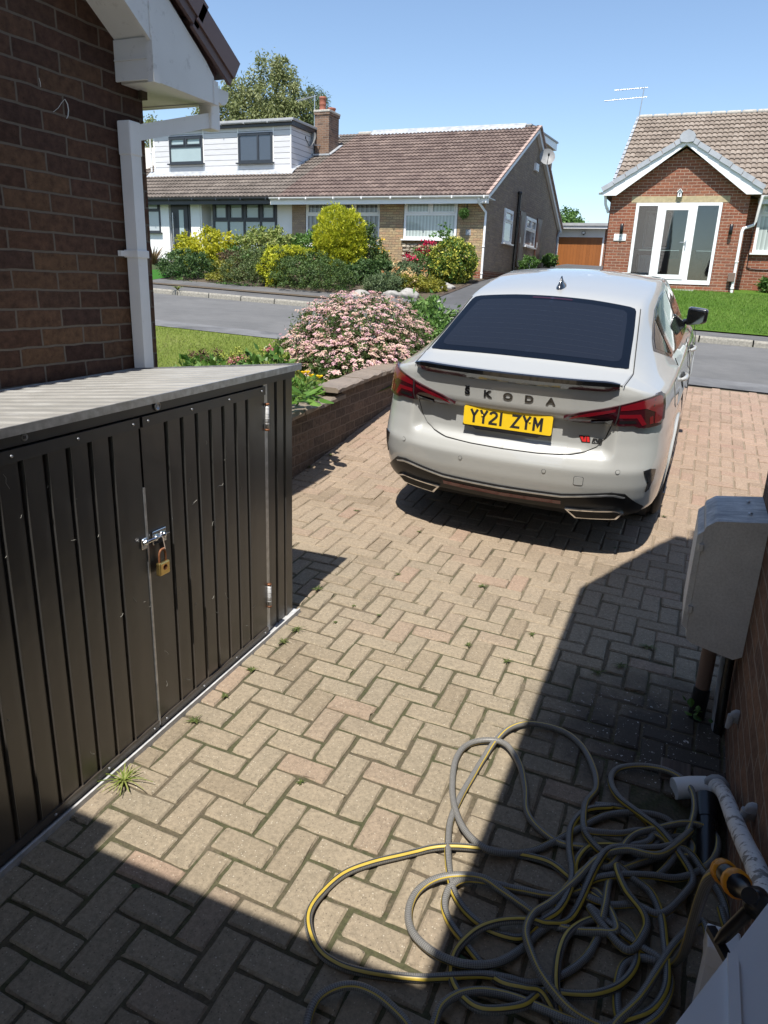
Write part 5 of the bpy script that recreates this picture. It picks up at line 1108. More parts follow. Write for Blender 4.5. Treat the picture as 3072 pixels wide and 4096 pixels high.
b.add([(XS, 2.842, zbot(2.84)), (XS, 2.842, ztop(2.84) - .04), (-2.57, 2.842, ztop(2.84) - .13), (-2.57, 2.842, zbot(2.84) + .02)], [(0, 1, 2, 3)]); b.add([(XS, SL, zbot(SL)), (XS, SL, ztop(SL) - .04), (-2.57, SL, ztop(SL) - .13), (-2.57, SL, zbot(SL))], [(0, 3, 2, 1)])
b.add([(-2.57, SL, zbot(SL)), (-2.57, SL, ztop(SL) - .13), (-2.57, 2.842, ztop(2.84) - .13), (-2.57, 2.842, zbot(2.84))], [(0, 1, 2, 3)]); b.add([(XS - .03, SL, zbot(SL)), (XS - .03, SL, ztop(SL) - .05), (XS - .03, 2.84, ztop(2.84) - .05), (XS - .03, 2.84, zbot(2.84))], [(0, 1, 2, 3)])
b.build('side_panel', M['shed'], shed)
b = MB(); b.box(XS - .02, XS + .004, 2.597, 2.628, zbot(2.6) + .02, ztop(2.6) - .055); b.build('hinge_post', M['galv'], shed)
b = MB(); b.box(XS - .02, XS + .003, 2.629, 2.655, zbot(2.6) + .02, ztop(2.6) - .055); b.build('corner_post', M['shed_trim'], shed)
for z0 in (1.19, .36):
    b = MB(); b.lathe([(.009, 0), (.009, .11)], (XS + .018, 2.603, z0), 'z', 10)
    for k in range(4): b.lathe([(.0095, 0), (.0098, .001), (.0095, .003)], (XS + .018, 2.603, z0 + .025 + .022 * k), 'z', 10)
    h = b.build('hinge', M['dull_zinc'], shed); [MB().lathe([(.0105, -.004), (.0105, .004)], (XS + .018, 2.603, zz_), 'z', 10).build('hinge_cap', M['rust'], h) for zz_ in (z0, z0 + .11)]
def rail(x0, x1, y0, y1, za, zb, f=ztop):
    return [(x, y, f(y) + z) for x in (x0, x1) for y in (y0, y1) for z in (za, zb)], [(0, 1, 3, 2), (4, 6, 7, 5), (0, 4, 5, 1), (2, 3, 7, 6), (0, 2, 6, 4), (1, 5, 7, 3)]
b = MB(); b.add(*rail(XS - .03, XS + .010, SL, 2.852, -.055, -.020)); b.build('fascia_rail', M['shed_trim'], shed)
# roof: ribs running front to back, with a metal edge strip
b = MB(); vs = []; ys = []; y = SL - .03
while y < 2.885: ys += [(y, 0), (y + .03, .0), (y + .038, .004), (y + .052, .004), (y + .06, 0)]; y += .082
ys = [q for q in ys if q[0] < 2.885] + [(2.888, 0)]
for y, o in ys: vs += [(XS + .018, y, ztop(y) + o - .004), (-2.585, y, ztop(y) + o - .096)]
b.add(vs, [(2 * i, 2 * i + 2, 2 * i + 3, 2 * i + 1) for i in range(len(ys) - 1)]); b.build('roof', M['shed_roof'], shed)
b = MB(); b.add(*rail(XS + .016, XS + .022, SL - .03, 2.893, -.024, .002)); b.add([(x, y, ztop(y) - .092 * (XS - x) / .92 + z) for x in (XS + .02, -2.59) for y in (2.886, 2.893) for z in (-.024, .002)], [(0, 1, 3, 2), (4, 6, 7, 5), (0, 4, 5, 1), (2, 3, 7, 6), (0, 2, 6, 4), (1, 5, 7, 3)])
b.add([(x, y, ztop(y) - .094 + z) for x in (-2.592, -2.585) for y in (SL, 2.89) for z in (-.024, .004)], [(0, 1, 3, 2), (4, 6, 7, 5), (0, 4, 5, 1), (2, 3, 7, 6), (0, 2, 6, 4), (1, 5, 7, 3)]); b.build('roof_edge', M['galv'], shed)
b = MB(); b.add(*rail(XS - .04, XS + .035, SL, 2.86, -.006, .012, zbot)); b.add(*rail(XS + .027, XS + .035, SL, 2.86, .012, .022, zbot)); b.build('base_rail', M['dull_zinc'], shed)
b = MB(); y = 1.924; b.lathe([(.012, 0), (.0155, .001), (.0155, .006), (.010, .008), (.010, .006), (0, .006)], (XS + .010, y, ztop(y) - .037), 'x', 16); b.box(XS + .017, XS + .0178, y - .006, y + .006, ztop(y) - .039, ztop(y) - .035); b.build('lock', M['galv'], shed)
b = MB(); y = 1.389; b.lathe([(.011, 0), (.011, .0008), (0, .0009)], (XS + .010, y, ztop(y) - .037), 'x', 18); stk = b.build('sticker', M['felt'], shed)
text('sticker_number', '10', .012, M['shut'], stk, Matrix(((0, 0, 1, XS + .0112), (-1, 0, 0, y), (0, -1, 0, ztop(y) - .037), (0, 0, 0, 1))), .0003, .0003)
# wisps of old cobweb and scratches on the doors
M['web'] = plain('cobweb', (.38, .37, .33), .9)
for k in range(34):
    y = random.uniform(1.12, 2.55); z = random.uniform(zbot(y) + .1, ztop(y) - .15); l = random.uniform(.006, .03) * (2.2 if k < 5 else 1); a = random.uniform(0, PI); P = []
    for q in range(4): P.append((XS + .0125, y + l * math.cos(a) * q / 3 + random.uniform(-.004, .004), z + l * math.sin(a) * q / 3 + random.uniform(-.004, .004)))
    MB().tube(P, .0006, 4).build('cobweb', M['web'], shed)
# bolt on the doors and the padlock hanging from it
xb = XS + .020; b = MB(); b.box(xb - .006, xb, 1.855, 1.925, .905, .955, 0, .002); b.box(xb - .006, xb, 1.800, 1.826, .905, .945, 0, .002)
b.lathe([(.006, -.075), (.006, .055)], (xb + .008, 1.872, .932), 'y', 10)
for y in (1.862, 1.905, 1.812): b.lathe([(.010, -.005), (.010, .005)], (xb + .006, y, .932), 'y', 10)
b.slab((xb + .006, 1.885, .93), (xb + .014, 1.885, .885), .022, .004); bolt = b.build('door_bolt', M['chrome'], shed)
pk = thing('padlock', 'brass padlock hanging from the bolt of the black metal shed', 'padlock', (xb + .02, 1.878, .83))
b = MB(); b.box(xb + .006, xb + .026, 1.851, 1.905, .793, .842, 0, .005); body_p = b.build('lock_body', M['brass'], pk)
b = MB(); b.tube(crom([(xb + .016, 1.862, .835), (xb + .016, 1.862, .868), (xb + .016, 1.868, .882), (xb + .016, 1.878, .887), (xb + .016, 1.888, .882), (xb + .016, 1.894, .868), (xb + .016, 1.894, .835)], 4), .0042, 8); b.build('shackle', M['rust'], pk)
b = MB(); b.lathe([(.011, 0), (.011, .0008), (.009, .0009), (.009, 0)], (xb + .026, 1.878, .822), 'x', 18); b.build('emblem', M['rust'], pk)
# ------------------------------------------------------------------ meter box and pipes on the right wall
def grp():
    t = NT('weathered_meter_box'); p = t.pos(); f = t.noise(p, 120, 4, .7); mp = t.n('ShaderNodeMapping'); mp.inputs['Scale'].default_value = (9, 30, 30); t.l(p, mp.inputs[0]); s = t.noise(mp.outputs[0], 1, 6, .6); g = t.noise(p, 6, 4)
    c = t.ramp(f, [(.3, (.56, .54, .50)), (.6, (.70, .68, .64))]); sp_ = t.n('ShaderNodeNewGeometry'); sz = t.n('ShaderNodeSeparateXYZ'); t.l(sp_.outputs['Normal'], sz.inputs[0])
    streak = t.math('MULTIPLY', t.math('GREATER_THAN', sz.outputs[2], .3), .8); c = t.mix(t.math('MULTIPLY', streak, t.ramp(s, [(.36, (1, 1, 1)), (.66, (0, 0, 0))])), c, (.24, .24, .25))
    c = t.mix(.5, c, t.ramp(g, [(.3, (.72, .72, .72)), (.7, (1.15, 1.15, 1.15))]), 'MULTIPLY'); t.set(Base_Color=c, Roughness=.6); t.bump(f, .001, .3); return t.mat
M['grp'] = grp()
mt = thing('meter_box', 'weathered grey meter box on the shaded side wall right of the driveway', 'meter box', (.22, 2.94, .78))
prof = [(.329, 1.050), (.329, .52), (.300, .502), (.150, .535), (.130, .548), (.125, .56), (.125, .995), (.128, 1.004), (.155, 1.026), (.163, 1.030)]
b = MB(); b.prism(prof, 2.751, 3.13, 'y'); b.build('case', M['grp'], mt)
b = MB(); b.prism([(.124, .985), (.104, .965), (.104, .60), (.124, .585)], 2.757, 3.124, 'y'); b.build('door', M['grp'], mt)
for z in (.91, .66): MB().box(.114, .132, 2.742, 2.756, z, z + .028, 0, .002).build('door_clip', M['grp'], mt)
for y in (2.85, 3.02): MB().lathe([(.009, 0), (.009, .004), (0, .005)], (.27, y, 1.048), 'z', 10).build('screw', M['galv'], mt)
pp = thing('cable_duct', 'brownish cable duct with a black foot rising into the meter box', 'pipe', (.215, 2.86, .17)); b = MB(); b.tube([(.225, 2.86, .30), (.225, 2.86, .54)], .028, 14); b.build('duct', M['brown_box'], pp); b = MB(); b.tube([(.222, 2.86, .14), (.225, 2.86, .305)], .032, 14); b.build('duct_foot', M['pipe_black'], pp)
pp = thing('gas_pipe', 'thin dark pipe against the wall under the meter box', 'pipe', (.30, 2.79, .17)); b = MB(); b.tube(crom([(.30, 2.84, .55), (.30, 2.83, .40), (.302, 2.80, .25), (.304, 2.78, .14)], 5), .018, 10); b.build('pipe', M['pipe_black'], pp)
b = MB(); b.tube(crom([(.285, 2.90, .5), (.287, 2.9, .35), (.29, 2.83, .20), (.295, 2.79, .16)], 5), .014, 8); b.build('conduit', M['felt'], pp)
for i, (y, z, lb) in enumerate(((2.52, .40, 'grey lead plug on the shaded wall below the meter box'), (1.86, .50, 'grey lead plug on the shaded wall above the flaking pipe'))):
    t = thing('wall_plug', lb, 'wall plug', (.33, y, z)); b = MB(); b.lathe([(.022, -.012), (.026, .0), (.018, .018), (0, .02)], (.325, y, z), 'y', 10); b.tube([(.31, y, z), (.30, y - .005, z - .05)], [.016, .008], 8); b.build('plug', M['felt'], t)
def flaky():
    t = NT('flaking_white_paint'); p = t.pos(); f = t.noise(p, 22, 7, .7, .3); c = t.ramp(f, [(.55, (.66, .66, .65)), (.575, (.20, .195, .19))]); g = t.noise(p, 90, 3); c = t.mix(.4, c, t.ramp(g, [(.3, (.7, .7, .7)), (.7, (1.1, 1.1, 1.1))]), 'MULTIPLY'); t.set(Base_Color=c, Roughness=.6); t.bump(f, .0015, .4); return t.mat
M['flaky'] = flaky()
wp = thing('waste_pipe', 'flaking white waste pipe running down the shaded wall to the drain', 'pipe', (.28, 2.0, .3))
b = MB(); b.tube(crom([(.285, .9, .86), (.283, 1.29, .715), (.281, 1.46, .652), (.281, 1.6, .585), (.283, 1.834, .475), (.287, 2.14, .335), (.290, 2.36, .205), (.289, 2.40, .18)], 5), .0225, 14); b.build('pipe', M['flaky'], wp)
b = MB(); b.tube(crom([(.290, 2.345, .215), (.290, 2.395, .185), (.27, 2.405, .172), (.24, 2.395, .17)], 4), .029, 14); b.build('elbow', M['pipe_white'], wp)
b = MB(); b.tube([(.262, 2.395, .172), (.215, 2.378, .168), (.158, 2.352, .16)], .037, 16); b.build('drain_sleeve', M['pipe_white'], wp)
b = MB(); b.lathe([(.04, -.012), (.044, 0), (.04, .012)], (.289, 2.38, .195), 'y', 12); b.build('collar', M['felt'], wp)
bp = thing('drain_pipe', 'short black drain pipe in the sunken gully', 'pipe', (.25, 2.2, .1)); b = MB(); b.tube([(.262, 2.31, .175), (.272, 2.12, .115), (.276, 2.0, .06)], .034, 14); b.tube([(.258, 2.325, .18), (.266, 2.24, .152)], .038, 14); b.build('pipe', M['pipe_black'], bp)
kb = thing('raised_block', 'raised paving block edging above the sunken gully', 'paving block', (.2, 2.44, .15)); b = MB(); b.box(.105, .212, 2.415, 2.51, .05, .172, 0, .006); b.box(.218, .328, 2.41, 2.505, .05, .170, 0, .006); b.build('block', M['brick_garden'], kb)
# outside tap with the hose connector
tp = thing('outside_tap', 'dark outside tap on the shaded wall feeding the garden hose', 'tap', (.30, 1.22, .74))
b = MB(); b.tube([(.33, 1.21, .765), (.245, 1.19, .79), (.225, 1.175, .815)], [.014, .017, .014], 10); b.lathe([(.02, -.02), (.024, 0), (.02, .02)], (.245, 1.19, .79), 'y', 12); b.tube([(.245, 1.19, .79), (.205, 1.17, .72), (.195, 1.165, .70)], [.012, .012, .008], 8); b.slab((.215, 1.13, .70), (.185, 1.20, .695), .016, .012); b.build('tap_body', M['pipe_black'], tp)
cn = thing('hose_connector', 'orange and black quick connector between hose and tap', 'hose connector', (.2, 1.26, .76)); M['orange'] = plain('orange_plastic', (.70, .27, .012), .4)
pa, pb = Vector((.226, 1.165, .822)), Vector((.193, 1.31, .742))
def along(t): return pa.lerp(pb, t)
b = MB(); b.tube([along(.0), along(.3), along(.31), along(.95)], [.014, .016, .021, .018], 14); b.build('body', M['black_pl'], cn)
b = MB(); b.tube([along(.33), along(.36), along(.44), along(.47)], [.021, .026, .026, .021], 14); b.tube([along(.74), along(.77), along(.80), along(.83)], [.020, .024, .024, .020], 14); b.tube([along(.85), along(.88), along(.90)], [.020, .023, .019], 14); b.build('grip_ring', M['orange'], cn)
# ------------------------------------------------------------------ the hose: one long tangled run
def lay(x, y, h):                                  # where the traced hose lies on the paving, h above it
    d = CAMM @ np.array([(594 + x * .64194 - 829.5) / 1550, (1512 + y * .64194 - 1106) / 1550, 1.]); t = (h - CAMC[2]) / (d[2] + .0305 * d[0] - .0613 * d[1]); p = CAMC + t * d; return (p[0], p[1], p[2])
R_H = .0112
runs = [
 (.03, [(1500, 700), (1520, 770), (1515, 700), (1490, 640), (1440, 575), (1400, 520), (1350, 500)]),
 (.02, [(1240, 530), (1180, 500), (1110, 490), (1050, 500), (1010, 560), (1030, 640), (1100, 680)]),
 (.012, [(1000, 610), (930, 560), (860, 535), (780, 515), (690, 500), (600, 493), (520, 500), (420, 530), (320, 560), (230, 595), (160, 650), (118, 710), (115, 770), (145, 840), (210, 895), (290, 925), (400, 938), (500, 937), (600, 930), (700, 925), (790, 940), (870, 960), (960, 940), (1040, 880), (1085, 800)]),
 (.030, [(1110, 700), (1130, 600), (1200, 560), (1300, 530), (1400, 520)]),
 (.014, [(1380, 470), (1250, 480), (1150, 495), (1070, 490), (1040, 430), (1045, 350), (1080, 300), (1072, 240), (1030, 160), (960, 103), (860, 80), (790, 95), (740, 140), (700, 200), (660, 270), (620, 340), (590, 410), (582, 480), (585, 560), (600, 640), (640, 710), (700, 770), (770, 800), (830, 800), (890, 750)]),
 (.026, [(960, 700), (1000, 600), (990, 490), (1000, 420), (1050, 370), (1130, 360)]),
 (.018, [(1080, 355), (1180, 365), (1260, 420), (1250, 480), (1100, 495), (970, 485), (890, 440), (848, 380), (842, 300), (822, 215), (780, 152), (720, 135), (650, 150), (610, 200), (597, 280), (605, 360), (640, 440), (700, 495), (770, 515), (860, 510), (940, 480), (1030, 430), (1110, 390), (1200, 378), (1290, 390), (1338, 420), (1325, 460), (1270, 500), (1200, 560)]),
 (.040, [(1110, 520), (1060, 470), (1045, 440), (1080, 445), (1160, 450), (1240, 440), (1310, 470), (1340, 530)]),
 (.036, [(1280, 600), (1340, 540), (1400, 420), (1412, 340), (1385, 280), (1320, 238), (1230, 222), (1155, 232), (1130, 268), (1155, 325), (1230, 385), (1300, 440), (1370, 530), (1405, 600), (1380, 650)]),
 (.030, [(1300, 720), (1210, 690), (1130, 690), (1050, 660), (1060, 610), (1140, 590), (1260, 590), (1350, 600), (1430, 575), (1480, 530), (1488, 470), (1450, 430), (1380, 415), (1300, 430), (1200, 460)]),
 (.024, [(1130, 560), (1060, 560), (960, 660), (950, 730), (880, 790), (840, 830), (760, 880), (680, 892), (600, 880), (520, 840), (462, 780), (450, 710), (478, 645), (540, 603), (620, 590), (700, 600), (760, 640), (830, 690), (900, 740), (980, 770), (1080, 780), (1150, 770)]),
 (.014, [(1080, 650), (940, 668), (820, 640), (720, 615), (640, 605), (590, 630), (570, 690), (590, 760), (640, 830), (700, 900), (760, 950), (840, 972), (900, 990)]),
 (.020, [(960, 1090), (945, 960), (955, 860), (985, 790), (1040, 750), (1100, 740), (1180, 770), (1215, 830), (1210, 900), (1160, 960), (1080, 990), (1000, 992), (900, 985)]),
 (.026, [(830, 1030), (700, 1042), (630, 1000), (595, 940), (600, 870), (630, 820), (690, 770), (770, 745), (860, 742), (920, 755), (1000, 730)]),
 (.044, [(1080, 560), (1130, 500), (1230, 500), (1330, 490), (1400, 440)]),
 (.046, [(1300, 520), (1180, 505), (1090, 530), (1010, 610), (930, 680), (870, 720), (845, 780), (862, 850), (900, 930), (980, 1030), (1060, 1085), (1150, 1120)]),
 (.030, [(1000, 1080), (900, 1040), (800, 1000), (700, 980), (620, 990), (560, 1030), (535, 1090), (520, 1130), (460, 1120), (445, 1090), (400, 1040), (340, 990), (270, 962), (200, 970), (140, 1010), (108, 1090), (110, 1180), (300, 1220), (700, 1200), (1000, 1150)]),
 (.040, [(1150, 1090), (1260, 1050), (1312, 980), (1320, 900), (1312, 820), (1300, 730), (1265, 650), (1205, 600), (1150, 560), (1180, 640), (1240, 720), (1245, 780), (1180, 840)]),
 (.034, [(1060, 700), (1120, 750), (1230, 830), (1300, 880), (1330, 960), (1290, 1060), (1200, 1120), (1130, 1130)]),
 (.042, [(1150, 1085), (1230, 1000), (1305, 880), (1350, 815), (1395, 770), (1435, 745), (1458, 790), (1450, 880), (1425, 980), (1400, 1060), (1330, 1130), (1250, 1140)]),
]
hp = []
for h, r in runs:
    for k, (x, y) in enumerate(r): hp.append(lay(x, y, h + .010 * math.sin(k * .9 + h * 300)))
def dpt(x, y, **k):
    d = CAMM @ np.array([(594 + x * .64194 - 829.5) / 1550, (1512 + y * .64194 - 1106) / 1550, 1.]); (ax, v), = k.items(); i = 'XYZ'.index(ax); t = (v - CAMC[i]) / d[i]; return tuple(CAMC + t * d)
feed = [lay(1170, 1100, .03), lay(1150, 1000, .02), lay(1170, 900, .015), lay(1225, 868, .02), lay(1285, 880, .03), dpt(1332, 888, X=.183), dpt(1368, 858, X=.189), dpt(1388, 812, X=.186), dpt(1407, 748, X=.183), dpt(1430, 675, X=.180), dpt(1456, 610, X=.180), dpt(1482, 578, X=.187), (.193, 1.305, .744)]
hose_pts = crom(hp + feed, 9)
# keep the run above the paving and smooth it once
H = np.array(hose_pts); 
gz = np.interp(H[:, 1], GY, GZ) - .031 * H[:, 0]; H[:, 2] = np.maximum(H[:, 2], gz + R_H + .001)
n = len(H); NSD = 18; vs = []; uv_u = [0.]
tang = np.gradient(H, axis=0); tang /= np.linalg.norm(tang, axis=1)[:, None] + 1e-9
for i in range(1, n): uv_u.append(uv_u[-1] + float(np.linalg.norm(H[i] - H[i - 1])))
upv = Vector((0, 0, 1))
for i in range(n):
    d = Vector(tang[i]); s = d.cross(upv); s = s.normalized() if s.length > 1e-3 else Vector((1, 0, 0)); u = s.cross(d).normalized(); tw = -1.5 + 1.9 * math.sin(uv_u[i] * 1.3) + 1.2 * math.sin(uv_u[i] * .41 + 1)
    for k in range(NSD):
        a = 2 * PI * k / NSD + tw; vs.append(tuple(Vector(H[i]) + R_H * (math.cos(a) * s + math.sin(a) * u)))
F, UVS, MI = [], [], []
for i in range(n - 1):
    for k in range(NSD):
        k2 = (k + 1) % NSD; F.append((i * NSD + k, (i + 1) * NSD + k, (i + 1) * NSD + k2, i * NSD + k2)); UVS += [(uv_u[i], k), (uv_u[i + 1], k), (uv_u[i + 1], k + 1), (uv_u[i], k + 1)]; MI.append(1 if k in (1, 2, 10) else 2 if k in (0, 3) else 0)
def hose_mat(name, col, braid=True):
    t = NT(name); uv = t.n('ShaderNodeUVMap'); sp_ = t.n('ShaderNodeSeparateXYZ'); t.l(uv.outputs[0], sp_.inputs[0])
    if braid:
        a = t.math('FRACT', t.math('MULTIPLY', sp_.outputs[0], 170)); q = t.math('FRACT', t.math('MULTIPLY', sp_.outputs[1], 1.0)); g = t.math('MAXIMUM', t.math('LESS_THAN', a, .22), t.math('LESS_THAN', q, .2))
        c = t.mix(g, tuple(x * .62 for x in col), tuple(x * 1.5 for x in col)); t.set(Base_Color=c); t.bump(g, .002, .5)
    else: t.set(Base_Color=t.mix(t.noise(t.pos(), 40, 4), tuple(x * .75 for x in col), col))
    t.set(Roughness=.42); return t.mat
M['hose'] = hose_mat('grey_braided_hose', (.16, .155, .145)); M['hose_y'] = hose_mat('yellow_hose_stripe', (.50, .36, .05), False); M['hose_d'] = hose_mat('dark_hose_stripe', (.035, .035, .037), False)
o = mesh_obj('garden_hose', vs, F, [M['hose'], M['hose_y'], M['hose_d']], None, MI, True, UVS); tag(o, 'grey and yellow garden hose tangled in loops on the block paving', 'hose')
# ------------------------------------------------------------------ white storage box and square pipe at the bottom right
gt = thing('storage_box', 'white plastic storage box with a raised lid strip in the bottom right corner', 'storage box', (.2, .9, .1))
pl_ = [(.329, 1.272), (.235, 1.07), (.109, .80), (-.06, .438), (.329, .40)]
MB().prism([(x * .97 + .0095, y - .012) for x, y in pl_], .06, .855, 'z').build('body', M['upvc'], gt)
MB().prism(pl_, .856, .90, 'z').build('lid', M['upvc'], gt); MB().box(.172, .186, .45, .935, .9005, .909).build('lid_strip', M['upvc'], gt)
sq = thing('square_pipe', 'short white square pipe with a cap beside the white storage box', 'pipe', (.24, 1.4, .1))
b = MB(); b.box(.214, .272, 1.358, 1.415, .06, .475); b.build('pipe', M['upvc'], sq); b = MB(); b.box(.209, .277, 1.353, 1.42, .45, .505, 0, .005); b.build('cap', M['upvc'], sq)
# ------------------------------------------------------------------ planting
def leafmat(name, a, b, c, trans=.3, rough=.5, spec=.35): M[name] = attr_ramp(name, [(0, a), (.5, b), (1, c)], rough, trans, spec); return M[name]
leafmat('leaf_dark', (0.024, 0.053, 0.015), (0.048, 0.098, 0.024), (0.098, 0.158, 0.045), .2)
leafmat('leaf_yew', (0.033, 0.063, 0.018), (0.068, 0.117, 0.027), (0.128, 0.188, 0.045), .2)
leafmat('leaf_mid', (0.041, 0.095, 0.020), (0.081, 0.176, 0.034), (0.149, 0.257, 0.068))
leafmat('leaf_heath', (0.043, 0.072, 0.022), (0.087, 0.123, 0.036), (0.160, 0.189, 0.058), .2)
leafmat('leaf_gold', (0.230, 0.253, 0.014), (0.437, 0.425, 0.023), (0.632, 0.575, 0.046), .35)
leafmat('leaf_goldcon', (0.221, 0.260, 0.016), (0.442, 0.468, 0.029), (0.676, 0.650, 0.058), .35)
leafmat('leaf_olive', (0.121, 0.135, 0.020), (0.230, 0.230, 0.027), (0.351, 0.324, 0.047))
leafmat('leaf_brown', (.06, .04, .022), (.11, .072, .038), (.16, .11, .06), .15)
leafmat('leaf_varieg', (.10, .16, .03), (.24, .29, .07), (.48, .48, .20))
leafmat('leaf_euon', (0.039, 0.098, 0.016), (0.117, 0.195, 0.026), (0.676, 0.624, 0.104))
leafmat('leaf_greyg', (.07, .11, .045), (.12, .17, .075), (.18, .23, .11))
leafmat('leaf_laurel', (0.046, 0.111, 0.019), (0.098, 0.195, 0.039), (0.221, 0.338, 0.104), .3, .35)
leafmat('leaf_birch', (.12, .15, .05), (.21, .24, .09), (.34, .36, .18), .35)
leafmat('leaf_spirea', (0.039, 0.072, 0.019), (0.078, 0.124, 0.033), (0.130, 0.195, 0.052))
leafmat('leaf_strap', (.10, .06, .035), (.16, .10, .05), (.26, .19, .10), .2)
leafmat('leaf_weed', (.05, .075, .02), (.09, .12, .03), (.16, .18, .06), .3)
leafmat('leaf_lush', (.05, .12, .015), (.10, .21, .03), (.17, .30, .06), .35)
leafmat('petal_pink', (.72, .42, .50), (.76, .56, .50), (.70, .51, .38), .3, .7, .1)
leafmat('petal_yellow', (.75, .50, .02), (.85, .62, .03), (.88, .70, .10), .3, .6, .1)
leafmat('petal_red', (.25, .008, .03), (.42, .015, .06), (.55, .06, .12), .2, .6, .1)
leafmat('petal_peach', (.62, .28, .12), (.70, .48, .24), (.72, .62, .35), .25, .6, .1)
leafmat('petal_hyd', (.45, .12, .15), (.58, .22, .24), (.50, .30, .26), .2, .6, .1)
leafmat('petal_dark', (.06, .035, .025), (.11, .06, .045), (.16, .09, .07), .1, .7, .1)
leafmat('petal_lime', (.22, .28, .05), (.36, .40, .08), (.46, .48, .14), .25, .6, .1)
M['bark'] = soil_mat('bark', (.05, .04, .03), (.14, .12, .10), 20); M['twig'] = plain('twig', (.07, .05, .035), .9, var=.3); M['stem'] = plain('green_stem', (.09, .14, .04), .7)
def cloud(blobs, n, clumps, spread=.16, inner=.25, up=.0, tight=.72):
    """leaf positions and outward directions: clumps scattered over lumpy ellipsoids, some leaves deeper inside"""
    wts = np.array([(b[3] * b[4] + b[4] * b[5] + b[3] * b[5]) for b in blobs]); wts /= wts.sum(); P, D, T = [], [], []
    for b, w in zip(blobs, wts):
        c = np.array(b[:3]); r = np.array(b[3:6]); k = max(3, int(clumps * w)); m = int(n * w)
        d = RNG.normal(size=(k, 3)); d[:, 2] += up; d /= np.linalg.norm(d, axis=1)[:, None]
        cc = d * RNG.uniform(tight, 1.06 - .25 * max(0, tight - .8), (k, 1)); tone = RNG.normal(.5, .16, k); i = RNG.integers(0, k, m)
        p = cc[i] + RNG.normal(0, spread, (m, 3)) * RNG.uniform(.3, 1.2, (m, 1)); nin = int(m * inner); q = RNG.normal(size=(nin, 3)); q /= np.linalg.norm(q, axis=1)[:, None]; p[:nin] = q * RNG.uniform(.45, .9, (nin, 1))
        P.append(c + p * r); D.append(p / (np.linalg.norm(p, axis=1)[:, None] + 1e-9)); T.append(tone[i])
    return np.concatenate(P), np.concatenate(D), np.concatenate(T)
def leaves(P, D, T, L, W, droop=0., rnd=.8, jit=.16, flat=.0):
    n = len(P); a = D * .55 + RNG.normal(0, rnd, (n, 3)); a[:, 2] -= droop; a /= np.linalg.norm(a, axis=1)[:, None]
    s = np.cross(a, D + RNG.normal(0, .5, (n, 3))); s /= np.linalg.norm(s, axis=1)[:, None] + 1e-9; l = L * RNG.uniform(.6, 1.25, (n, 1)); w = W * RNG.uniform(.7, 1.2, (n, 1)); nn = np.cross(s, a)
    V = np.stack([P, P + a * l * .45 + s * w * .5 + nn * w * .12, P + a * l, P + a * l * .45 - s * w * .5 + nn * w * .12], 1).reshape(-1, 3)
    F = np.arange(4 * n).reshape(-1, 4); return V, F, np.clip(T + RNG.normal(0, jit, n), 0, 1)
def foliage(name, mat, parent, blobs, n, L, W, clumps=60, zmin=None, cut=None, **k):
    ck = {q: k.pop(q) for q in ('spread', 'inner', 'up', 'tight') if q in k}; P, D, T = cloud(blobs, n, clumps, **ck)
    if zmin is not None: m = P[:, 2] > zmin; P, D, T = P[m], D[m], T[m]
    if cut is not None: m = cut(P); P, D, T = P[m], D[m], T[m]
    V, F, A = leaves(P, D, T, L, W, **k); return mesh_obj(name, V, F, mat, parent, attr=A)
def stems(parent, base, tips, r=.012, mat=None, name='stem'):
    b = MB(); base = Vector(base)
    for t_ in tips: t_ = Vector(t_); mid = base.lerp(t_, .5) + Vector((random.uniform(-.05, .05), random.uniform(-.05, .05), .03)); b.tube([base, mid, t_], [r, r * .7, r * .35], 5)
    return b.build(name, mat or M['twig'], parent)
def shrub(name, label, cat, blobs, mat, n, L, W, group=None, ntip=9, **k):
    c = np.mean([b[:3] for b in blobs], 0); gz_ = float(G(c[0], c[1])); t = thing(name, label, cat, (c[0], c[1], gz_), group)
    foliage('foliage', mat, t, blobs, n, L, W, zmin=gz_ + .02, **k)
    tips = []
    for i in range(ntip): b = random.choice(blobs); tips.append((b[0] + random.uniform(-.6, .6) * b[3], b[1] + random.uniform(-.6, .6) * b[4], b[2] + random.uniform(0, .6) * b[5]))
    stems(t, (c[0], c[1], gz_ - .05), tips); return t
# hedge row across the road
shrub('box_shrub', 'clipped dark glossy box shrub at the left end of the hedge row', 'shrub', [(-14.2, 18.3, 1.95, .74, .9, .55)], M['leaf_dark'], 10000, .065, .042, clumps=240, spread=.07, tight=.88)
shrub('golden_shrub', 'bright yellow rounded shrub in front of the dark framed bay window', 'shrub', [(-14.9, 20.3, 2.65, .98, .8, .62), (-15.5, 20.2, 2.3, .6, .6, .5), (-14.3, 20.3, 2.3, .6, .6, .5)], M['leaf_gold'], 13000, .095, .055, clumps=200, spread=.09, tight=.82)
t = shrub('dying_conifer', 'small olive conifer with a dead brown top in the hedge row', 'shrub', [(-12.8, 18.45, 1.9, .42, .6, .42), (-12.8, 17.95, 1.62, .50, .6, .28)], M['leaf_olive'], 6000, .07, .04, clumps=90, spread=.10)
foliage('dead_foliage', M['leaf_brown'], t, [(-12.85, 18.5, 2.26, .36, .36, .26), (-12.42, 18.3, 1.9, .14, .3, .35)], 3500, .06, .03, clumps=50, spread=.12)
shrub('variegated_shrub', 'cream and green variegated shrub behind the dead brown top', 'shrub', [(-13.1, 20.4, 2.65, .72, .7, .58), (-12.35, 20.5, 2.75, .55, .6, .48)], M['leaf_varieg'], 9000, .10, .055, clumps=110, spread=.13)
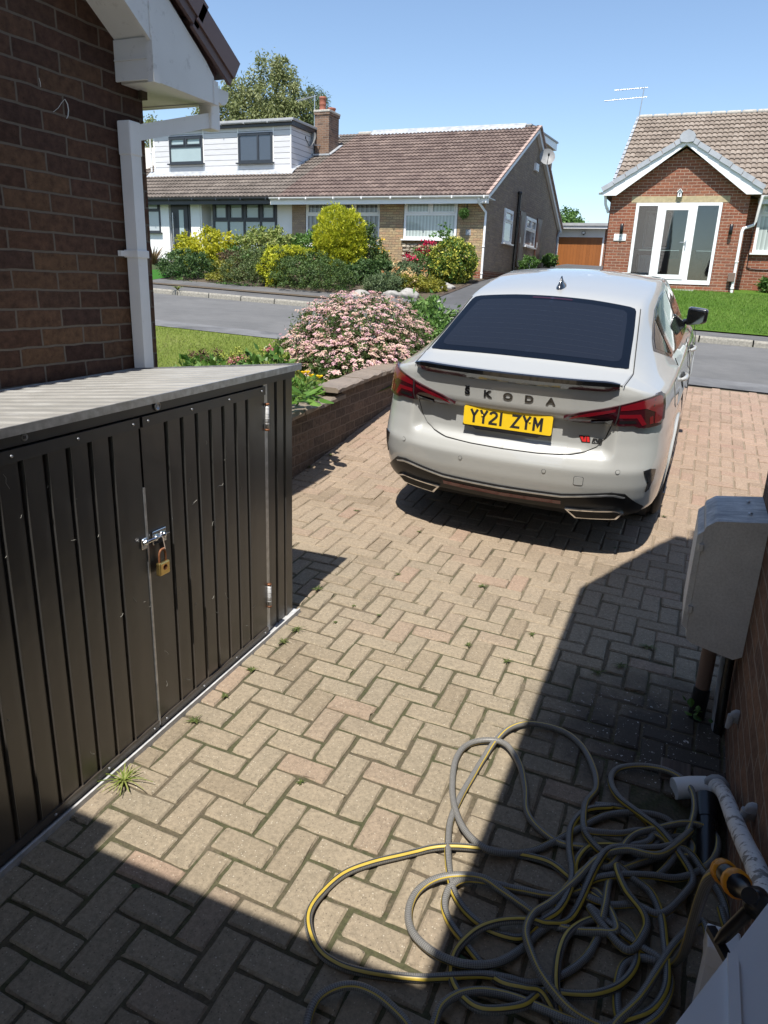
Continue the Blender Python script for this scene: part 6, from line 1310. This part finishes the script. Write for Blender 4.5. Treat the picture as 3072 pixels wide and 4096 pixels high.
shrub('green_shrub', 'loose mid green shrub below the variegated shrub', 'shrub', [(-13.45, 19.8, 2.15, .55, .5, .6), (-12.6, 19.7, 2.1, .5, .5, .5)], M['leaf_mid'], 6000, .09, .05, clumps=80, spread=.14)
shrub('laurel_shrub', 'pale leaved green shrub beside the tall golden conifer', 'shrub', [(-11.4, 20.8, 2.75, .75, .6, .45), (-10.7, 20.9, 2.7, .5, .6, .5)], M['leaf_laurel'], 7000, .11, .055, clumps=80, spread=.14)
shrub('heather_hedge', 'dull green rounded hedge between the brown topped conifer and the yew', 'shrub', [(-11.85, 18.15, 1.88, .82, .95, .66), (-11.5, 18.5, 2.1, .7, .7, .50)], M['leaf_heath'], 15000, .055, .028, clumps=330, spread=.065, tight=.86)
t = shrub('yew_bush', 'large dark green clipped yew with a golden left shoulder', 'shrub', [(-9.95, 17.95, 1.85, 1.05, .9, .64), (-9.4, 18.0, 1.80, .75, .85, .56), (-10.7, 18.3, 2.06, .68, .8, .56)], M['leaf_yew'], 22000, .055, .028, clumps=480, spread=.06, tight=.88)
foliage('golden_foliage', M['leaf_goldcon'], t, [(-11.05, 18.05, 2.18, .40, .45, .46), (-10.55, 18.25, 2.55, .42, .4, .14), (-11.1, 17.85, 1.9, .3, .4, .35)], 6000, .07, .035, clumps=70, spread=.12)
shrub('golden_conifer', 'tall egg shaped golden conifer standing above the hedge row', 'conifer', [(-10.12, 20.1, 3.04, .74, .74, .82), (-10.0, 20.1, 2.55, .66, .68, .75), (-9.85, 20.1, 2.0, .45, .5, .4)], M['leaf_goldcon'], 30000, .085, .035, clumps=700, spread=.05, tight=.9, droop=-.5, rnd=.4)
shrub('dark_conifer', 'dark green upright conifer just right of the golden conifer', 'conifer', [(-9.75, 21.2, 2.55, .55, .5, .9), (-9.15, 21.0, 2.1, .5, .5, .55)], M['leaf_yew'], 11000, .08, .04, clumps=150, spread=.11)
shrub('dark_shrub', 'dark spreading conifer in front of the golden conifer foot', 'shrub', [(-9.2, 19.6, 1.98, .55, .6, .45), (-8.7, 20.0, 2.0, .45, .5, .38)], M['leaf_dark'], 7000, .09, .04, clumps=90, spread=.12)
shrub('lavender_shrub', 'soft grey green shrub at the pavement corner', 'shrub', [(-7.85, 18.4, 1.68, .55, .5, .34)], M['leaf_greyg'], 6000, .08, .03, clumps=90, spread=.13)
shrub('sage_shrub', 'grey green mound in front of the rough stone panel', 'shrub', [(-8.15, 20.3, 2.05, .6, .5, .36)], M['leaf_greyg'], 5000, .09, .035, clumps=70, spread=.13)
shrub('euonymus_shrub', 'low olive shrub beside the neighbour driveway edging', 'shrub', [(-7.0, 19.0, 1.75, .45, .45, .26), (-6.72, 19.1, 1.7, .25, .35, .22)], M['leaf_olive'], 5000, .07, .035, clumps=70, spread=.12)
shrub('spotted_shrub', 'round green and yellow spotted shrub at the corner of the buff brick bungalow', 'shrub', [(-6.95, 21.2, 2.50, .66, .62, .60), (-6.95, 21.2, 2.2, .55, .55, .4)], M['leaf_euon'], 13000, .08, .048, clumps=300, spread=.075, tight=.88, jit=.3)
shrub('ground_cover', 'weedy green ground cover along the pavement edge under the yew', 'plant', [(-8.6, 17.6, 1.42, .8, .3, .16), (-9.8, 17.5, 1.44, .9, .16, .13), (-12.2, 17.5, 1.50, 1.2, .16, .12), (-14.0, 17.5, 1.56, .8, .16, .12)], M['leaf_mid'], 4000, .07, .035, clumps=60, spread=.2)
shrub('hedge_tree', 'loose green shrub behind the flat garage roof', 'tree', [(-7.6, 41, 5.0, 1.0, .9, .75), (-6.9, 41, 4.7, .7, .8, .6)], M['leaf_mid'], 7000, .14, .09, clumps=60, spread=.17)
shrub('box_ball', 'clipped green ball shrub at the foot of the dark gable wall', 'shrub', [(-6.1, 27.3, 2.62, .36, .36, .30)], M['leaf_mid'], 2500, .07, .04, clumps=60, spread=.1)
shrub('box_ball', 'small clipped green ball shrub beside the garage downpipe', 'shrub', [(-6.15, 31.5, 2.95, .34, .34, .24)], M['leaf_mid'], 2500, .07, .04, clumps=60, spread=.1)
shrub('box_shrub', 'green plant by the air brick of the red bungalow', 'plant', [(1.7, 22.9, 2.1, .4, .3, .22)], M['leaf_mid'], 2500, .09, .04, clumps=40)
# hanging topiary ball
foliage('foliage', M['leaf_mid'], hb, [(-7.12, YF - .29, 3.90, .145, .145, .145)], 2600, .035, .02, clumps=90, spread=.06)
# flowers across the road
def flowers(name, label, base, pts, pet, size, npet=26, leaf=None, nl=0, spread=None, group=None, lsize=(.09, .03)):
    t = thing(name, label, 'flower', base, group); base = Vector(base); stems(t, base, pts, .008, M['stem'])
    for p in pts:
        q = RNG.normal(0, size * .42, (npet, 3)); q[:, 2] *= .7; P = np.array(p) + q
        D = RNG.normal(size=P.shape); D[:, 2] += .8; D /= np.linalg.norm(D, axis=1)[:, None]; T = np.full(npet, RNG.normal(.5, .25))
        V, F, A = leaves(P, D, T, size * .55, size * .42, rnd=.5); mesh_obj('flower_head', V, F, pet, t, attr=A)
    if leaf: foliage('foliage', leaf, t, spread, nl, lsize[0], lsize[1], clumps=40, spread=.2, zmin=base.z - .02)
    return t
def rp(c, r, n): return [(c[0] + random.gauss(0, r[0]), c[1] + random.gauss(0, r[1]), c[2] + random.gauss(0, r[2])) for _ in range(n)]
flowers('rose_bush', 'dark red flowering rose bush in front of the stone panel', (-8.05, 21.8, 1.95), rp((-7.95, 21.8, 2.75), (.16, .15, .22), 9) + rp((-8.45, 21.7, 2.55), (.2, .15, .1), 5) + [(-8.25, 21.6, 2.3)], M['petal_red'], .15, 30, M['leaf_mid'], 2600, [(-8.0, 21.8, 2.45, .45, .3, .4)])
flowers('lily', 'pale yellow flower spike against the buff brick pier', (-9.75, 21.9, 2.0), [(-9.68, 21.9, 3.05), (-9.85, 21.9, 2.92), (-9.62, 21.9, 2.8), (-9.78, 21.9, 2.7), (-9.5, 21.9, 2.72), (-9.7, 21.9, 2.55)], M['petal_yellow'], .15, 22, M['leaf_heath'], 1800, [(-9.55, 21.8, 2.25, .35, .3, .3)])
flowers('azalea', 'peach and cream flowering shrub at the pavement corner', (-7.45, 18.75, 1.5), rp((-7.5, 18.75, 2.05), (.24, .2, .09), 22) + rp((-7.25, 18.6, 1.75), (.15, .1, .1), 6), M['petal_peach'], .09, 20, M['leaf_olive'], 2200, [(-7.45, 18.75, 1.78, .42, .35, .26)])
flowers('yellow_poppy', 'pair of small yellow flowers beside the round spotted shrub', (-7.5, 21.2, 1.9), [(-7.42, 21.1, 2.28), (-7.52, 21.15, 2.18)], M['petal_yellow'], .08, 16)
flowers('astrantia', 'tall pale green stem plant in front of the white framed window', (-7.45, 21.9, 1.9), rp((-7.6, 21.9, 3.35), (.18, .1, .15), 7), M['leaf_mid'], .16, 22)
# boulders
M['rock'] = soil_mat('boulder', (.20, .19, .17), (.42, .40, .37), 7)
for i, (x, y, s, lb) in enumerate(((-8.15, 17.35, .20, 'pale flat boulder under the grey green shrub'), (-7.35, 17.55, .22, 'grey boulder nearest the neighbour driveway'), (-6.95, 17.75, .26, 'tallest grey boulder at the driveway corner'), (-6.65, 19.9, .18, 'small grey boulder beside the spotted shrub'))):
    bm = bmesh.new(); bmesh.ops.create_icosphere(bm, subdivisions=3, radius=1); z0 = float(G(x, y)) + .05
    for v in bm.verts:
        q = v.co.normalized(); k = 1 + .18 * math.sin(q.x * 3 + i) + .15 * math.sin(q.y * 4 + q.z * 3 + i * 2) + .06 * math.sin(q.z * 9 + q.x * 7); v.co = Vector((x + q.x * s * 1.25 * k, y + q.y * s * k, z0 + q.z * s * .62 * k))
    bm.verts.index_update(); o = mesh_obj('boulder', [v.co[:] for v in bm.verts], [[v.index for v in f.verts] for f in bm.faces], M['rock'], smooth=True); bm.free(); tag(o, lb, 'rock', 'boulders edging the garden')
# phormium by the white house and a tuft on the kerb
def straps(t, c, n, L, W, mat, droop=.5, lean=.55, name='leaves'):
    vs, fs, at_ = [], [], []
    for i in range(n):
        a = random.uniform(0, 2 * PI); l = L * random.uniform(.6, 1.1); ln = random.uniform(.1, lean); d = Vector((math.cos(a), math.sin(a), 0)); s = Vector((-d.y, d.x, 0)); b = len(vs)
        for k in range(6):
            q = k / 5; p = Vector(c) + d * (l * (ln * q + .45 * droop * q * q)) + Vector((0, 0, l * (q - droop * q * q * .75))); w = W * (1 - q ** 2) * .5 + .001; vs += [tuple(p - s * w), tuple(p + s * w)]
        fs += [(b + 2 * k, b + 2 * k + 1, b + 2 * k + 3, b + 2 * k + 2) for k in range(5)]; at_ += [random.random()] * 5
    return mesh_obj(name, vs, fs, mat, t, attr=at_)
t = thing('phormium', 'bronze strap leaved plant beside the white house wall', 'plant', (-17.9, 21.3, 1.9)); straps(t, (-18.1, 21.4, 1.95), 70, 1.25, .05, M['leaf_strap'])
t = thing('phormium', 'bronze strap leaved plant showing before the grey front door', 'plant', (-16.3, 20.6, 1.9)); straps(t, (-16.15, 20.6, 1.95), 40, 1.0, .05, M['leaf_strap'])
t = thing('grass_tuft', 'tuft of weeds growing on the far kerb', 'weed', (-12.0, 15.0, 1.45)); straps(t, (-12.0, 15.02, float(G(-12.0, 15.02))), 40, .26, .022, M['blade_near'], .9, .8)
# ---------------- near garden
SB = [(-3.60, 7.75, 1.13, .80, .78, .53), (-3.95, 7.5, .98, .55, .5, .36), (-3.2, 7.4, .98, .52, .5, .34), (-3.5, 7.05, .93, .6, .42, .26)]
sp_ = thing('spirea_bush', 'large domed pink flowering spirea spilling over the low brick garden wall', 'flowering shrub', (-3.6, 7.7, .82))
foliage('foliage', M['leaf_spirea'], sp_, SB, 32000, .04, .02, clumps=600, spread=.06, tight=.86, inner=.35, zmin=.78); stems(sp_, (-3.6, 7.7, .78), rp((-3.6, 7.7, 1.2), (.35, .3, .12), 26), .008)
def umbels(blobs, n, rad, petn, pet, parent, zmin=.85, name='flower_heads'):
    P, D, T = cloud(blobs, n, n, .03, 0., .55); m = (P[:, 2] > zmin); P, D, T = P[m], D[m], RNG.uniform(0, 1, m.sum()); n = len(P); tone = T
    up = D * .6 + np.array([0, 0, .9]); up /= np.linalg.norm(up, axis=1)[:, None]; P = P + D * .03
    a = np.cross(up, [0.3, 1, .1]); a /= np.linalg.norm(a, axis=1)[:, None]; b = np.cross(up, a); V, A = [], []
    r = rad * RNG.uniform(.55, 1.2, n)
    for k in range(petn):
        ang = RNG.uniform(0, 2 * PI, n); q = np.sqrt(RNG.uniform(0, 1, n)); c = P + (a * (np.cos(ang) * q * r)[:, None] + b * (np.sin(ang) * q * r)[:, None]) + up * ((1 - q * q) * r * .35 + RNG.uniform(-.003, .003, n))[:, None]
        s = rad * .21 * RNG.uniform(.7, 1.3, n)[:, None]; th = RNG.uniform(0, PI, n)[:, None]; u = a * np.cos(th) + b * np.sin(th) + up * RNG.normal(0, .35, (n, 1)); v = np.cross(up, u)
        V.append(np.stack([c - u * s, c - v * s, c + u * s, c + v * s], 1)); A.append(np.clip(tone + RNG.normal(0, .12, n), 0, 1))
    V = np.concatenate(V).reshape(-1, 3); return mesh_obj(name, V, np.arange(len(V)).reshape(-1, 4), pet, parent, attr=np.concatenate(A))
umbels(SB, 4200, .034, 18, M['petal_pink'], sp_)['kind'] = 'stuff'
t = shrub('laurel_bush', 'glossy green laurel bush between the pink spirea and the car', 'shrub', [(-3.20, 8.95, 1.22, .46, .5, .40), (-2.95, 8.7, 1.1, .3, .4, .32)], M['leaf_laurel'], 5200, .075, .035, clumps=110, spread=.14)
shrub('golden_plant', 'small yellow green plant beside the car under the laurel', 'plant', [(-2.98, 8.05, .93, .20, .35, .16)], M['leaf_gold'], 1500, .04, .02, clumps=40)
# hydrangeas showing over the shed roof
def PXY(x, y, Y): d = CAMM @ np.array([(x - 829.5) / 1550, (y - 1106) / 1550, 1.]); return tuple(CAMC + d * (Y - CAMC[1]) / d[1])
def hydrangea(label, Y, heads, blob, nl):
    base = (blob[0], blob[1], float(LAWN(blob[0], blob[1]))); t = thing('hydrangea', label, 'flowering shrub', base)
    foliage('foliage', M['leaf_laurel'], t, [blob], nl, .09, .055, clumps=40, spread=.16); pts = []
    for (x, y, mat, r) in heads:
        p = PXY(x, y, Y); pts.append(p); P = np.array(p) + RNG.normal(0, r * .5, (70, 3)) * [1, 1, .7]; D = P - np.array(p); D /= np.linalg.norm(D, axis=1)[:, None]
        V, F, A = leaves(P, D, np.full(70, .5), .022, .018, rnd=.5, jit=.3); mesh_obj('flower_head', V, F, M[mat], t, attr=A)
    stems(t, base, pts, .006, M['stem']); return t
q = PXY(465, 790, 6.0); hydrangea('hydrangea with dead brown and coral heads left of the gap over the shed roof', 6.0, [(418, 766, 'petal_dark', .045), (437, 762, 'petal_dark', .04), (447, 776, 'petal_dark', .06), (470, 762, 'petal_dark', .05), (482, 768, 'petal_lime', .04), (503, 766, 'petal_lime', .035), (515, 758, 'petal_lime', .04), (504, 778, 'petal_hyd', .05), (520, 775, 'petal_hyd', .055)], (q[0], 6.0, q[2] - .03, .40, .2, .09), 260)
q = PXY(572, 780, 6.0); hydrangea('hydrangea with lime green heads right of the gap over the shed roof', 6.0, [(566, 755, 'petal_lime', .04), (585, 757, 'petal_hyd', .04), (601, 765, 'petal_lime', .03), (616, 772, 'petal_lime', .03), (545, 777, 'petal_lime', .03)], (q[0], 6.0, q[2] - .02, .24, .2, .11), 220)
# poppies and broad leaved plant on the wall end
Yp = 5.15; base = (xw(Yp) - .30, Yp, .80)
heads = [(643, 799, .030), (656, 806, .026), (664, 805, .026), (671, 812, .028), (690, 815, .030)]
t = thing('welsh_poppy', 'clump of yellow poppies behind the near end of the garden wall', 'flower', base)
pts = [PXY(x, y, Yp - .25) for x, y, r in heads]; stems(t, base, pts + [PXY(x, y, Yp - .2) for x, y in ((712, 795), (705, 802), (722, 790), (730, 800), (650, 830))], .0035, M['stem'])
for (x, y, r), p in zip(heads, pts):
    b = MB()
    for k in range(5):
        a = 2 * PI * k / 5 + x; d = Vector((math.cos(a), math.sin(a), 0)); s = Vector((-d.y, d.x, 0)); c = Vector(p); b.add([c - Vector((0, 0, .008)), c + d * r * .75 + s * r * .6 + Vector((0, 0, r * .35)), c + d * r * 1.05 + Vector((0, 0, r * .55)), c + d * r * .75 - s * r * .6 + Vector((0, 0, r * .35))], [(0, 1, 2, 3)])
    b.build('flower_head', M['petal_yellow'], t)
foliage('foliage', M['leaf_lush'], t, [(base[0], base[1], .90, .22, .35, .12)], 900, .06, .03, clumps=40, spread=.2)
def broad(t, c, n, L, mat, zl=.6):
    vs, fs, at_ = [], [], []
    for i in range(n):
        a = random.uniform(0, 2 * PI); l = L * random.uniform(.6, 1.1); el = random.uniform(.1, zl); d = Vector((math.cos(a) * (1 - el), math.sin(a) * (1 - el), el)).normalized(); s = Vector((-math.sin(a), math.cos(a), 0)); p0 = Vector(c) + d * l * .5 + Vector((random.gauss(0, .03), random.gauss(0, .05), 0)); b = len(vs); up = s.cross(d)
        for k, w in enumerate((.04, .5, .8, .78, .5, .04)):
            q = k / 5; p = p0 + d * l * q + Vector((0, 0, -.5 * l * q * q * .5)); h = l * .38 * w; vs += [tuple(p - s * h + up * h * .35), tuple(p), tuple(p + s * h + up * h * .35)]
        for k in range(5): fs += [(b + 3 * k, b + 3 * k + 1, b + 3 * k + 4, b + 3 * k + 3), (b + 3 * k + 1, b + 3 * k + 2, b + 3 * k + 5, b + 3 * k + 4)]
        at_ += [random.random()] * 10
    return mesh_obj('leaves', vs, fs, mat, t, attr=at_)
c = PXY(655, 862, 4.75); t = thing('broadleaf_plant', 'lush broad leaved plant overhanging the wall end beside the shed', 'plant', (c[0], c[1], .82)); broad(t, c, 26, .15, M['leaf_lush'])
c = PXY(712, 850, 5.6); t = thing('fleabane', 'fine leaved green plant on the wall top under the spirea', 'plant', (c[0], c[1], .85)); straps(t, (c[0] - .12, c[1], .86), 130, .16, .012, M['leaf_lush'], .8, .9)
# weeds in the paving
ws = [(640, 1362, .05), (612, 1388, .04), (545, 1450, .035), (487, 1505, .03), (420, 1560, .04), (685, 1275, .05), (1043, 1268, .035), (858, 1242, .025), (1328, 1185, .02), (1432, 1125, .03), (713, 992, .05), (668, 1015, .05), (1340, 1440, .05), (1400, 1400, .05), (1290, 1455, .05), (1010, 1395, .03), (820, 1330, .02), (765, 1310, .02), (650, 1690, .02), (725, 1345, .02), (1150, 1372, .03), (1095, 1430, .03), (905, 1150, .02), (770, 1105, .03)]
for i, (x, y, s) in enumerate(ws):
    d = CAMM @ np.array([(x - 829.5) / 1550, (y - 1106) / 1550, 1.]); p = CAMC + d * (-CAMC[2] / (d[2] + .0305 * d[0] - .0613 * d[1])); z = float(G(p[0], p[1]))
    t = thing('weed', 'small green weed growing in a joint of the block paving', 'weed', (p[0], p[1], z), 'weeds in the paving joints')
    straps(t, (p[0], p[1], z + .001), 14 + int(s * 260), s * .62, .0035, M['leaf_weed'], .9, 1.3)
d = CAMM @ np.array([(268 - 829.5) / 1550, (1690 - 1106) / 1550, 1.]); p = CAMC + d * (-CAMC[2] / (d[2] + .0305 * d[0] - .0613 * d[1]))
t = thing('grass_tuft', 'spiky dry grass tuft at the foot of the shed door', 'weed', (p[0], p[1], float(G(p[0], p[1])))); straps(t, (p[0], p[1], float(G(p[0], p[1]))), 40, .07, .003, M['blade_near'], 1.0, 1.1)
t = thing('fern', 'small fern growing beside the duct under the meter box', 'plant', (.2, 2.8, .18)); broad(t, (.205, 2.79, .22), 12, .05, M['leaf_mid'], .7)
for (x, y, lb, mt_) in ((565, 1925, 'small pale green leaf fallen on the shaded paving', 'leaf_greyg'), (985, 2085, 'dark green fallen leaf lying under the hose', 'leaf_mid')):
    d = CAMM @ np.array([(x - 829.5) / 1550, (y - 1106) / 1550, 1.]) if x > 600 else CAMM @ np.array([(292 - 829.5) / 1550, (1920 - 1106) / 1550, 1.]); p = CAMC + d * (-CAMC[2] / (d[2] + .0305 * d[0] - .0613 * d[1])); z = float(G(p[0], p[1])) + .006; s = .018 if x < 600 else .05
    b = MB(); b.add([(p[0] - s, p[1], z), (p[0], p[1] - s * .45, z + s * .2), (p[0] + s, p[1] + s * .2, z + s * .1), (p[0], p[1] + s * .5, z + s * .2)], [(0, 1, 2, 3)]); b.build('fallen_leaf', M[mt_]); tag(bpy.context.scene.objects[-1] if False else COL.objects[-1], lb, 'leaf')
# trees beyond the houses
def tree(name, label, base, h, blobs, mat, n, L, W, clumps, group=None, droop=.3, spread=.14, rt=.3):
    t = thing(name, label, 'tree', base, group); x, y, z = base; foliage('crown', mat, t, blobs, n, L, W, clumps=clumps, spread=spread, inner=.2, droop=droop)
    b = MB(); b.tube([(x, y, z - .3), (x + .1, y, z + h * .4), (x, y, z + h * .8)], [rt, rt * .7, rt * .25], 8)
    for q in blobs: b.tube([(x + .05, y, z + h * random.uniform(.3, .5)), ((x + q[0]) / 2, (y + q[1]) / 2, (z + h * .5 + q[2]) / 2), (q[0], q[1], q[2])], [rt * .4, rt * .25, rt * .08], 6)
    b.build('trunk', M['bark'], t); return t
tree('birch_tree', 'tall loose crowned birch tree behind the cladded dormer', (-29.5, 46, 3.2), 12.2, [(-28.4, 46, 13.1, 1.9, 1.8, 2.2), (-30.9, 46, 12.1, 2.2, 2., 2.2), (-32.9, 46, 11.3, 1.8, 1.8, 1.9), (-27.0, 46.3, 11.8, 1.7, 1.8, 2.0), (-29.6, 45.5, 9.9, 3.6, 2.2, 2.2), (-26.7, 45.8, 9.8, 2.0, 1.8, 1.9), (-27.7, 46.2, 14.7, .7, .7, .8), (-33.2, 46, 9.6, 2, 2, 1.6)], M['leaf_birch'], 52000, .24, .10, 620, droop=.5, spread=.13)
tree('willow_tree', 'thin weeping tree at the right edge of the birch behind the chimney', (-25.7, 47, 3.2), 11, [(-25.8, 47, 12.3, 1.0, 1.0, 1.5), (-25.4, 47, 10.7, 1.0, 1.0, 1.8)], M['leaf_greyg'], 9000, .26, .06, 90, droop=1.2, spread=.18, rt=.2)
for i, (x, y, h, lb) in enumerate(((-37.5, 44, 9.3, 'pale tree seen under the boxed eaves of the brick house'), (-41.5, 46, 9.3, 'farthest left tree behind the white downpipe'))):
    tree('birch_tree', lb, (x, y, 3.6), h * .8, [(x, y, 3.6 + h * .72, 1.9, 1.6, 2.0), (x + 1.4, y, 3.6 + h * .55, 1.5, 1.4, 1.6), (x - 1.4, y, 3.6 + h * .5, 1.5, 1.4, 1.6)], M['leaf_birch'], 12000, .22, .11, 160, rt=.2)
# brick house further back on the left, seen in the gap beside the downpipe
nb = thing('house', 'distant brick house seen in the gap left of the cladded dormer', 'house', (-30, 36, 3))
b = MB(); b.box(-36, -27.6, 34, 42, 2, 6.6); b.build('wall', M['brick_red'], nb); b = MB(); b.add([(-36.3, 33.6, 6.5), (-27.4, 33.6, 6.5), (-27.4, 38, 9.0), (-36.3, 38, 9.0), (-36.3, 42.4, 6.5), (-27.4, 42.4, 6.5)], [(0, 1, 2, 3), (3, 2, 5, 4), (0, 3, 4), (1, 5, 2)]); b.build('roof', M['concrete'], nb)
window(nb, south(33.98), -29.2, -27.9, 4.6, 5.9, [.5], M['upvc'], M['pane_sky'])
# ------------------------------------------------------------------ camera, sun, sky
cam = bpy.data.objects.new('camera', bpy.data.cameras.new('camera')); COL.objects.link(cam); S.camera = cam
m = CAMM; cam.matrix_world = Matrix(((m[0][0], -m[0][1], -m[0][2], 0), (m[1][0], -m[1][1], -m[1][2], 0), (m[2][0], -m[2][1], -m[2][2], CAMC[2]), (0, 0, 0, 1)))
cam.data.sensor_fit = 'HORIZONTAL'; cam.data.sensor_width = 36; cam.data.lens = 1550 / 1659 * 36; cam.data.clip_start = .02; cam.data.clip_end = 2000
SD = Vector((.044, -.54, 1.)).normalized(); el = math.asin(SD.z)
sun = bpy.data.objects.new('sun', bpy.data.lights.new('sun', 'SUN')); COL.objects.link(sun); sun.data.energy = 4.8; sun.data.angle = math.radians(.53); sun.data.color = (1., .955, .88)
sun.rotation_euler = SD.to_track_quat('Z', 'Y').to_euler()
W = bpy.data.worlds.new('World'); S.world = W; W.use_nodes = True; wt = W.node_tree; bg = wt.nodes['Background']; sky = wt.nodes.new('ShaderNodeTexSky'); sky.sky_type = 'NISHITA'; sky.sun_disc = False
sky.sun_elevation = el; sky.sun_rotation = math.atan2(SD.x, SD.y); sky.altitude = 50; sky.air_density = 1.0; sky.dust_density = .5; sky.ozone_density = 2.2
wt.links.new(sky.outputs[0], bg.inputs[0]); bg.inputs[1].default_value = .118
S.view_settings.view_transform = 'Standard'; S.view_settings.look = 'None'; S.view_settings.gamma = 1; S.view_settings.exposure = .68
S.render.resolution_x = 768; S.render.resolution_y = 1024
try: S.cycles.max_bounces = 8; S.cycles.transparent_max_bounces = 12
except Exception: pass
